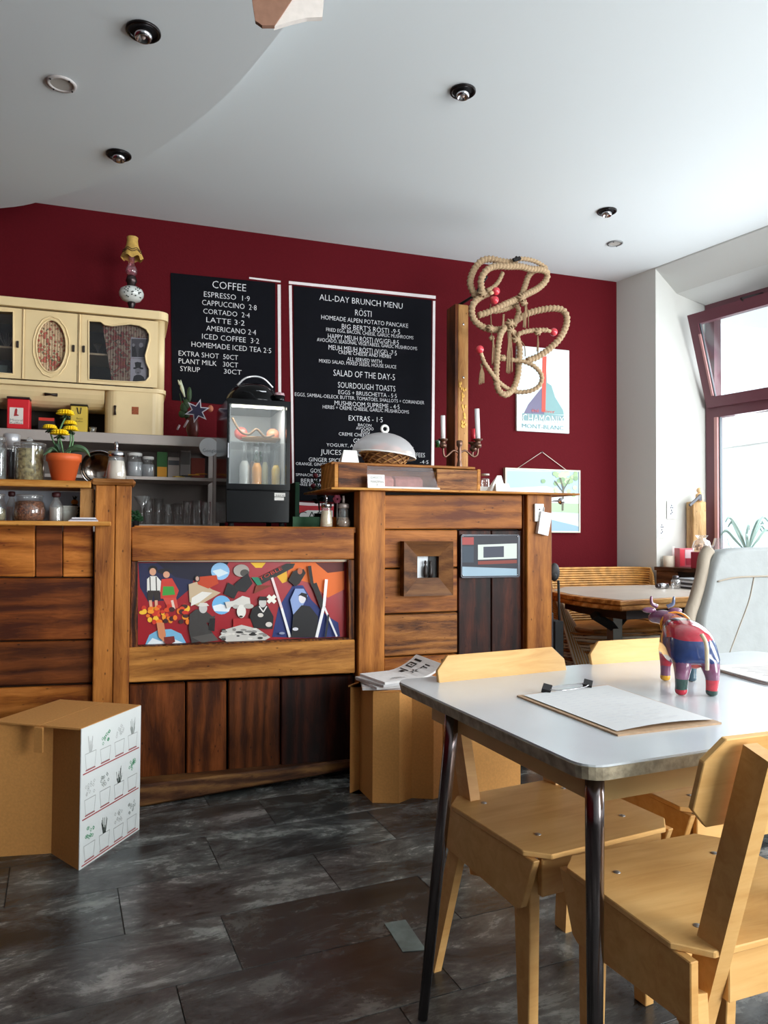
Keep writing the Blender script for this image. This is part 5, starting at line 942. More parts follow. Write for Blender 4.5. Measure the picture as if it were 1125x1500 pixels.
carton('low dark box with a red top edge in the hutch recess', (56, 612, 80, 630), YH + .12, hz0, '1c1418', cat='box', grp='boxes in the hutch recess', band=('c83020', .8, 1.0))
c = at(136, 630, Y=YH + .06); tag(obj('espresso_cup', lathe(NB(), [(.014, hz0), (.02, hz0 + .032), (.018, hz0 + .032), (.012, hz0 + .004)], (c.x, YH + .06), 14), GLASS2), 'tiny glass cup between the yellow tin and the bread cupboard', 'cup')
zsh = at(150, 515, Y=YH).z
c = at(143, 510, Y=YH + .15); tag(obj('cocktail_glass', lathe(NB(), [(.02, zsh), (.003, zsh + .003), (.003, zsh + .03), (.026, zsh + .07), (.024, zsh + .07), (.003, zsh + .035)], (c.x, YH + .15), 14, cap=False), GLASS2), 'stemmed glass on the inner shelf behind the right hutch door', 'glass')
c = at(160, 556, Y=YH + .08); tag(obj('white_mug', lathe(NB(), [(.028, hzm + .0225), (.03, hzm + .055), (.027, hzm + .055), (.024, hzm + .026)], (c.x, YH + .09), 14), WHITE), 'white cup at the bottom behind the right hutch door', 'cup')
c = at(8, 540, Y=YH + .1); tag(obj('pale_book', bx(NB(), c.x - .03, c.x + .012, YH + .08, YH + .2, hzm + .0225, hzm + .11), flat('7c9080', .6)), 'pale green book leaning inside the left hutch door', 'book')
t = thing('dried_grass', 'white dried grass sprays behind the left glass hutch door', 'dried flowers', (at(10, 515, Y=YH + .15).x, YH + .15, zsh)); b = NB(); random.seed(12)
for i in range(14):
    x = random.uniform(-.05, .045); tube(b, [(t.location.x, YH + .15, zsh + .001), (t.location.x + x * .6, YH + .15, zsh + .05), (t.location.x + x, YH + .15 + random.uniform(-.02, .02), zsh + random.uniform(.06, .11))], .0016, 4)
obj('stems', b, flat('b8b4a8', .7), t)
# oil lamp on the hutch
Yo = 4.34; zo = hzt; t = thing('oil_lamp', 'old oil lamp with white glass belly and yellow shade on top of the hutch', 'lamp', tuple(base_of(192, 453, Yo, zo)))
L5 = lambda name, prof, mat, **k: px_lathe(name, 192.5, [(h / 4.5, 330 + y / 4.5) for h, y in prof], Yo, mat, t, **k)
dz_ = 0
c = at(192.5, 453, Y=Yo); 
L5('foot', [(44, 590), (44, 578), (22, 560), (17, 540), (26, 520), (24, 505)], flat('3c3434', .3, .8)); L5('belly', [(24, 508), (58, 495), (76, 470), (79, 448), (70, 425), (45, 410), (26, 407)], flat('d4d8d4', .25, coat=.5)); L5('burner', [(26, 408), (28, 380), (36, 372), (32, 350), (26, 335)], flat('4c4040', .3, .8))
L5('chimney', [(22, 336), (36, 315), (39, 295), (30, 275), (20, 258), (20, 215), (22, 200)], clear_glass('pink_glass', (230, 190, 200), .14, .25, (190, 130, 140)))
b = NB(); seg = 24; prof = [(66, 222, .10), (60, 190, .03), (50, 165, .02), (38, 130, .0), (34, 100, .0), (36, 80, .02)]; rings = []
for r, y, sc_a in prof:
    z = at(192.5, 330 + y / 4.5, Y=Yo).z; rr = r / 4.5 * mpp(192.5, 380, Yo); rings.append([b.verts.new((c.x + rr * (1 + sc_a * math.cos(6 * a)) * math.cos(a), Yo + rr * (1 + sc_a * math.cos(6 * a)) * math.sin(a), z + (.008 * math.cos(6 * a) if sc_a == .10 else 0))) for a in [i * 2 * math.pi / 36 for i in range(36)]])
for r1_, r2_ in zip(rings, rings[1:]):
    for i in range(36): b.faces.new((r1_[i], r1_[(i + 1) % 36], r2_[(i + 1) % 36], r2_[i])).smooth = True
obj('shade', b, flat('c8a050', .7, var=.15), t)
rr = 62 / 4.5 * mpp(192.5, 380, Yo); zz = at(192.5, 330 + 182 / 4.5, Y=Yo).z; b = NB()
for dz in (0, .012): tube(b, [(c.x + rr * (.97 + .0 + (-dz) * 6) * math.cos(a), Yo + rr * (.97 - dz * 6) * math.sin(a), zz + dz + .006 * math.cos(6 * a)) for a in [i * 2 * math.pi / 36 for i in range(37)]], .002, 5, cap=False)
obj('shade_trim', b, flat('3c2414', .6), t)
b = NB(); random.seed(1)
for i in range(22):
    a = random.uniform(-2.2, -.7); z = random.uniform(428, 495); q = at(192.5, 330 + z / 4.5, Y=Yo).z; rr = 78 / 4.5 * mpp(192.5, 430, Yo) * (1 - ((z - 455) / 85) ** 2 * .5); ball(b, (c.x + rr * math.cos(a), Yo + rr * math.sin(a), q), .005, .003, .004, 6, 4)
obj('painted_flowers', b, flat('4c5450', .6), t)
# lily vase with star cut-out on the steel top
t = thing('flower_vase', 'dark vase of lily buds with a white-edged paper star flower on the steel unit', 'flowers', tuple(base_of(282, 640, YS + .1, szt)))
obj('vase', lathe(NB(), [(.022, 0), (.036, .05), (.034, .09), (.026, .12)], seg=16), flat('5c2420', .3), t, local=True)
q = lambda x, y, d=.1: at(240 + x / 5.625, 530 + y / 5.625, Y=YS + d)
b = NB(); tube(b, [q(250, 590), q(200, 420), q(160, 300)], .003, 5); tube(b, [q(250, 590), q(170, 450), q(130, 260)], .0025, 5); tube(b, [q(280, 600), q(272, 500)], .003, 5)
for (x, y, w_, h_) in [(210, 270, .014, .045), (165, 380, .022, .03), (150, 430, .02, .022), (185, 350, .02, .03), (190, 440, .016, .02)]: ball(b, q(x, y), w_, .006, h_, 8, 6)
obj('leaves', b, flat('28421c', .6, var=.3), t)
b = NB(); 
for (x, y0, y1, w_) in [(150, 150, 290, .011), (130, 150, 210, .007)]: tube(b, [q(x - 12, y0), q(x, (y0 + y1) / 2), q(x + 22, y1)], [.003, w_, .004], 8)
obj('lily_buds', b, flat('c8ccb0', .6), t)
cx0, cy0 = 275, 405; rs = []
for i in range(12): a = -math.pi / 2 + i * math.pi / 6 + .26; r = 108 if i % 2 == 0 else 48; rs.append((cx0 + r * math.cos(a), cy0 + r * math.sin(a) * .95))
P_ = [q(x, y, .03) for x, y in rs]; P2 = [q(cx0 + (x - cx0) * .78, cy0 + (y - cy0) * .78, .03) for x, y in rs]
obj('star_flower', prism(NB(), [(v.x, v.z) for v in P_], 'y', YS + .03, YS + .034), flat('d8d4dc', .6), t); obj('star_centre', prism(NB(), [(v.x, v.z) for v in P2], 'y', YS + .0275, YS + .0298), flat('241c40', .6), t)
b = NB(); tube(b, [q(130, 520, .05), q(110, 560, .05)], .006, 6); tube(b, [q(200, 480, .05), q(165, 540, .05)], .006, 6); obj('cut_stems', b, flat('b8a8b0', .6), t); b = NB(); ball(b, q(385, 385, .15), .016, .008, .02); obj('orange_petal', b, flat('b86a4c', .6), t)
# ================================================================== LEFT SHELVES
g1 = 'jars on the upper left shelf'; g2 = 'jars on the lower left shelf'
HERB = flat('a09468', .9, bump=.6, var=.55, bscale=70); DARKT = flat('241c20', .9, bump=.4, var=.4); 
jar('big glass jar of dried herbs with a glass knob lid on the upper shelf', 43, 704, 647, 20.5, YF + .1, ZS1, HERB, GLASS2, .10, grp=g1, full=.93, knob=True, shape=[(.97, 0), (1, .03), (1, .95), (1.0, 1)])
jar('tall jar of black tea with a silver lid behind the herb jar', 16, 704, 632, 11, YF + .22, ZS1, DARKT, flat('d0d0d4', .3, .5), .26, grp=g1, full=.9, shape=[(.97, 0), (1, .03), (1, 1)])
jar('glass jar cut off by the left edge of the picture, upper shelf', -4, 704, 640, 12, YF + .08, ZS1, flat('6a6c68', .8, bump=.4, var=.5, bscale=50), GLASS2, .12, grp=g1, full=.85, shape=[(.97, 0), (1, .03), (1, .9), (.9, 1)])
jar('squat clip jar of nuts on the lower shelf', 43, 762, 723, 22, YF + .08, ZS2, flat('8a5434', .7, bump=.9, var=.75, bscale=130), GLASS2, .08, grp=g2, full=.82, shape=[(.82, 0), (.98, .12), (1.03, .4), (.92, .75), (.80, .84), (.80, 1)])
jar('clip jar cut off by the left edge of the picture, lower shelf', -6, 762, 722, 14, YF + .06, ZS2, flat('8a8468', .8, bump=.5, var=.4), GLASS2, .1, grp=g2, full=.5, shape=[(.9, 0), (1.03, .2), (.95, .7), (.8, .85), (.8, 1)])
q = at(66, 735, Y=YF + .0); 
def stop_bottle(label, cx, yb, yt, hw, Y, col):
    c = at(cx, yb, Y=Y); s1 = mpp(cx, yb, Y); H_ = (yb - yt) * s1; w_ = hw * s1; t = thing('glass_bottle', label, 'bottle', (c.x, Y, ZS2), 'stoppered bottles on the lower left shelf')
    obj('glass', lathe(NB(), [(w_, 0), (w_ * .92, H_ * .35), (w_, H_ * .5), (w_ * .4, H_ * .78), (w_ * .36, H_ * .85)], seg=16, cap=False), GLASS2, t, local=True); obj('contents', lathe(NB(), [(w_ * .9, .003), (w_ * .84, H_ * .35), (w_ * .88, H_ * .48)], seg=16), col, t, local=True); obj('stopper', lathe(NB(), [(w_ * .42, H_ * .82), (w_ * .62, H_ * .86), (w_ * .6, H_ * .98), (w_ * .3, H_)], seg=14), flat('3c1418', .5), t, local=True)
stop_bottle('clear bottle with a dark red stopper right of the nut jar', 82, 762, 719, 10, YF + .07, flat('b8b4ac', .5)); stop_bottle('clear bottle with a dark stopper left of the nut jar', 16.5, 762, 718, 8, YF + .13, flat('a88c88', .5))
for i in range(3):
    c = at(98, 760, Y=YF + .14); z = ZS2 + i * .013; s1 = mpp(98, 760, YF + .14); tag(obj('bowl', lathe(NB(), [(.022, z), (.026, z + .004), (15 * s1, z + .04), (15 * s1 + .001, z + .043), (15 * s1 - .003, z + .043), (.022, z + .009)], (c.x, YF + .16), 20), flat('d8dcd4', .3)), ['lowest pale bowl of the stack on the lower shelf', 'middle pale bowl of the stack on the lower shelf', 'top pale bowl of the stack on the lower shelf'][i], 'bowl', 'stacked bowls on the lower left shelf')
t = thing('pineapple_ornament', 'small orange fruit ornament with dark leaves behind the bowls', 'ornament', tuple(base_of(109, 760, YF + .22, ZS2))); s1 = mpp(109, 745, YF + .22)
obj('stand', lathe(NB(), [(8 * s1, 0), (9 * s1, 20 * s1), (3 * s1, 26 * s1)], seg=14), MATTBLACK, t, local=True); b = NB(); ball(b, (0, 0, 29 * s1), 5 * s1, 5 * s1, 4 * s1); obj('fruit', b, flat('e08828', .5), t, local=True); b = NB()
for k in range(5): a = k * 1.25; tube(b, [(0, 0, 32 * s1), (3.5 * s1 * math.cos(a), 3.5 * s1 * math.sin(a), 38 * s1)], [1.6 * s1, .4 * s1], 6)
obj('leaves', b, flat('14201a', .7), t, local=True)
for i in range(3):
    x0_, x1_ = at(102, 760, Y=YF - .02).x, at(144, 760, Y=YF - .02).x; z = ZS2 + .0055 * i; tag(obj('booklet', bx(NB(), x0_ + i * .006, x1_ - i * .004, YF - .08 + i * .004, YF - .025, z, z + .005), flat(['d8d4dc', '7a7880', 'e0dce0'][i], .6)), ['lowest booklet of the thin pile at the right end of the lower shelf', 'grey booklet in the middle of the thin pile', 'top white booklet of the thin pile'][i], 'booklet', 'booklets on the lower left shelf')
# flower pot
t = thing('chrysanthemum_pot', 'orange plastic flowerpot with yellow chrysanthemums on the upper left shelf', 'potted plant', tuple(base_of(93, 706, YF + .04, ZS1))); s1 = mpp(93, 690, YF + .04)
obj('pot', lathe(NB(), [(15.5 * s1, 0), (22 * s1, 29 * s1), (24 * s1, 29.5 * s1), (24.5 * s1, 40 * s1), (22 * s1, 40 * s1), (21 * s1, 34 * s1), (.0001, 35 * s1)], seg=28), flat('d8602c', .55, name='terracotta_orange'), t, local=True)
b = NB(); random.seed(3)
for i in range(90): a = random.uniform(0, 6.28); r = random.uniform(0, 20) * s1; ball(b, (r * math.cos(a), r * math.sin(a), 36.5 * s1), .006, .005, .004, 5, 4)
obj('potting_mulch', b, flat('a88450', .9, var=.4), t, local=True)
heads = [(326 / 3.41, 560 + 158 / 3.41, 10.5), (249 / 3.41, 560 + 228 / 3.41, 8.5), (298 / 3.41, 560 + 258 / 3.41, 11), (352 / 3.41, 560 + 236 / 3.41, 9), (350 / 3.41, 560 + 207 / 3.41, 8)]
for i, (hx, hy, hr) in enumerate(heads):
    Yh = YF + .04 + (-.02, .0, -.04, .01, .04)[i]; c = at(hx, hy, Y=Yh); r = hr * 1.2 * s1
    base = Vector((t.location.x + (i - 2) * .008, YF + .04, ZS1 + 36 * s1)); st = obj('stem', tube(NB(), smooth_path([base, base.lerp(c, .5) + Vector(((i - 2) * .008, 0, 0)), c - Vector((0, 0, r * .4))], 4), .0035, 6), flat('5c8458', .6), t)
    b = NB()
    for ring, (n_, ti, ln) in enumerate([(18, .05, 1.0), (16, .35, .95), (14, .65, .85), (10, 1.1, .7), (6, 2.0, .55)]):
        for k in range(n_):
            a = 2 * math.pi * (k + ring * .5) / n_; d = Vector((math.cos(a), math.sin(a), ti)).normalized(); tube(b, [c + d * r * .15, c + d * r * ln * .7, c + d * r * ln + Vector((0, 0, -.002))], [.002, .0052, .002], 5)
    fh_ = obj('flower_head', b, flat('f4cc00', .6, name='chrysanthemum_yellow'), st)
    b = NB()
    for k in range(9):
        a = 2 * math.pi * k / 9; tube(b, [c + Vector((0, 0, -.008)), c + Vector((math.cos(a) * r * .6, math.sin(a) * r * .6, -.016 - .004 * (k % 2)))], [.006, .002], 5)
    obj('sepals', b, flat('1c3018', .7), st)
def leaf(pts_, wd, mat, par):
    b = NB(); sp_ = smooth_path(pts_, 5); L_ = []; R_ = []
    n = len(sp_)
    for i, q_ in enumerate(sp_):
        d = (sp_[min(i + 1, n - 1)] - sp_[max(0, i - 1)]).normalized(); s_d = d.cross(Vector((0, 1, .0))).normalized(); k = wd * math.sin(math.pi * (i + .4) / (n - .2)) ; L_.append(b.verts.new(q_ + s_d * k + Vector((0, .008, 0)))); R_.append((b.verts.new(q_), b.verts.new(q_ - s_d * k + Vector((0, .008, 0)))))
    for i in range(n - 1): b.faces.new((L_[i], L_[i + 1], R_[i + 1][0], R_[i][0])); b.faces.new((R_[i][0], R_[i + 1][0], R_[i + 1][1], R_[i][1]))
    return obj('leaf', b, mat, par)
LF = flat('4c6a4c', .5, var=.2)
P = lambda x, y, d=0: at(x / 3.41, 560 + y / 3.41, Y=YF + .04 + d)
leaf([P(320, 350, -.03), P(370, 325, -.05), P(420, 335, -.06), P(450, 372, -.06)], .012, LF, t); leaf([P(290, 350, -.02), P(260, 330, -.03), P(235, 350, -.04), P(215, 362, -.05)], .008, LF, t); leaf([P(300, 352, -.01), P(285, 320, -.02), P(270, 310, -.03)], .012, flat('1c3a20', .5), t); leaf([P(340, 350, .02), P(385, 335, .03), P(440, 345, .03)], .010, flat('1c3a20', .5), t); leaf([P(300, 350, .03), P(262, 345, .04), P(225, 352, .04)], .010, flat('1c3a20', .5), t)
# polished bowl behind the dispenser
c = at(147, 676, Y=YF + .30); s1 = mpp(147, 676, YF + .3); t = thing('steel_sieve', 'round polished metal bowl tipped on edge behind the sugar dispenser', 'bowl', (c.x, YF + .24, ZS1))
b = lathe(NB(), [(26 * s1 * math.cos(a), 16 * s1 * math.sin(a)) for a in [i * math.pi / 16 for i in range(8)]] + [(.0001, 16 * s1)], seg=26, cap=False); bmesh.ops.rotate(b, verts=b.verts, cent=(0, 0, 0), matrix=Matrix.Rotation(math.radians(-68), 3, 'X') ); lo_ = min(v.co.z for v in b.verts); bmesh.ops.translate(b, verts=b.verts, vec=(0, 0, -lo_ + .002)); obj('bowl', b, flat('8a8078', .15, 1), t, local=True)
b = NB(); tube(b, [Vector((26 * s1 * math.cos(a), 26 * s1 * math.sin(a), 0)) for a in [i * math.pi / 16 for i in range(33)]], .003, 6, cap=False); bmesh.ops.rotate(b, verts=b.verts, cent=(0, 0, 0), matrix=Matrix.Rotation(math.radians(-68), 3, 'X')); bmesh.ops.translate(b, verts=b.verts, vec=(0, 0, -lo_ + .002)); obj('rim', b, CHROME, t, local=True)
# ================================================================== CARDBOARD STOOLS
CARDX = [CARD]
def stool(name, label, plan, top, H_):
    c = sum(p[0] for p in plan) / len(plan), sum(p[1] for p in plan) / len(plan); t = thing(name, label, 'stool', (c[0], c[1], 0), 'folded cardboard stools')
    obj('body', prism(NB(), plan, 'z', 0, H_ - .004), CARD, t); return t
W1 = [(-.146, 2.72), (.05, 3.016), (-.25, 3.214), (-.446, 2.92)]
plan = [(-.146, 2.72), (.05, 3.016), (-.04, 3.077), (-.105, 2.98), (-.15, 3.01), (-.085, 3.107), (-.25, 3.214), (-.455, 2.925), (-.246, 2.892)]
plan = [(-.146, 2.72), (.05, 3.016), (-.25, 3.214), (-.455, 2.925), (-.246, 2.892)]
H1 = .473
t = stool('cardboard_stool', 'folded brown cardboard stool with a white side drawn with potted plants', plan, None, H1)
# two top flaps with a folded seam
A_, B_, C_, D_ = [Vector((x, y, H1 - .004)) for x, y in W1]
m1, m2 = A_.lerp(D_, .44), B_.lerp(C_, .44)
nn = Vector((0, 0, .006))
obj('top_flap', hexa(NB(), [A_, B_, m2, m1], [v + nn for v in (A_, B_, m2, m1)]), CARD, t); m1b, m2b = A_.lerp(D_, .455), B_.lerp(C_, .455); obj('top_flap', hexa(NB(), [m1b, m2b, C_, D_], [v + nn * .9 for v in (m1b, m2b, C_, D_)]), CARD, t)
mt_ = (A_ - D_).normalized(); dwn = Vector((0, 0, -.085)); ou = Vector((-.3, -1, 0)).normalized() * .012
obj('tab', hexa(NB(), [m1 + mt_ * .012 + ou, m1 - mt_ * .022 + ou, m1 - mt_ * .022 + ou + dwn, m1 + mt_ * .012 + ou + dwn], [m1 + mt_ * .012, m1 - mt_ * .022, m1 - mt_ * .022 + dwn, m1 + mt_ * .012 + dwn]), CARD, t)
e1 = (B_ - A_).normalized(); nrm = Vector((e1.y, -e1.x, 0))
Av = Vector((W1[0][0], W1[0][1], 0)); LEN = (Vector(W1[1]) - Vector(W1[0])).length
wp = [Av + nrm * .0015, Av + e1 * LEN + nrm * .0015]
ws_ = obj('white_side', hexa(NB(), [Av, Av + e1 * LEN, Av + e1 * LEN + Vector((0, 0, H1)), Av + Vector((0, 0, H1))], [v + nrm * .003 for v in (Av, Av + e1 * LEN, Av + e1 * LEN + Vector((0, 0, H1)), Av + Vector((0, 0, H1)))]), flat('dcdfdd', .7, name='white_print_side'), t)
def sproj(u, v, o):  # u,v 0..1 on the white side
    q = Av + e1 * (LEN * u) + nrm * (.0033 + o) + Vector((0, 0, H1 * (1 - v))); return (q.x, q.y, q.z)
sh = []; random.seed(21); GR = 'a8aaa8'
for row in range(3):
    yb = .32 + row * .325
    sh.append(('l', 'a03838', .009, [(.03, yb + .012), (.97, yb + .012)])); 
    for k in range(4):
        x = .06 + k * .235; w_ = .17; yt = yb - .13 + .02 * random.random()
        sh += [('l', GR, .005, [(x, yt), (x + .02, yb - .012), (x + w_ - .02, yb - .012), (x + w_, yt), (x, yt)]), ('l', 'a03838', .008, [(x + .01, yb - .006), (x + w_ - .01, yb - .006)])]
        gcol = [['b4b6b4', '2c8c5c', 'b4b6b4', '8c9490'], ['b4b6b4', '8c9490', '303a34', '3c9868'], ['3c9868', '303a34', 'b4b6b4', '9aa09c']][row][k]
        for i in range(15):
            a = random.uniform(-1.1, 1.1); L_ = random.uniform(.04, .14); xm = x + w_ / 2
            if (row + k) % 3 == 0: sh.append(('l', gcol, .005, [(xm + a * .02, yt), (xm + a * .045 + .0, yt - L_ * .9)]))
            elif i < 12: 
                ex, ey = xm + a * .06, yt - L_ * .85; sh += [('l', gcol, .004, [(ex - .014, ey), (ex, ey - .012), (ex + .014, ey), (ex, ey + .012), (ex - .014, ey)])]
art(ws_, 0, 0, 0, 1, sh, name='plant_drawing', proj=lambda u, v, o: sproj(u, v, o), eps=.000004)
# middle stool
bp_ = [(523.5, 1153.6), (545.5, 1176), (584.5, 1176.5), (602.7, 1169), (634.8, 1170.6), (652, 1165.7)]
pl_ = [(at(x, y, Z=0).x, at(x, y, Z=0).y) for x, y in bp_]
pl_ = pl_ + [(1.47, 3.06), (1.40, 3.19), (1.02, 3.20), (.93, 3.14)]
H2 = .468; t = stool('cardboard_stool', 'tall faceted brown cardboard stool holding newspapers beside the bar post', pl_, None, H2)
obj('top_flap', prism(NB(), [(pl_[0][0] - .002, pl_[0][1]), (pl_[1][0], pl_[1][1] - .006), (1.30, 2.975), (1.47, 3.06), (1.40, 3.19), (1.02, 3.2), (.92, 3.14)], 'z', H2 - .0035, H2 + .003), CARD, t)
random.seed(14)
PS = [(1.12, 3.09, .15, .11, -.25, 'lowest newspaper of the pile on the middle cardboard stool'), (1.13, 3.09, .15, .115, .1, 'second newspaper from the bottom of the pile'), (1.13, 3.09, .15, .11, .28, 'third newspaper of the pile, slightly turned'), (1.15, 3.09, .15, .11, .2, 'top newspaper with bold black star print, curling up')]
for i, (x, y, a_, b_, rz, lab) in enumerate(PS):
    z = H2 + .004 + i * .011; t = thing('newspaper', lab, 'newspaper', (x, y, z), 'newspapers on the cardboard stool', rz)
    b = NB(); nx = 10; Vt = []; Vb = []
    for k in range(nx + 1):
        u = -a_ + 2 * a_ * k / nx; cz = (.0006 * i if i < 3 else 0) + (.05 * max(0, (u / a_)) ** 2 if i == 3 else .006 * (u / a_) ** 2 * 0)
        Vt.append([b.verts.new((u, v, cz + .0095 + (.012 * (v / b_ > 0) * max(0, u / a_) if i == 3 else 0))) for v in (-b_, b_)]); Vb.append([b.verts.new((u, v, cz + (.012 * (v / b_ > 0) * max(0, u / a_) if i == 3 else 0))) for v in (-b_, b_)])
    for k in range(nx):
        b.faces.new((Vt[k][0], Vt[k + 1][0], Vt[k + 1][1], Vt[k][1])); b.faces.new((Vb[k][0], Vb[k][1], Vb[k + 1][1], Vb[k + 1][0])); b.faces.new((Vt[k][0], Vb[k][0], Vb[k + 1][0], Vt[k + 1][0])); b.faces.new((Vt[k][1], Vt[k + 1][1], Vb[k + 1][1], Vb[k][1]))
    b.faces.new((Vt[0][0], Vt[0][1], Vb[0][1], Vb[0][0])); b.faces.new((Vt[-1][0], Vb[-1][0], Vb[-1][1], Vt[-1][1]))
    obj('sheets', b, flat(['d0cdcc', 'dad8d6', 'c8c6c6', 'e2e0de'][i], .8, bump=.2, bscale=30, var=.05), t, local=True)
    if i == 3:
        b = NB(); 
        def zc(u): return .05 * max(0, u / a_) ** 2 + .0106
        def sp3(pts_): b.faces.new([b.verts.new((u, v, zc(u) + .012 * max(0, u / a_) * (v + b_) / (2 * b_) + .001)) for u, v in pts_])
        for k in range(5):
            a = k * 1.2566; sp3([(.06 + .008 * math.cos(a + .63), -.01 + .008 * math.sin(a + .63)), (.06 + .028 * math.cos(a), -.01 + .028 * math.sin(a)), (.06 + .008 * math.cos(a - .63), -.01 + .008 * math.sin(a - .63))])
        for (x0_, x1_, y0_, y1_) in [(.02, .04, .03, .06), (.045, .052, .02, .09), (.075, .105, .035, .042), (.075, .105, .082, .089), (.075, .082, .035, .089), (.1, .107, .035, .089), (.088, .094, .055, .066), (.12, .13, .03, .085), (.09, .11, -.02, -.012), (.1, .106, -.05, -.012), (.115, .121, -.05, -.012), (-.08, -.03, -.05, -.046), (-.08, -.02, -.06, -.057), (-.1, -.02, -.07, -.067)]: sp3([(x0_, y0_), (x1_, y0_), (x1_, y1_), (x0_, y1_)])
        obj('print', b, MATTBLACK, t, local=True)['kind'] = 'stuff'
# stool under the far side of the table
t = stool('cardboard_stool', 'plain brown cardboard stool half hidden behind the far chair under the table', [(1.22, 2.78 - .2), (1.47, 2.60), (1.50, 2.85), (1.24, 2.84)], None, .46)
# ================================================================== FOREGROUND TABLE
TA = math.radians(4.4); TZ = .75
c0 = at(868, 1127, Z=TZ); E1 = Vector((math.cos(TA), math.sin(TA), 0)); E2 = Vector((-math.sin(TA), math.cos(TA), 0))
tbl = thing('grey_table', 'large grey laminate dining table with chamfered worn edge and steel tube legs', 'table', (c0.x, c0.y, 0)); tbl.rotation_euler = (0, 0, TA)
c0 = Vector((.742, 1.085, 0)); tbl.location = c0; TWd, TDp = 1.35, .80
def rrect(x0, x1, y0, y1, r, n=6):
    out = []
    for cx, cy, a0 in ((x1 - r, y0 + r, -math.pi / 2), (x1 - r, y1 - r, 0), (x0 + r, y1 - r, math.pi / 2), (x0 + r, y0 + r, math.pi)):
        out += [(cx + r * math.cos(a0 + math.pi / 2 * i / n), cy + r * math.sin(a0 + math.pi / 2 * i / n)) for i in range(n + 1)]
    return out
LAM = flat('ced4d8', .2, name='grey_laminate', spec=.5, var=.03, bscale=5)
obj('tabletop', prism(NB(), rrect(0, TWd, 0, TDp, .045), 'z', TZ - .004, TZ), LAM, tbl, local=True)
EDG = flat('a89c84', .6, name='worn_edge', bump=.3, var=.35, bscale=45)
b = NB(); R1 = rrect(-.002, TWd + .002, -.002, TDp + .002, .047); R2 = rrect(.003, TWd - .003, .003, TDp - .003, .045)
hexa(b, [(x, y, TZ - .028) for x, y in R2], [(x, y, TZ - .0045) for x, y in R1]); obj('edge_band', b, EDG, tbl, local=True)
APM = flat('dcb878', .55, name='table_apron', var=.1, bscale=6)
b = NB(); a0 = .075; bx(b, a0, TWd - a0, a0, a0 + .02, TZ - .095, TZ - .028); obj('apron', b, APM, tbl, local=True)
obj('apron', bx(NB(), a0, TWd - a0, TDp - a0 - .02, TDp - a0, TZ - .095, TZ - .028), APM, tbl, local=True); obj('apron', bx(NB(), a0, a0 + .02, a0 + .02, TDp - a0 - .02, TZ - .095, TZ - .028), APM, tbl, local=True); obj('apron', bx(NB(), TWd - a0 - .02, TWd - a0, a0 + .02, TDp - a0 - .02, TZ - .095, TZ - .028), APM, tbl, local=True)
LEGM = flat('8a8080', .2, 1, name='dark_chrome_leg')
for lx, ly, sx, sy in ((.074, .072, -.004, -.005), (.070, .60, -.098, -.035), (TWd - .09, .085, .03, -.01), (TWd - .08, .61, .1, -.045)):
    tube_b = NB(); tube(tube_b, [(lx, ly, TZ - .028), (lx + sx * .12, ly + sy * .12, TZ - .14), (lx + sx, ly + sy, .0)], [.0175, .0175, .012], 16); lg = obj('leg', tube_b, LEGM, tbl, local=True)
# clipboard, menu and cow on the table
def tl(x, y): return at(x, y, Z=TZ)
P4 = [tl(757, 1021), tl(905, 1079), tl(1057, 1061), tl(890, 1005)]
t = thing('clipboard', 'hardboard clipboard with a black clip and white paper on the grey table', 'clipboard', tuple(P4[0].lerp(P4[2], .5)))
obj('board', hexa(NB(), P4, [p_ + Vector((0, 0, .004)) for p_ in P4]), flat('b89878', .6, var=.1), t)
ins = lambda k, z: [P4[0].lerp(P4[2], k[0]).lerp(P4[1], k[1]) + Vector((0, 0, z)) for _ in (0,)]
def bil(u, v, z): return P4[0].lerp(P4[3], u).lerp(P4[1].lerp(P4[2], u), v) + Vector((0, 0, z))
b = NB(); G = [[b.verts.new(bil(.04 + .93 * u / 6, .03 + .93 * v / 8, .006 + .006 * math.sin(u * .5) * (v / 8) ** 2)) for u in range(7)] for v in range(9)]
for v in range(8):
    for u in range(6): b.faces.new((G[v][u], G[v][u + 1], G[v + 1][u + 1], G[v + 1][u])).smooth = True
obj('paper', b, flat('dcdcdc', .7), t)
b = NB(); random.seed(4)
for i in range(16):
    v = .12 + i * .05; 
    for k in range(random.randint(3, 6)): u = .1 + k * .13 + random.uniform(0, .03); w_ = random.uniform(.05, .1); b.faces.new([b.verts.new(bil(uu, vv, .0128)) for uu, vv in ((u, v), (u + w_, v), (u + w_, v + .006), (u, v + .006))])
obj('faint_writing', b, flat('cdcdd2', .8), t)
k1, k2 = tl(800, 1016), tl(860, 1009); b = NB(); bar(b, k1 + Vector((0, 0, .014)), k2 + Vector((0, 0, .014)), .006, .004, (0, 1, 0)); obj('clip_bar', b, CHROME, t); 
for q in (k1, k2): b = NB(); bar(b, q + Vector((-.008, -.012, .008)), q + Vector((.012, .012, .016)), .022, .010, (1, 0, 0)); obj('clip_jaw', b, MATTBLACK, t)
b = NB(); tube(b, smooth_path([k1 + Vector((.0, -.008, .012)), k1 + Vector((.03, -.03, .012)), k2 + Vector((-.03, -.03, .012)), k2 + Vector((0, -.008, .012))], 5), .0015, 5); obj('clip_wire', b, CHROME, t)
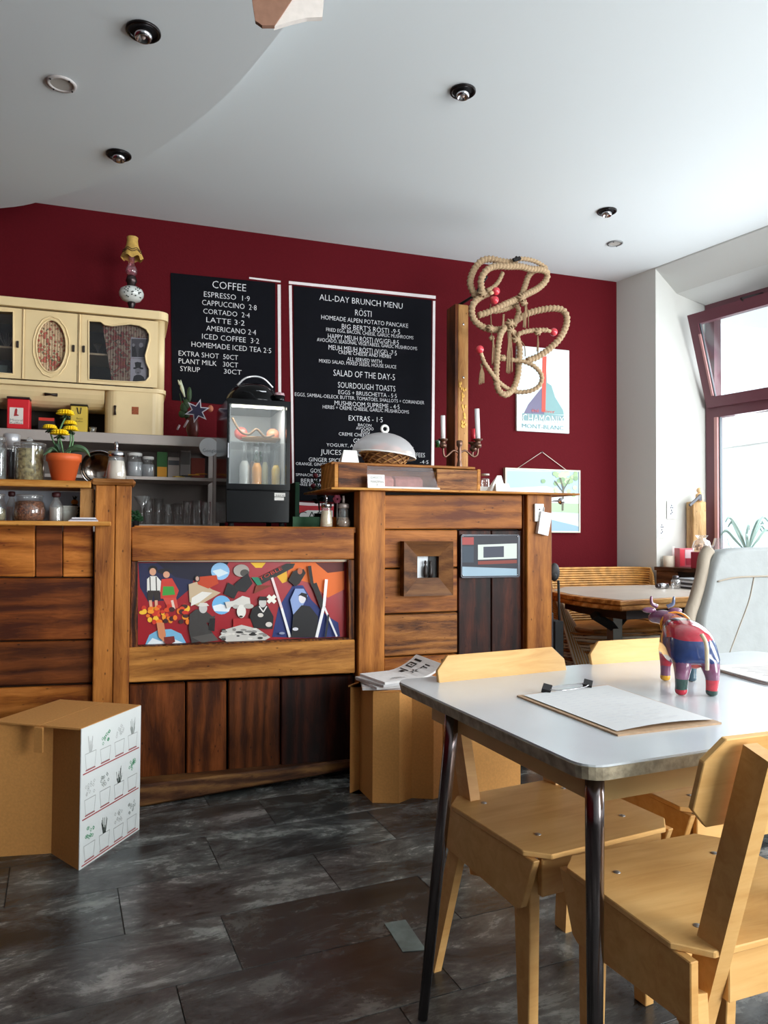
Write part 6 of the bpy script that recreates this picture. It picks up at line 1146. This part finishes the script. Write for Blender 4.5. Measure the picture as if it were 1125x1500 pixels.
for i, lab in enumerate(('lower round-cornered menu sheet at the right edge of the grey table', 'upper round-cornered menu sheet at the right edge of the grey table')):
    cs = tl(1180, 988); pts_ = rrect(-.20, .20, -.14, .14, .06); z = TZ + .0008 + i * .005; rz = math.radians(-8 + i * 3); t = thing('menu_sheet', lab, 'menu', (cs.x - .02, cs.y - .0, z), 'menus on the grey table', rz)
    obj('sheet', prism(NB(), pts_, 'z', 0, .0035), flat('c4b8b0' if i == 0 else 'd8d4d0', .7), t, local=True)
    if i: 
        b = NB()
        for k in range(9): bx(b, -.15 + .01 * (k % 3), .02 + .1 * ((k * 37) % 10) / 10, .09 - k * .02, .093 - k * .02, .0036, .0038)
        obj('print', b, flat('a8a4a8', .8), t, local=True)
# ---- painted cow figurine (life size about 21 cm)
fh = (tl(998, 1017) + tl(1038, 1017)) / 2; ff = (tl(971, 997) + tl(1018, 999)) / 2
ax = (ff - fh); ax.z = 0; LA = ax.length; ang = math.atan2(ax.y, ax.x) - math.pi / 2
cow = thing('cow_figurine', 'glossy patchwork painted cow figurine standing on the grey table', 'figurine', ((fh.x + ff.x) / 2, (fh.y + ff.y) / 2, TZ), None, ang)
def body_mesh():
    me = D.meshes.new('sk'); V = []; Ed = []; Rd = []
    def add(p, r, par=None):
        V.append(p); Rd.append(r); 
        if par is not None: Ed.append((par, len(V) - 1))
        return len(V) - 1
    h = LA / 2
    pel = add((0, -h + .0, .120), (.051, .055)); m = add((0, 0, .118), (.053, .058), pel); sh = add((0, h - .01, .122), (.044, .050), m); rump = add((0, -h - .022, .125), (.036, .038), pel)
    nk = add((-.006, h + .018, .150), (.026, .032), sh); hd = add((-.028, h + .040, .172), (.022, .022), nk); mz = add((-.060, h + .052, .160), (.015, .014), hd)
    for sx in (-1, 1):
        a = add((sx * .028, -h - .006, .085), (.022, .026), pel); k = add((sx * .031, -h - .016, .055), (.014, .016), a); f_ = add((sx * .031, -h - .008, .022), (.0125, .013), k); g_ = add((sx * .031, -h - .006, .005), (.015, .015), f_)
        a = add((sx * .027, h - .008, .080), (.018, .022), sh); k = add((sx * .029, h - .002, .050), (.0125, .013), a); f_ = add((sx * .029, h, .022), (.012, .012), k); g_ = add((sx * .029, h + .002, .005), (.0145, .0145), f_)
    me.from_pydata(V, Ed, []); o = D.objects.new('sk', me); C.objects.link(o)
    md = o.modifiers.new('s', 'SKIN'); md.use_smooth_shade = True
    for i, sv in enumerate(me.skin_vertices[0].data): sv.radius = Rd[i]; sv.use_root = (i == 0)
    ss = o.modifiers.new('u', 'SUBSURF'); ss.levels = 3; ss.render_levels = 3
    dg = bpy.context.evaluated_depsgraph_get(); ev = o.evaluated_get(dg); m2 = D.meshes.new_from_object(ev); D.objects.remove(o); return m2
cm = body_mesh(); cm.name = 'body'; cols = ['b81c34', '23386c', '7a4a68', '1c4038', 'e0a818', 'a05060', '2a4a58', 'c83040']
for c_ in cols: cm.materials.append(flat(c_, .16, name='cow_paint', coat=.8, var=.15, bscale=90))
lo_z = min(v.co.z for v in cm.vertices)
for v in cm.vertices: v.co.z -= lo_z
h = LA / 2
for p_ in cm.polygons:
    x, y, z = p_.center; back = y < 0; lx = x
    if z < .014: k = (0 if x < 0 else 3) if back else (4 if x < 0 else 6)
    elif z < .040: k = (3 if x < 0 else 7) if back else (2 if x < 0 else 6)
    elif z < .078: k = 2 if back else (0 if x < 0 else 0)
    elif y > h + .012: k = 2
    elif z > .128: k = 0 if y < .01 else (3 if y < .035 else 5)
    elif y > .012 and x < -.02: k = 4 if (z > .118 or y < .022 or z < .09) else 3
    else: k = 1 if back or x > 0 else 3
    p_.material_index = k; p_.use_smooth = True
o = D.objects.new('body', cm); C.objects.link(o); o.parent = cow; cow.scale = (1.16, 1.06, 1.04)
PUR = flat('7a4a68', .18, coat=.8, name='cow_purple')
for sx in (-1, 1):
    hb_ = Vector((-.028, h + .040, .188)); b = NB(); tube(b, smooth_path([hb_ + Vector((sx * .012, 0, 0)), hb_ + Vector((sx * .024, -.004, .008)), hb_ + Vector((sx * .026, -.006, .028))], 4), [.006, .0055, .0052, .005, .0045, .004, .0035, .003, .0015], 8); obj('horn', b, PUR if sx < 0 else flat('6c7896', .2, coat=.6), cow, local=True)
    b = NB(); ball(b, hb_ + Vector((sx * .030, .0, -.010)), .016, .006, .008); obj('ear', b, PUR, cow, local=True)
    b = NB(); ball(b, (-.050 + (.006 if sx > 0 else -.006), h + .052 - .013 * (sx < 0), .174), .003); obj('eye', b, MATTBLACK, cow, local=True)
b = NB(); tube(b, smooth_path([(0, -h - .054, .150), (.006, -h - .066, .130), (.008, -h - .064, .095), (.010, -h - .056, .07)], 5), .0045, 8); obj('tail', b, flat('d8c8a8', .2, coat=.8), cow, local=True)
b = NB(); ball(b, (0, -h + .012, .074), .02, .024, .014); obj('udder', b, flat('d06058', .3), cow, local=True)
b = NB(); tube(b, [Vector((.034 * math.cos(a) - .003, h + .008 + .008 * math.sin(a), .142 + .034 * math.sin(a))) for a in [i * math.pi / 10 for i in range(21)]], .003, 6, cap=False); obj('neck_band', b, flat('d88820', .2, coat=.8), cow, local=True)
# ================================================================== PLYWOOD CHAIRS
SPL = flat('b8b8b8', .3, .8)
def cham(x0, x1, y0, y1, c_, c2=None): c2 = c_ if c2 is None else c2; return [(x0 + c2, y0), (x1 - c2, y0), (x1, y0 + c2), (x1, y1 - c_), (x1 - c_, y1), (x0 + c_, y1), (x0, y1 - c_), (x0, y0 + c2)]
def make_chair(label):
    t = thing('plywood_chair', label, 'chair', (0, 0, 0), 'plywood chairs around the grey table')
    b = prism(NB(), cham(-.215, .215, -.195, .20, .045, .05), 'z', .438, .450, .002); obj('seat', b, PLY, t, local=True)
    for x, y in ((-.13, .10), (.13, .10), (-.13, -.12), (.13, -.12)): b = lathe(NB(), [(.008, .4502), (.007, .4514), (.0001, .4514)], (x, y), 10); obj('screw', b, SPL, t, local=True)
    for s in (-1, 1):
        x0, x1 = (s * .192, s * .210); x0, x1 = min(x0, x1), max(x0, x1)
        obj('side_panel', prism(NB(), [(-.188, .437), (-.188, .33), (.125, .308), (.142, .318), (.188, .437)], 'x', x0, x1, .002), PLY, t, local=True)
        xi = s * .176; x0, x1 = min(xi - .014, xi + .014), max(xi - .014, xi + .014)
        obj('front_leg', prism(NB(), [(.085, .40), (.150, .40), (.143, 0), (.105, 0)], 'x', x0, x1, .002), PLY, t, local=True)
        b = NB(); bar(b, (s * .176, -.155, .37), (s * .218, -.225, .0), .022, .048); 
        for v in b.verts: v.co.z = max(v.co.z, 0)
        obj('rear_leg', b, PLY, t, local=True)
        b = NB(); bar(b, (s * .140, -.12, .27), (s * .140, -.272, .80), .030, .052); obj('back_post', b, PLY, t, local=True)
    obj('rear_panel', bx(NB(), -.124, .124, -.185, -.168, .35, .437, .002), PLY, t, local=True); obj('front_panel', bx(NB(), -.18, .18, .162, .178, .35, .437, .002), PLY, t, local=True)
    # back plate, leaning with the posts
    pts_ = cham(-.215, .215, 0, .165, .038, .038); b = NB(); ln = math.atan2(.148, .515)
    prism(b, [(x, z) for x, z in pts_], 'y', 0, .012, .0015); bmesh.ops.rotate(b, verts=b.verts, cent=(0, 0, 0), matrix=Matrix.Rotation(ln, 3, 'X')); bmesh.ops.translate(b, verts=b.verts, vec=(0, -.190, .655)); obj('back_plate', b, PLY, t, local=True)
    return t
ch = make_chair('plywood chair pushed in under the left far side of the grey table, facing us')
ch.location = (1.02, 1.635, 0); ch.rotation_euler = (0, 0, math.radians(187.5)); 
dup(ch, (1.55, 1.72, 0), math.radians(182), 'pale plywood chair at the far side of the table, right behind the cow figurine')
dup(ch, (1.093, 1.205, 0), math.radians(2), 'nearest plywood chair at the lower right, seen from behind')
# ================================================================== RIGHT SIDE: TABLE, RATTAN BENCH, ARMCHAIR
t = thing('wooden_table', 'octagonal wooden table with thick moulded edge in front of the rattan bench', 'table', (2.95, 3.65, 0))
op = [(2.32, 3.62), (2.32, 3.45), (2.38, 3.19), (3.05, 3.31), (3.44, 3.38), (3.44, 4.0), (3.32, 4.14), (2.62, 4.14), (2.38, 3.90)]
W2 = wood('table_oak', 'd8a868', 'b87c40', '84501e', 'x', vary=.02); ctr = Vector((2.95, 3.68))
def scl(k): return [(ctr.x + (x - ctr.x) * k, ctr.y + (y - ctr.y) * k) for x, y in op]
obj('top_inlay', prism(NB(), scl(.93), 'z', .7985, .8005), flat('b8aca0', .35, var=.08, bscale=6), t); obj('top', prism(NB(), scl(1), 'z', .775, .799, .003), W2, t); obj('edge_moulding', prism(NB(), scl(.985), 'z', .745, .774, .006), W2, t)
obj('apron', prism(NB(), scl(.82), 'z', .69, .744), flat('2c1810', .6), t); obj('column', bx(NB(), 2.60, 2.66, 3.55, 3.61, .03, .69), flat('9c9890', .4, .5), t); b = NB(); bar(b, (2.40, 3.45, .70), (2.64, 3.58, .60), .04, .03); bar(b, (2.86, 3.72, .70), (2.63, 3.58, .60), .04, .03); obj('bracket', b, MATTBLACK, t)
obj('column', bx(NB(), 3.25, 3.31, 3.70, 3.76, .03, .69), flat('9c9890', .4, .5), t)
for fx, fy in ((2.63, 3.58), (3.28, 3.73)): b = NB(); bx(b, fx - .2, fx + .2, fy - .03, fy + .03, 0, .03); bx(b, fx - .03, fx + .03, fy - .2, fy - .031, 0, .03); bx(b, fx - .03, fx + .03, fy + .031, fy + .2, 0, .03); obj('foot', b, MATTBLACK, t)
# salt and pepper and napkins on it
tz2 = .8006
q = at(1016, 858, Z=tz2)
def onT(px, py): return at(px, py, Z=tz2)
q = Vector((3.23, 3.78, tz2)); t = thing('cruet', 'small glass and chrome cruet on the wooden table', 'cruet', tuple(q)); obj('glass', lathe(NB(), [(.028, 0), (.03, .05), (.02, .06)], seg=14), GLASS2, t, local=True); obj('cap', lathe(NB(), [(.021, .0605), (.018, .08), (.0001, .085)], seg=14), DSTEEL, t, local=True)
q = Vector((3.16, 3.80, tz2)); t = thing('cruet', 'low chrome shaker lying left of the glass cruet', 'cruet', tuple(q)); b = NB(); tube(b, [(-.04, 0, .018), (.03, .01, .018)], .018, 12); obj('body', b, CHROME, t, local=True); b = NB(); tube(b, [(-.06, -.003, .018), (-.041, 0, .018)], .012, 10); obj('cap', b, DSTEEL, t, local=True)
for i in range(5):
    tag(obj('menu_booklet', bx(NB(), 3.29, 3.42, 3.66 + .004 * i, 3.84 + .004 * i, tz2 + i * .013, tz2 + .011 + i * .013), flat(['28282c', 'c8ccd0', '303238', 'd0d4d8', '8c9094'][i], .5)), ['bottom dark booklet of the stack on the wooden table', 'pale booklet second from the bottom of the table stack', 'black booklet in the middle of the table stack', 'pale booklet second from the top of the table stack', 'top grey booklet of the stack on the wooden table'][i], 'booklet', 'booklets on the wooden table')
# rattan bench: bent strips stacked one above another
t = thing('rattan_bench', 'curved rattan bench with honey-coloured back in the corner by the red wall', 'bench', (3.0, 4.2, 0))
RT = flat('d09850', .45, name='rattan_strip', var=.3, bscale=22); RT2 = flat('b87a3c', .45, name='rattan_inner', var=.3, bscale=16); RE = flat('e0d4c0', .6, name='rattan_cut_end')
def upath(w_, d_, cx, yb, n=8, r=.16):
    pts_ = [(cx - w_, yb - d_), (cx - w_, yb - r)] + [(cx - w_ + r - r * math.cos(a), yb - r + r * math.sin(a)) for a in [i * math.pi / 2 / n for i in range(1, n + 1)]] + [(cx + w_ - r + r * math.sin(a), yb - r + r * math.cos(a)) for a in [i * math.pi / 2 / n for i in range(n)]] + [(cx + w_, yb - r), (cx + w_, yb - d_)]
    return pts_
NS = 26
for i in range(NS):
    v = i / (NS - 1); z = .50 + .40 * v; w_ = .37 + .04 * v; dd = .16 + .10 * (1 - v); pp = upath(w_, dd, 3.04, 4.42, 6, .13)
    zz = [z - (.10 * (.0 if 0 < k < len(pp) - 1 else 1)) * v for k in range(len(pp))]
    b = NB(); tube(b, [(x, y, z - .0 - (.05 * v if k in (0, len(pp) - 1) else 0)) for k, (x, y) in enumerate(pp)], .0082, 5); obj('rattan_strip', b, RT, t)
for i in range(22):   # lower bowl under the seat, widening upwards
    v = i / 21; z = .12 + .40 * v; r = .22 + .20 * math.sin(v * math.pi / 2); pp = [(3.02 + r * 1.05 * math.cos(a), 4.12 + r * .72 * math.sin(a), z) for a in [k * math.pi / 12 for k in range(24)]]; b = NB(); tube(b, pp + [pp[0]], .0072, 5, cap=False); obj('rattan_strip', b, RE if i % 3 else RT2, t)
for i in range(18):   # left arm sweeping down to the floor
    v = i / 17; b = NB(); x = 2.60 + .010 * i; tube(b, smooth_path([(x + .02, 4.20, .78 - .25 * v), (x - .03 + .02 * v, 3.98, .52 - .14 * v), (x + .01, 3.92, .30), (x + .12, 3.96, .12 + .02 * v)], 4), .0085, 5); obj('rattan_strip', b, RT if i % 2 else RE, t)
obj('seat', prism(NB(), [(2.72, 3.92), (3.34, 3.92), (3.40, 4.2), (3.3, 4.38), (2.74, 4.38), (2.66, 4.2)], 'z', .515, .545, .01), RT2, t)
obj('base', bx(NB(), 2.82, 3.24, 3.95, 4.32, 0, .12), flat('2c1810', .7), t)
# folded black frame leaning by the end of the bar
FX, FY = 2.20, 3.50
t = thing('folded_frame', 'folded black metal frame with padded head leaning at the end of the bar', 'stand', (FX, FY, 0))
qa = lambda x, y, Y=3.50: at(x, y, Y=Y)
b = NB(); tube(b, [qa(806, 838), qa(808, 945)], .008, 8); tube(b, [qa(818, 850), qa(820, 950)], .007, 8); obj('tube', b, MATTBLACK, t)
b = NB(); c = qa(812, 838); ball(b, c, .032, .02, .05); obj('pad', b, flat('1c1a1c', .6), t); b = NB(); c = qa(807, 843); ball(b, (c.x, c.y - .02, c.z), .022, .02, .018); obj('clamp', b, MATTBLACK, t)
x0_, x1_, z0_, z1_ = px_rect(813, 910, 826, 1100, 3.46); obj('flat_case', bx(NB(), x0_, x1_, 3.46, 3.56, 0, z1_, .004), flat('18181a', .5), t); x0_, x1_, z0_, z1_ = px_rect(803, 898, 813, 1100, 3.46); obj('flat_case', bx(NB(), x0_, x1_ - .001, 3.47, 3.56, 0, z1_, .004), flat('3a3438', .5), t)
for k in range(18): 
    z = .62 + k * .015; obj('spring_coil', tube(NB(), [(xe + .045 + .012 * math.cos(a), 3.43 + .012 * math.sin(a), z + .0012 * i) for i, a in enumerate([j * math.pi / 4 for j in range(9)])], .0028, 5), flat('a89c90', .4, .4), t)
# white armchair
t = thing('white_armchair', 'white cushioned armchair seen from behind at the right edge', 'armchair', (2.95, 2.75, 0))
WF = flat('a2a6a6', .85, name='white_upholstery', bump=.25, bscale=16, var=.05); GF = flat('a89c8c', .8, name='grey_piping', bump=.2, bscale=60)
YA = 2.62
ol = [(1075, 806), (1100, 803), (1160, 802), (1240, 812), (1262, 850), (1262, 1010), (1230, 1060), (1020, 1060), (1022, 960), (1030, 905), (1042, 870), (1052, 835), (1062, 812)]
def A4(x, y, d=0): q = at(x, y, Y=YA); return Vector((q.x, YA + d + .10 * (q.z - .8), q.z))
Z0 = [A4(x, y) for x, y in ol]; cx_ = sum(v.x for v in Z0) / len(Z0); b = NB()
Fv = []; 
for d, k in ((0.03, .93), (0, .975), (0, 1), (.02, 1.0)): Fv.append([b.verts.new(Vector((cx_ + (v.x - cx_) * 1, v.y + d, v.z))) for v in Z0])
bmesh.ops.delete(b, geom=b.verts[:], context='VERTS')
n = len(Z0); rings = []
for d, ins_ in ((.0, .05), (.006, .018), (.022, 0), (.085, 0), (.10, .02)):
    cz = sum(v.z for v in Z0) / n; rings.append([b.verts.new((cx_ + (v.x - cx_) * (1 - ins_), v.y + d, cz + (v.z - cz) * (1 - ins_))) for v in Z0])
for r1_, r2_ in zip(rings, rings[1:]):
    for i in range(n): b.faces.new((r1_[i], r1_[(i + 1) % n], r2_[(i + 1) % n], r2_[i])).smooth = True
b.faces.new(rings[0]); b.faces.new(rings[-1]); obj('backrest', b, WF, t)
b = NB(); sd = [A4(x, y, .06) for x, y in [(1060, 806), (1052, 818), (1046, 845), (1034, 880), (1024, 905), (1018, 940)]]; 
tube(b, smooth_path(sd, 5), .028, 10); obj('side_roll', b, GF, t)
b = NB(); tube(b, smooth_path([A4(x, y, -.004) for x, y in [(1054, 852), (1075, 847), (1100, 845), (1140, 845), (1200, 852)]], 5), .004, 6); tube(b, smooth_path([A4(x, y, -.002) for x, y in [(1108, 846), (1098, 880), (1080, 920), (1064, 955)]], 5), .0025, 6); obj('seam', b, GF, t)
obj('seat_cushion', bx(NB(), 2.50, 3.20, YA + .10, YA + .65, .34, .50, .05), WF, t); 
b = NB(); bx(b, 2.55, 3.15, YA + .15, YA + .6, .28, .335); obj('under_frame', b, flat('8a6238', .6), t); obj('pedestal', lathe(NB(), [(.22, 0), (.22, .02), (.04, .05), (.035, .28)], (2.85, YA + .38), 20), DSTEEL, t)
# ================================================================== WINDOW CABINET AND WHAT STANDS ON IT
WZ = .915
wc = thing('window_cabinet', 'low dark wooden cabinet under the bay window', 'cabinet', L3(1.3, .1, 0))
def wo(name, s0, s1, d0, d1, z0, z1, mat, par): return obj(name, wbox(NB(), s0, s1, d0, d1, z0, z1), mat, par)
DKX = wood('window_cabinet_wood', '6a4228', '4a2a18', '28140c', 'y', vary=.05)
wo('top', .345, 2.6, -.06, DW - .02, WZ - .025, WZ, DKX, wc) if False else None
obj('top', hexa(NB(), [L3(.36, -.03, WZ - .025), L3(2.6, -.03, WZ - .025), L3(2.6, DW - .02, WZ - .025), L3(.50, DW - .02, WZ - .025)], [L3(.36, -.03, WZ), L3(2.6, -.03, WZ), L3(2.6, DW - .02, WZ), L3(.50, DW - .02, WZ)]), DKX, wc)
wo('side', .37, .53, -.02, .015, 0, WZ - .026, DKX, wc); wo('inner_back', .53, 2.6, .005, .015, 0, WZ - .026, flat('1c1210', .8), wc); wo('shelf', .53, 2.58, -.02, .004, .60, .62, DKX, wc)
def W_(px, py, d): # point on the plane d behind the wall line
    r = ray(px, py); o = EYE; P0 = O + Nn * d; k = (P0.x * Nn.x + P0.y * Nn.y) / (r.x * Nn.x + r.y * Nn.y); return EYE + r * k
def wcx(px, d): q = W_(px, 815, d); return Vector((q.x, q.y, WZ))
t = thing('timber_block', 'upright pale timber block on the window cabinet beside the window frame', 'block', tuple(wcx(1020, .26))); rot = Matrix.Rotation(math.radians(-11), 3, 'Z')
zt2 = W_(1020, 735, .26).z; b = bx(NB(), -.05, .05, -.045, .045, 0, zt2 - WZ, .006); bmesh.ops.rotate(b, verts=b.verts, cent=(0, 0, 0), matrix=rot); obj('block', b, wood('pale_block', 'd8b888', 'b89060', '806038', 'z', vary=.02), t, local=True)
c = wcx(1025, .26); t = thing('peg_figure', 'wooden peg figure with a dark outstretched arm on top of the timber block', 'figurine', (c.x, c.y, zt2)); hh = .105
obj('torso', lathe(NB(), [(.022, 0), (.028, .02), (.026, .05), (.014, .06)], seg=14), flat('d8b080', .5), t, local=True); b = NB(); ball(b, (0, 0, .079), .020, u=14, v=10); obj('head', b, flat('e0b888', .5), t, local=True)
b = NB(); bar(b, (-.01, -.027, .045), (-.12, -.04, -.03), .012, .016, (0, 1, 0)); obj('arm', b, flat('38343c', .5), t, local=True); obj('jacket', bx(NB(), -.03, -.005, -.032, -.0275, .005, .048), flat('302c38', .6), t, local=True)
def cup(label, px, d, r, h_, col, name='candle_glass'): c = wcx(px, d); return tag(obj(name, lathe(NB(), [(r * .94, WZ), (r, WZ + .004), (r, WZ + h_), (r * .9, WZ + h_), (r * .88, WZ + h_ - .012), (.0001, WZ + h_ - .012)], (c.x, c.y), 18, cap=False), flat(col, .5, var=.06)), label, 'candle')
cup('short cream candle glass at the front left of the window cabinet', 980, .05, .038, .075, 'e8dcc8'); cup('taller cream candle glass behind the pink box', 997, .24, .036, .155, 'e4dcd0'); cup('tall pale candle between the pink glass and the short glass', 984, .14, .022, .14, 'e8d8d4'); cup('pink glass at the far left of the window cabinet', 976, .18, .024, .11, 'e88088')
def wbx(label, px, d, w_, dp, h_, name, mats, cat='box', grp=None):
    c = wcx(px, d); t = thing(name, label, cat, tuple(c), grp, math.radians(-8)); return t
t = wbx('clear pink gift box with a red panel on the window cabinet', 1002, .12, 0, 0, 0, 'gift_box', None, grp='pink boxes on the window cabinet')
obj('box', bx(NB(), -.055, .055, -.03, .03, 0, .13, .002), flat('c8606c', .3, name='pink_clear_box'), t, local=True); obj('red_panel', bx(NB(), -.05, -.015, -.032, -.0305, .01, .12), flat('e03848', .4), t, local=True); obj('dark_panel', bx(NB(), -.005, .052, -.032, -.0305, .015, .06), flat('a01c34', .4), t, local=True); obj('pale_panel', bx(NB(), -.012, .052, -.032, -.0305, .062, .12), flat('e0c0c4', .4), t, local=True)
t = wbx('crimson cube gift box at the front of the window cabinet', 1031, .04, 0, 0, 0, 'gift_box', None, grp='pink boxes on the window cabinet')
obj('box', bx(NB(), -.06, .07, -.055, .055, 0, .11, .003), flat('9c1838', .4), t, local=True); obj('bright_panel', bx(NB(), .0, .069, -.0575, -.0555, .003, .105), flat('d02c50', .4), t, local=True); obj('white_print', bx(NB(), .01, .05, -.0592, -.058, .02, .05), flat('e8b8c4', .4), t, local=True)
t = thing('cellophane_bag', 'clear cellophane bag of sweets standing on the crimson box', 'bag', tuple(wcx(1028, .04) + Vector((0, 0, .1105)))); b = NB(); random.seed(31)
for i in range(26): ball(b, (random.uniform(-.045, .045), random.uniform(-.025, .025), random.uniform(.012, .05)), .011, .009, .008, 6, 4)
obj('sweets', b, flat('b8906c', .6, var=.5, bscale=50), t, local=True); obj('film', lathe(NB(), [(.055, 0), (.062, .03), (.05, .07), (.02, .085), (.045, .11)], seg=12, cap=False), GLASS2, t, local=True)
t = thing('glass_pitcher', 'clear faceted glass vase before the window pane', 'vase', tuple(wcx(1058, .22))); obj('glass', lathe(NB(), [(.05, 0), (.085, .06), (.09, .12), (.06, .16), (.05, .20)], seg=10, cap=False), GLASS2, t, local=True); b = NB(); 
for k in range(7): a = k * .9; tube(b, [(0, 0, .02), (.04 * math.cos(a), .04 * math.sin(a), .11)], .006, 5)
obj('pink_stems', b, flat('e08088', .5), t, local=True)
t = thing('window_plant', 'grey-green leafy plant in a white pot against the bright window', 'potted plant', tuple(wcx(1096, .24))); obj('pot', lathe(NB(), [(.045, 0), (.06, .11), (.055, .11), (.0001, .10)], seg=18), WHITE, t, local=True)
random.seed(17); PLF = flat('8aa098', .6)
for k in range(12):
    a = random.uniform(0, 6.28); L_ = random.uniform(.08, .17); z = random.uniform(.22, .34); leaf([Vector(t.location) + Vector(v_) for v_ in ((0, 0, .105), (L_ * .5 * math.cos(a), L_ * .4 * math.sin(a), z * .75), (L_ * math.cos(a), L_ * .6 * math.sin(a), z), (L_ * 1.3 * math.cos(a), L_ * .8 * math.sin(a), z - .03))], .012, PLF, t)
for i, (px, d, r, h_, col, lab) in enumerate([(1098, .10, .016, .075, '2c2a2e', 'dark little bottle left of the orange one on the window cabinet'), (1104, .14, .018, .105, 'e09030', 'small orange bottle on the window cabinet'), (1112, .10, .018, .08, '303238', 'dark little bottle right of the orange one'), (1121, .12, .022, .12, '38383e', 'taller dark bottle at the right edge of the window cabinet')]):
    c = wcx(px, d); tag(obj('small_bottle', lathe(NB(), [(r, WZ), (r, WZ + h_ * .65), (r * .45, WZ + h_ * .75), (r * .45, WZ + h_)], (c.x, c.y), 14), flat(col, .4)), lab, 'bottle', 'small bottles on the window cabinet')
# two small prints stuck to the window reveal
for i, (x0, x1, y0, y1, lab) in enumerate([(977, 990, 733, 760, 'upper small flower print on the white window reveal'), (963.5, 975, 762, 788, 'lower small flower print on the white window reveal')]):
    ra, rb = Vector(L3(s_a, 0, 0)), Vector(L3(s_b, DW, 0)); rd = (rb - ra).normalized(); rn = Vector((rd.y, -rd.x, 0)); 
    def Q(px, py):
        r = ray(px, py); k = ((ra - EYE).dot(rn)) / (Vector((r.x, r.y, 0)).dot(rn)); return EYE + r * k
    rn2 = rn if rn.dot(EYE - ra) > 0 else -rn; pz_ = [Q(x0, y1), Q(x1, y1), Q(x1, y0), Q(x0, y0)]
    t = thing('flower_print', lab, 'print', tuple(pz_[0] + rn2 * .002), 'small prints on the window reveal'); obj('paper', hexa(NB(), [p_ + rn2 * .001 for p_ in pz_], [p_ + rn2 * .0025 for p_ in pz_]), flat('e4e6ea', .7), t)
    b = NB(); cxm, cym = (x0 + x1) / 2, (y0 + y1) / 2
    for (dx, dy) in ((0, -6), (-1, -3), (1.5, -3), (0, 1), (1, 4), (-1, 6)): ball(b, Q(cxm + dx, cym + dy) + rn2 * .003, .006, .003, .007, 6, 4)
    obj('flower', b, flat('70747a', .7), t)
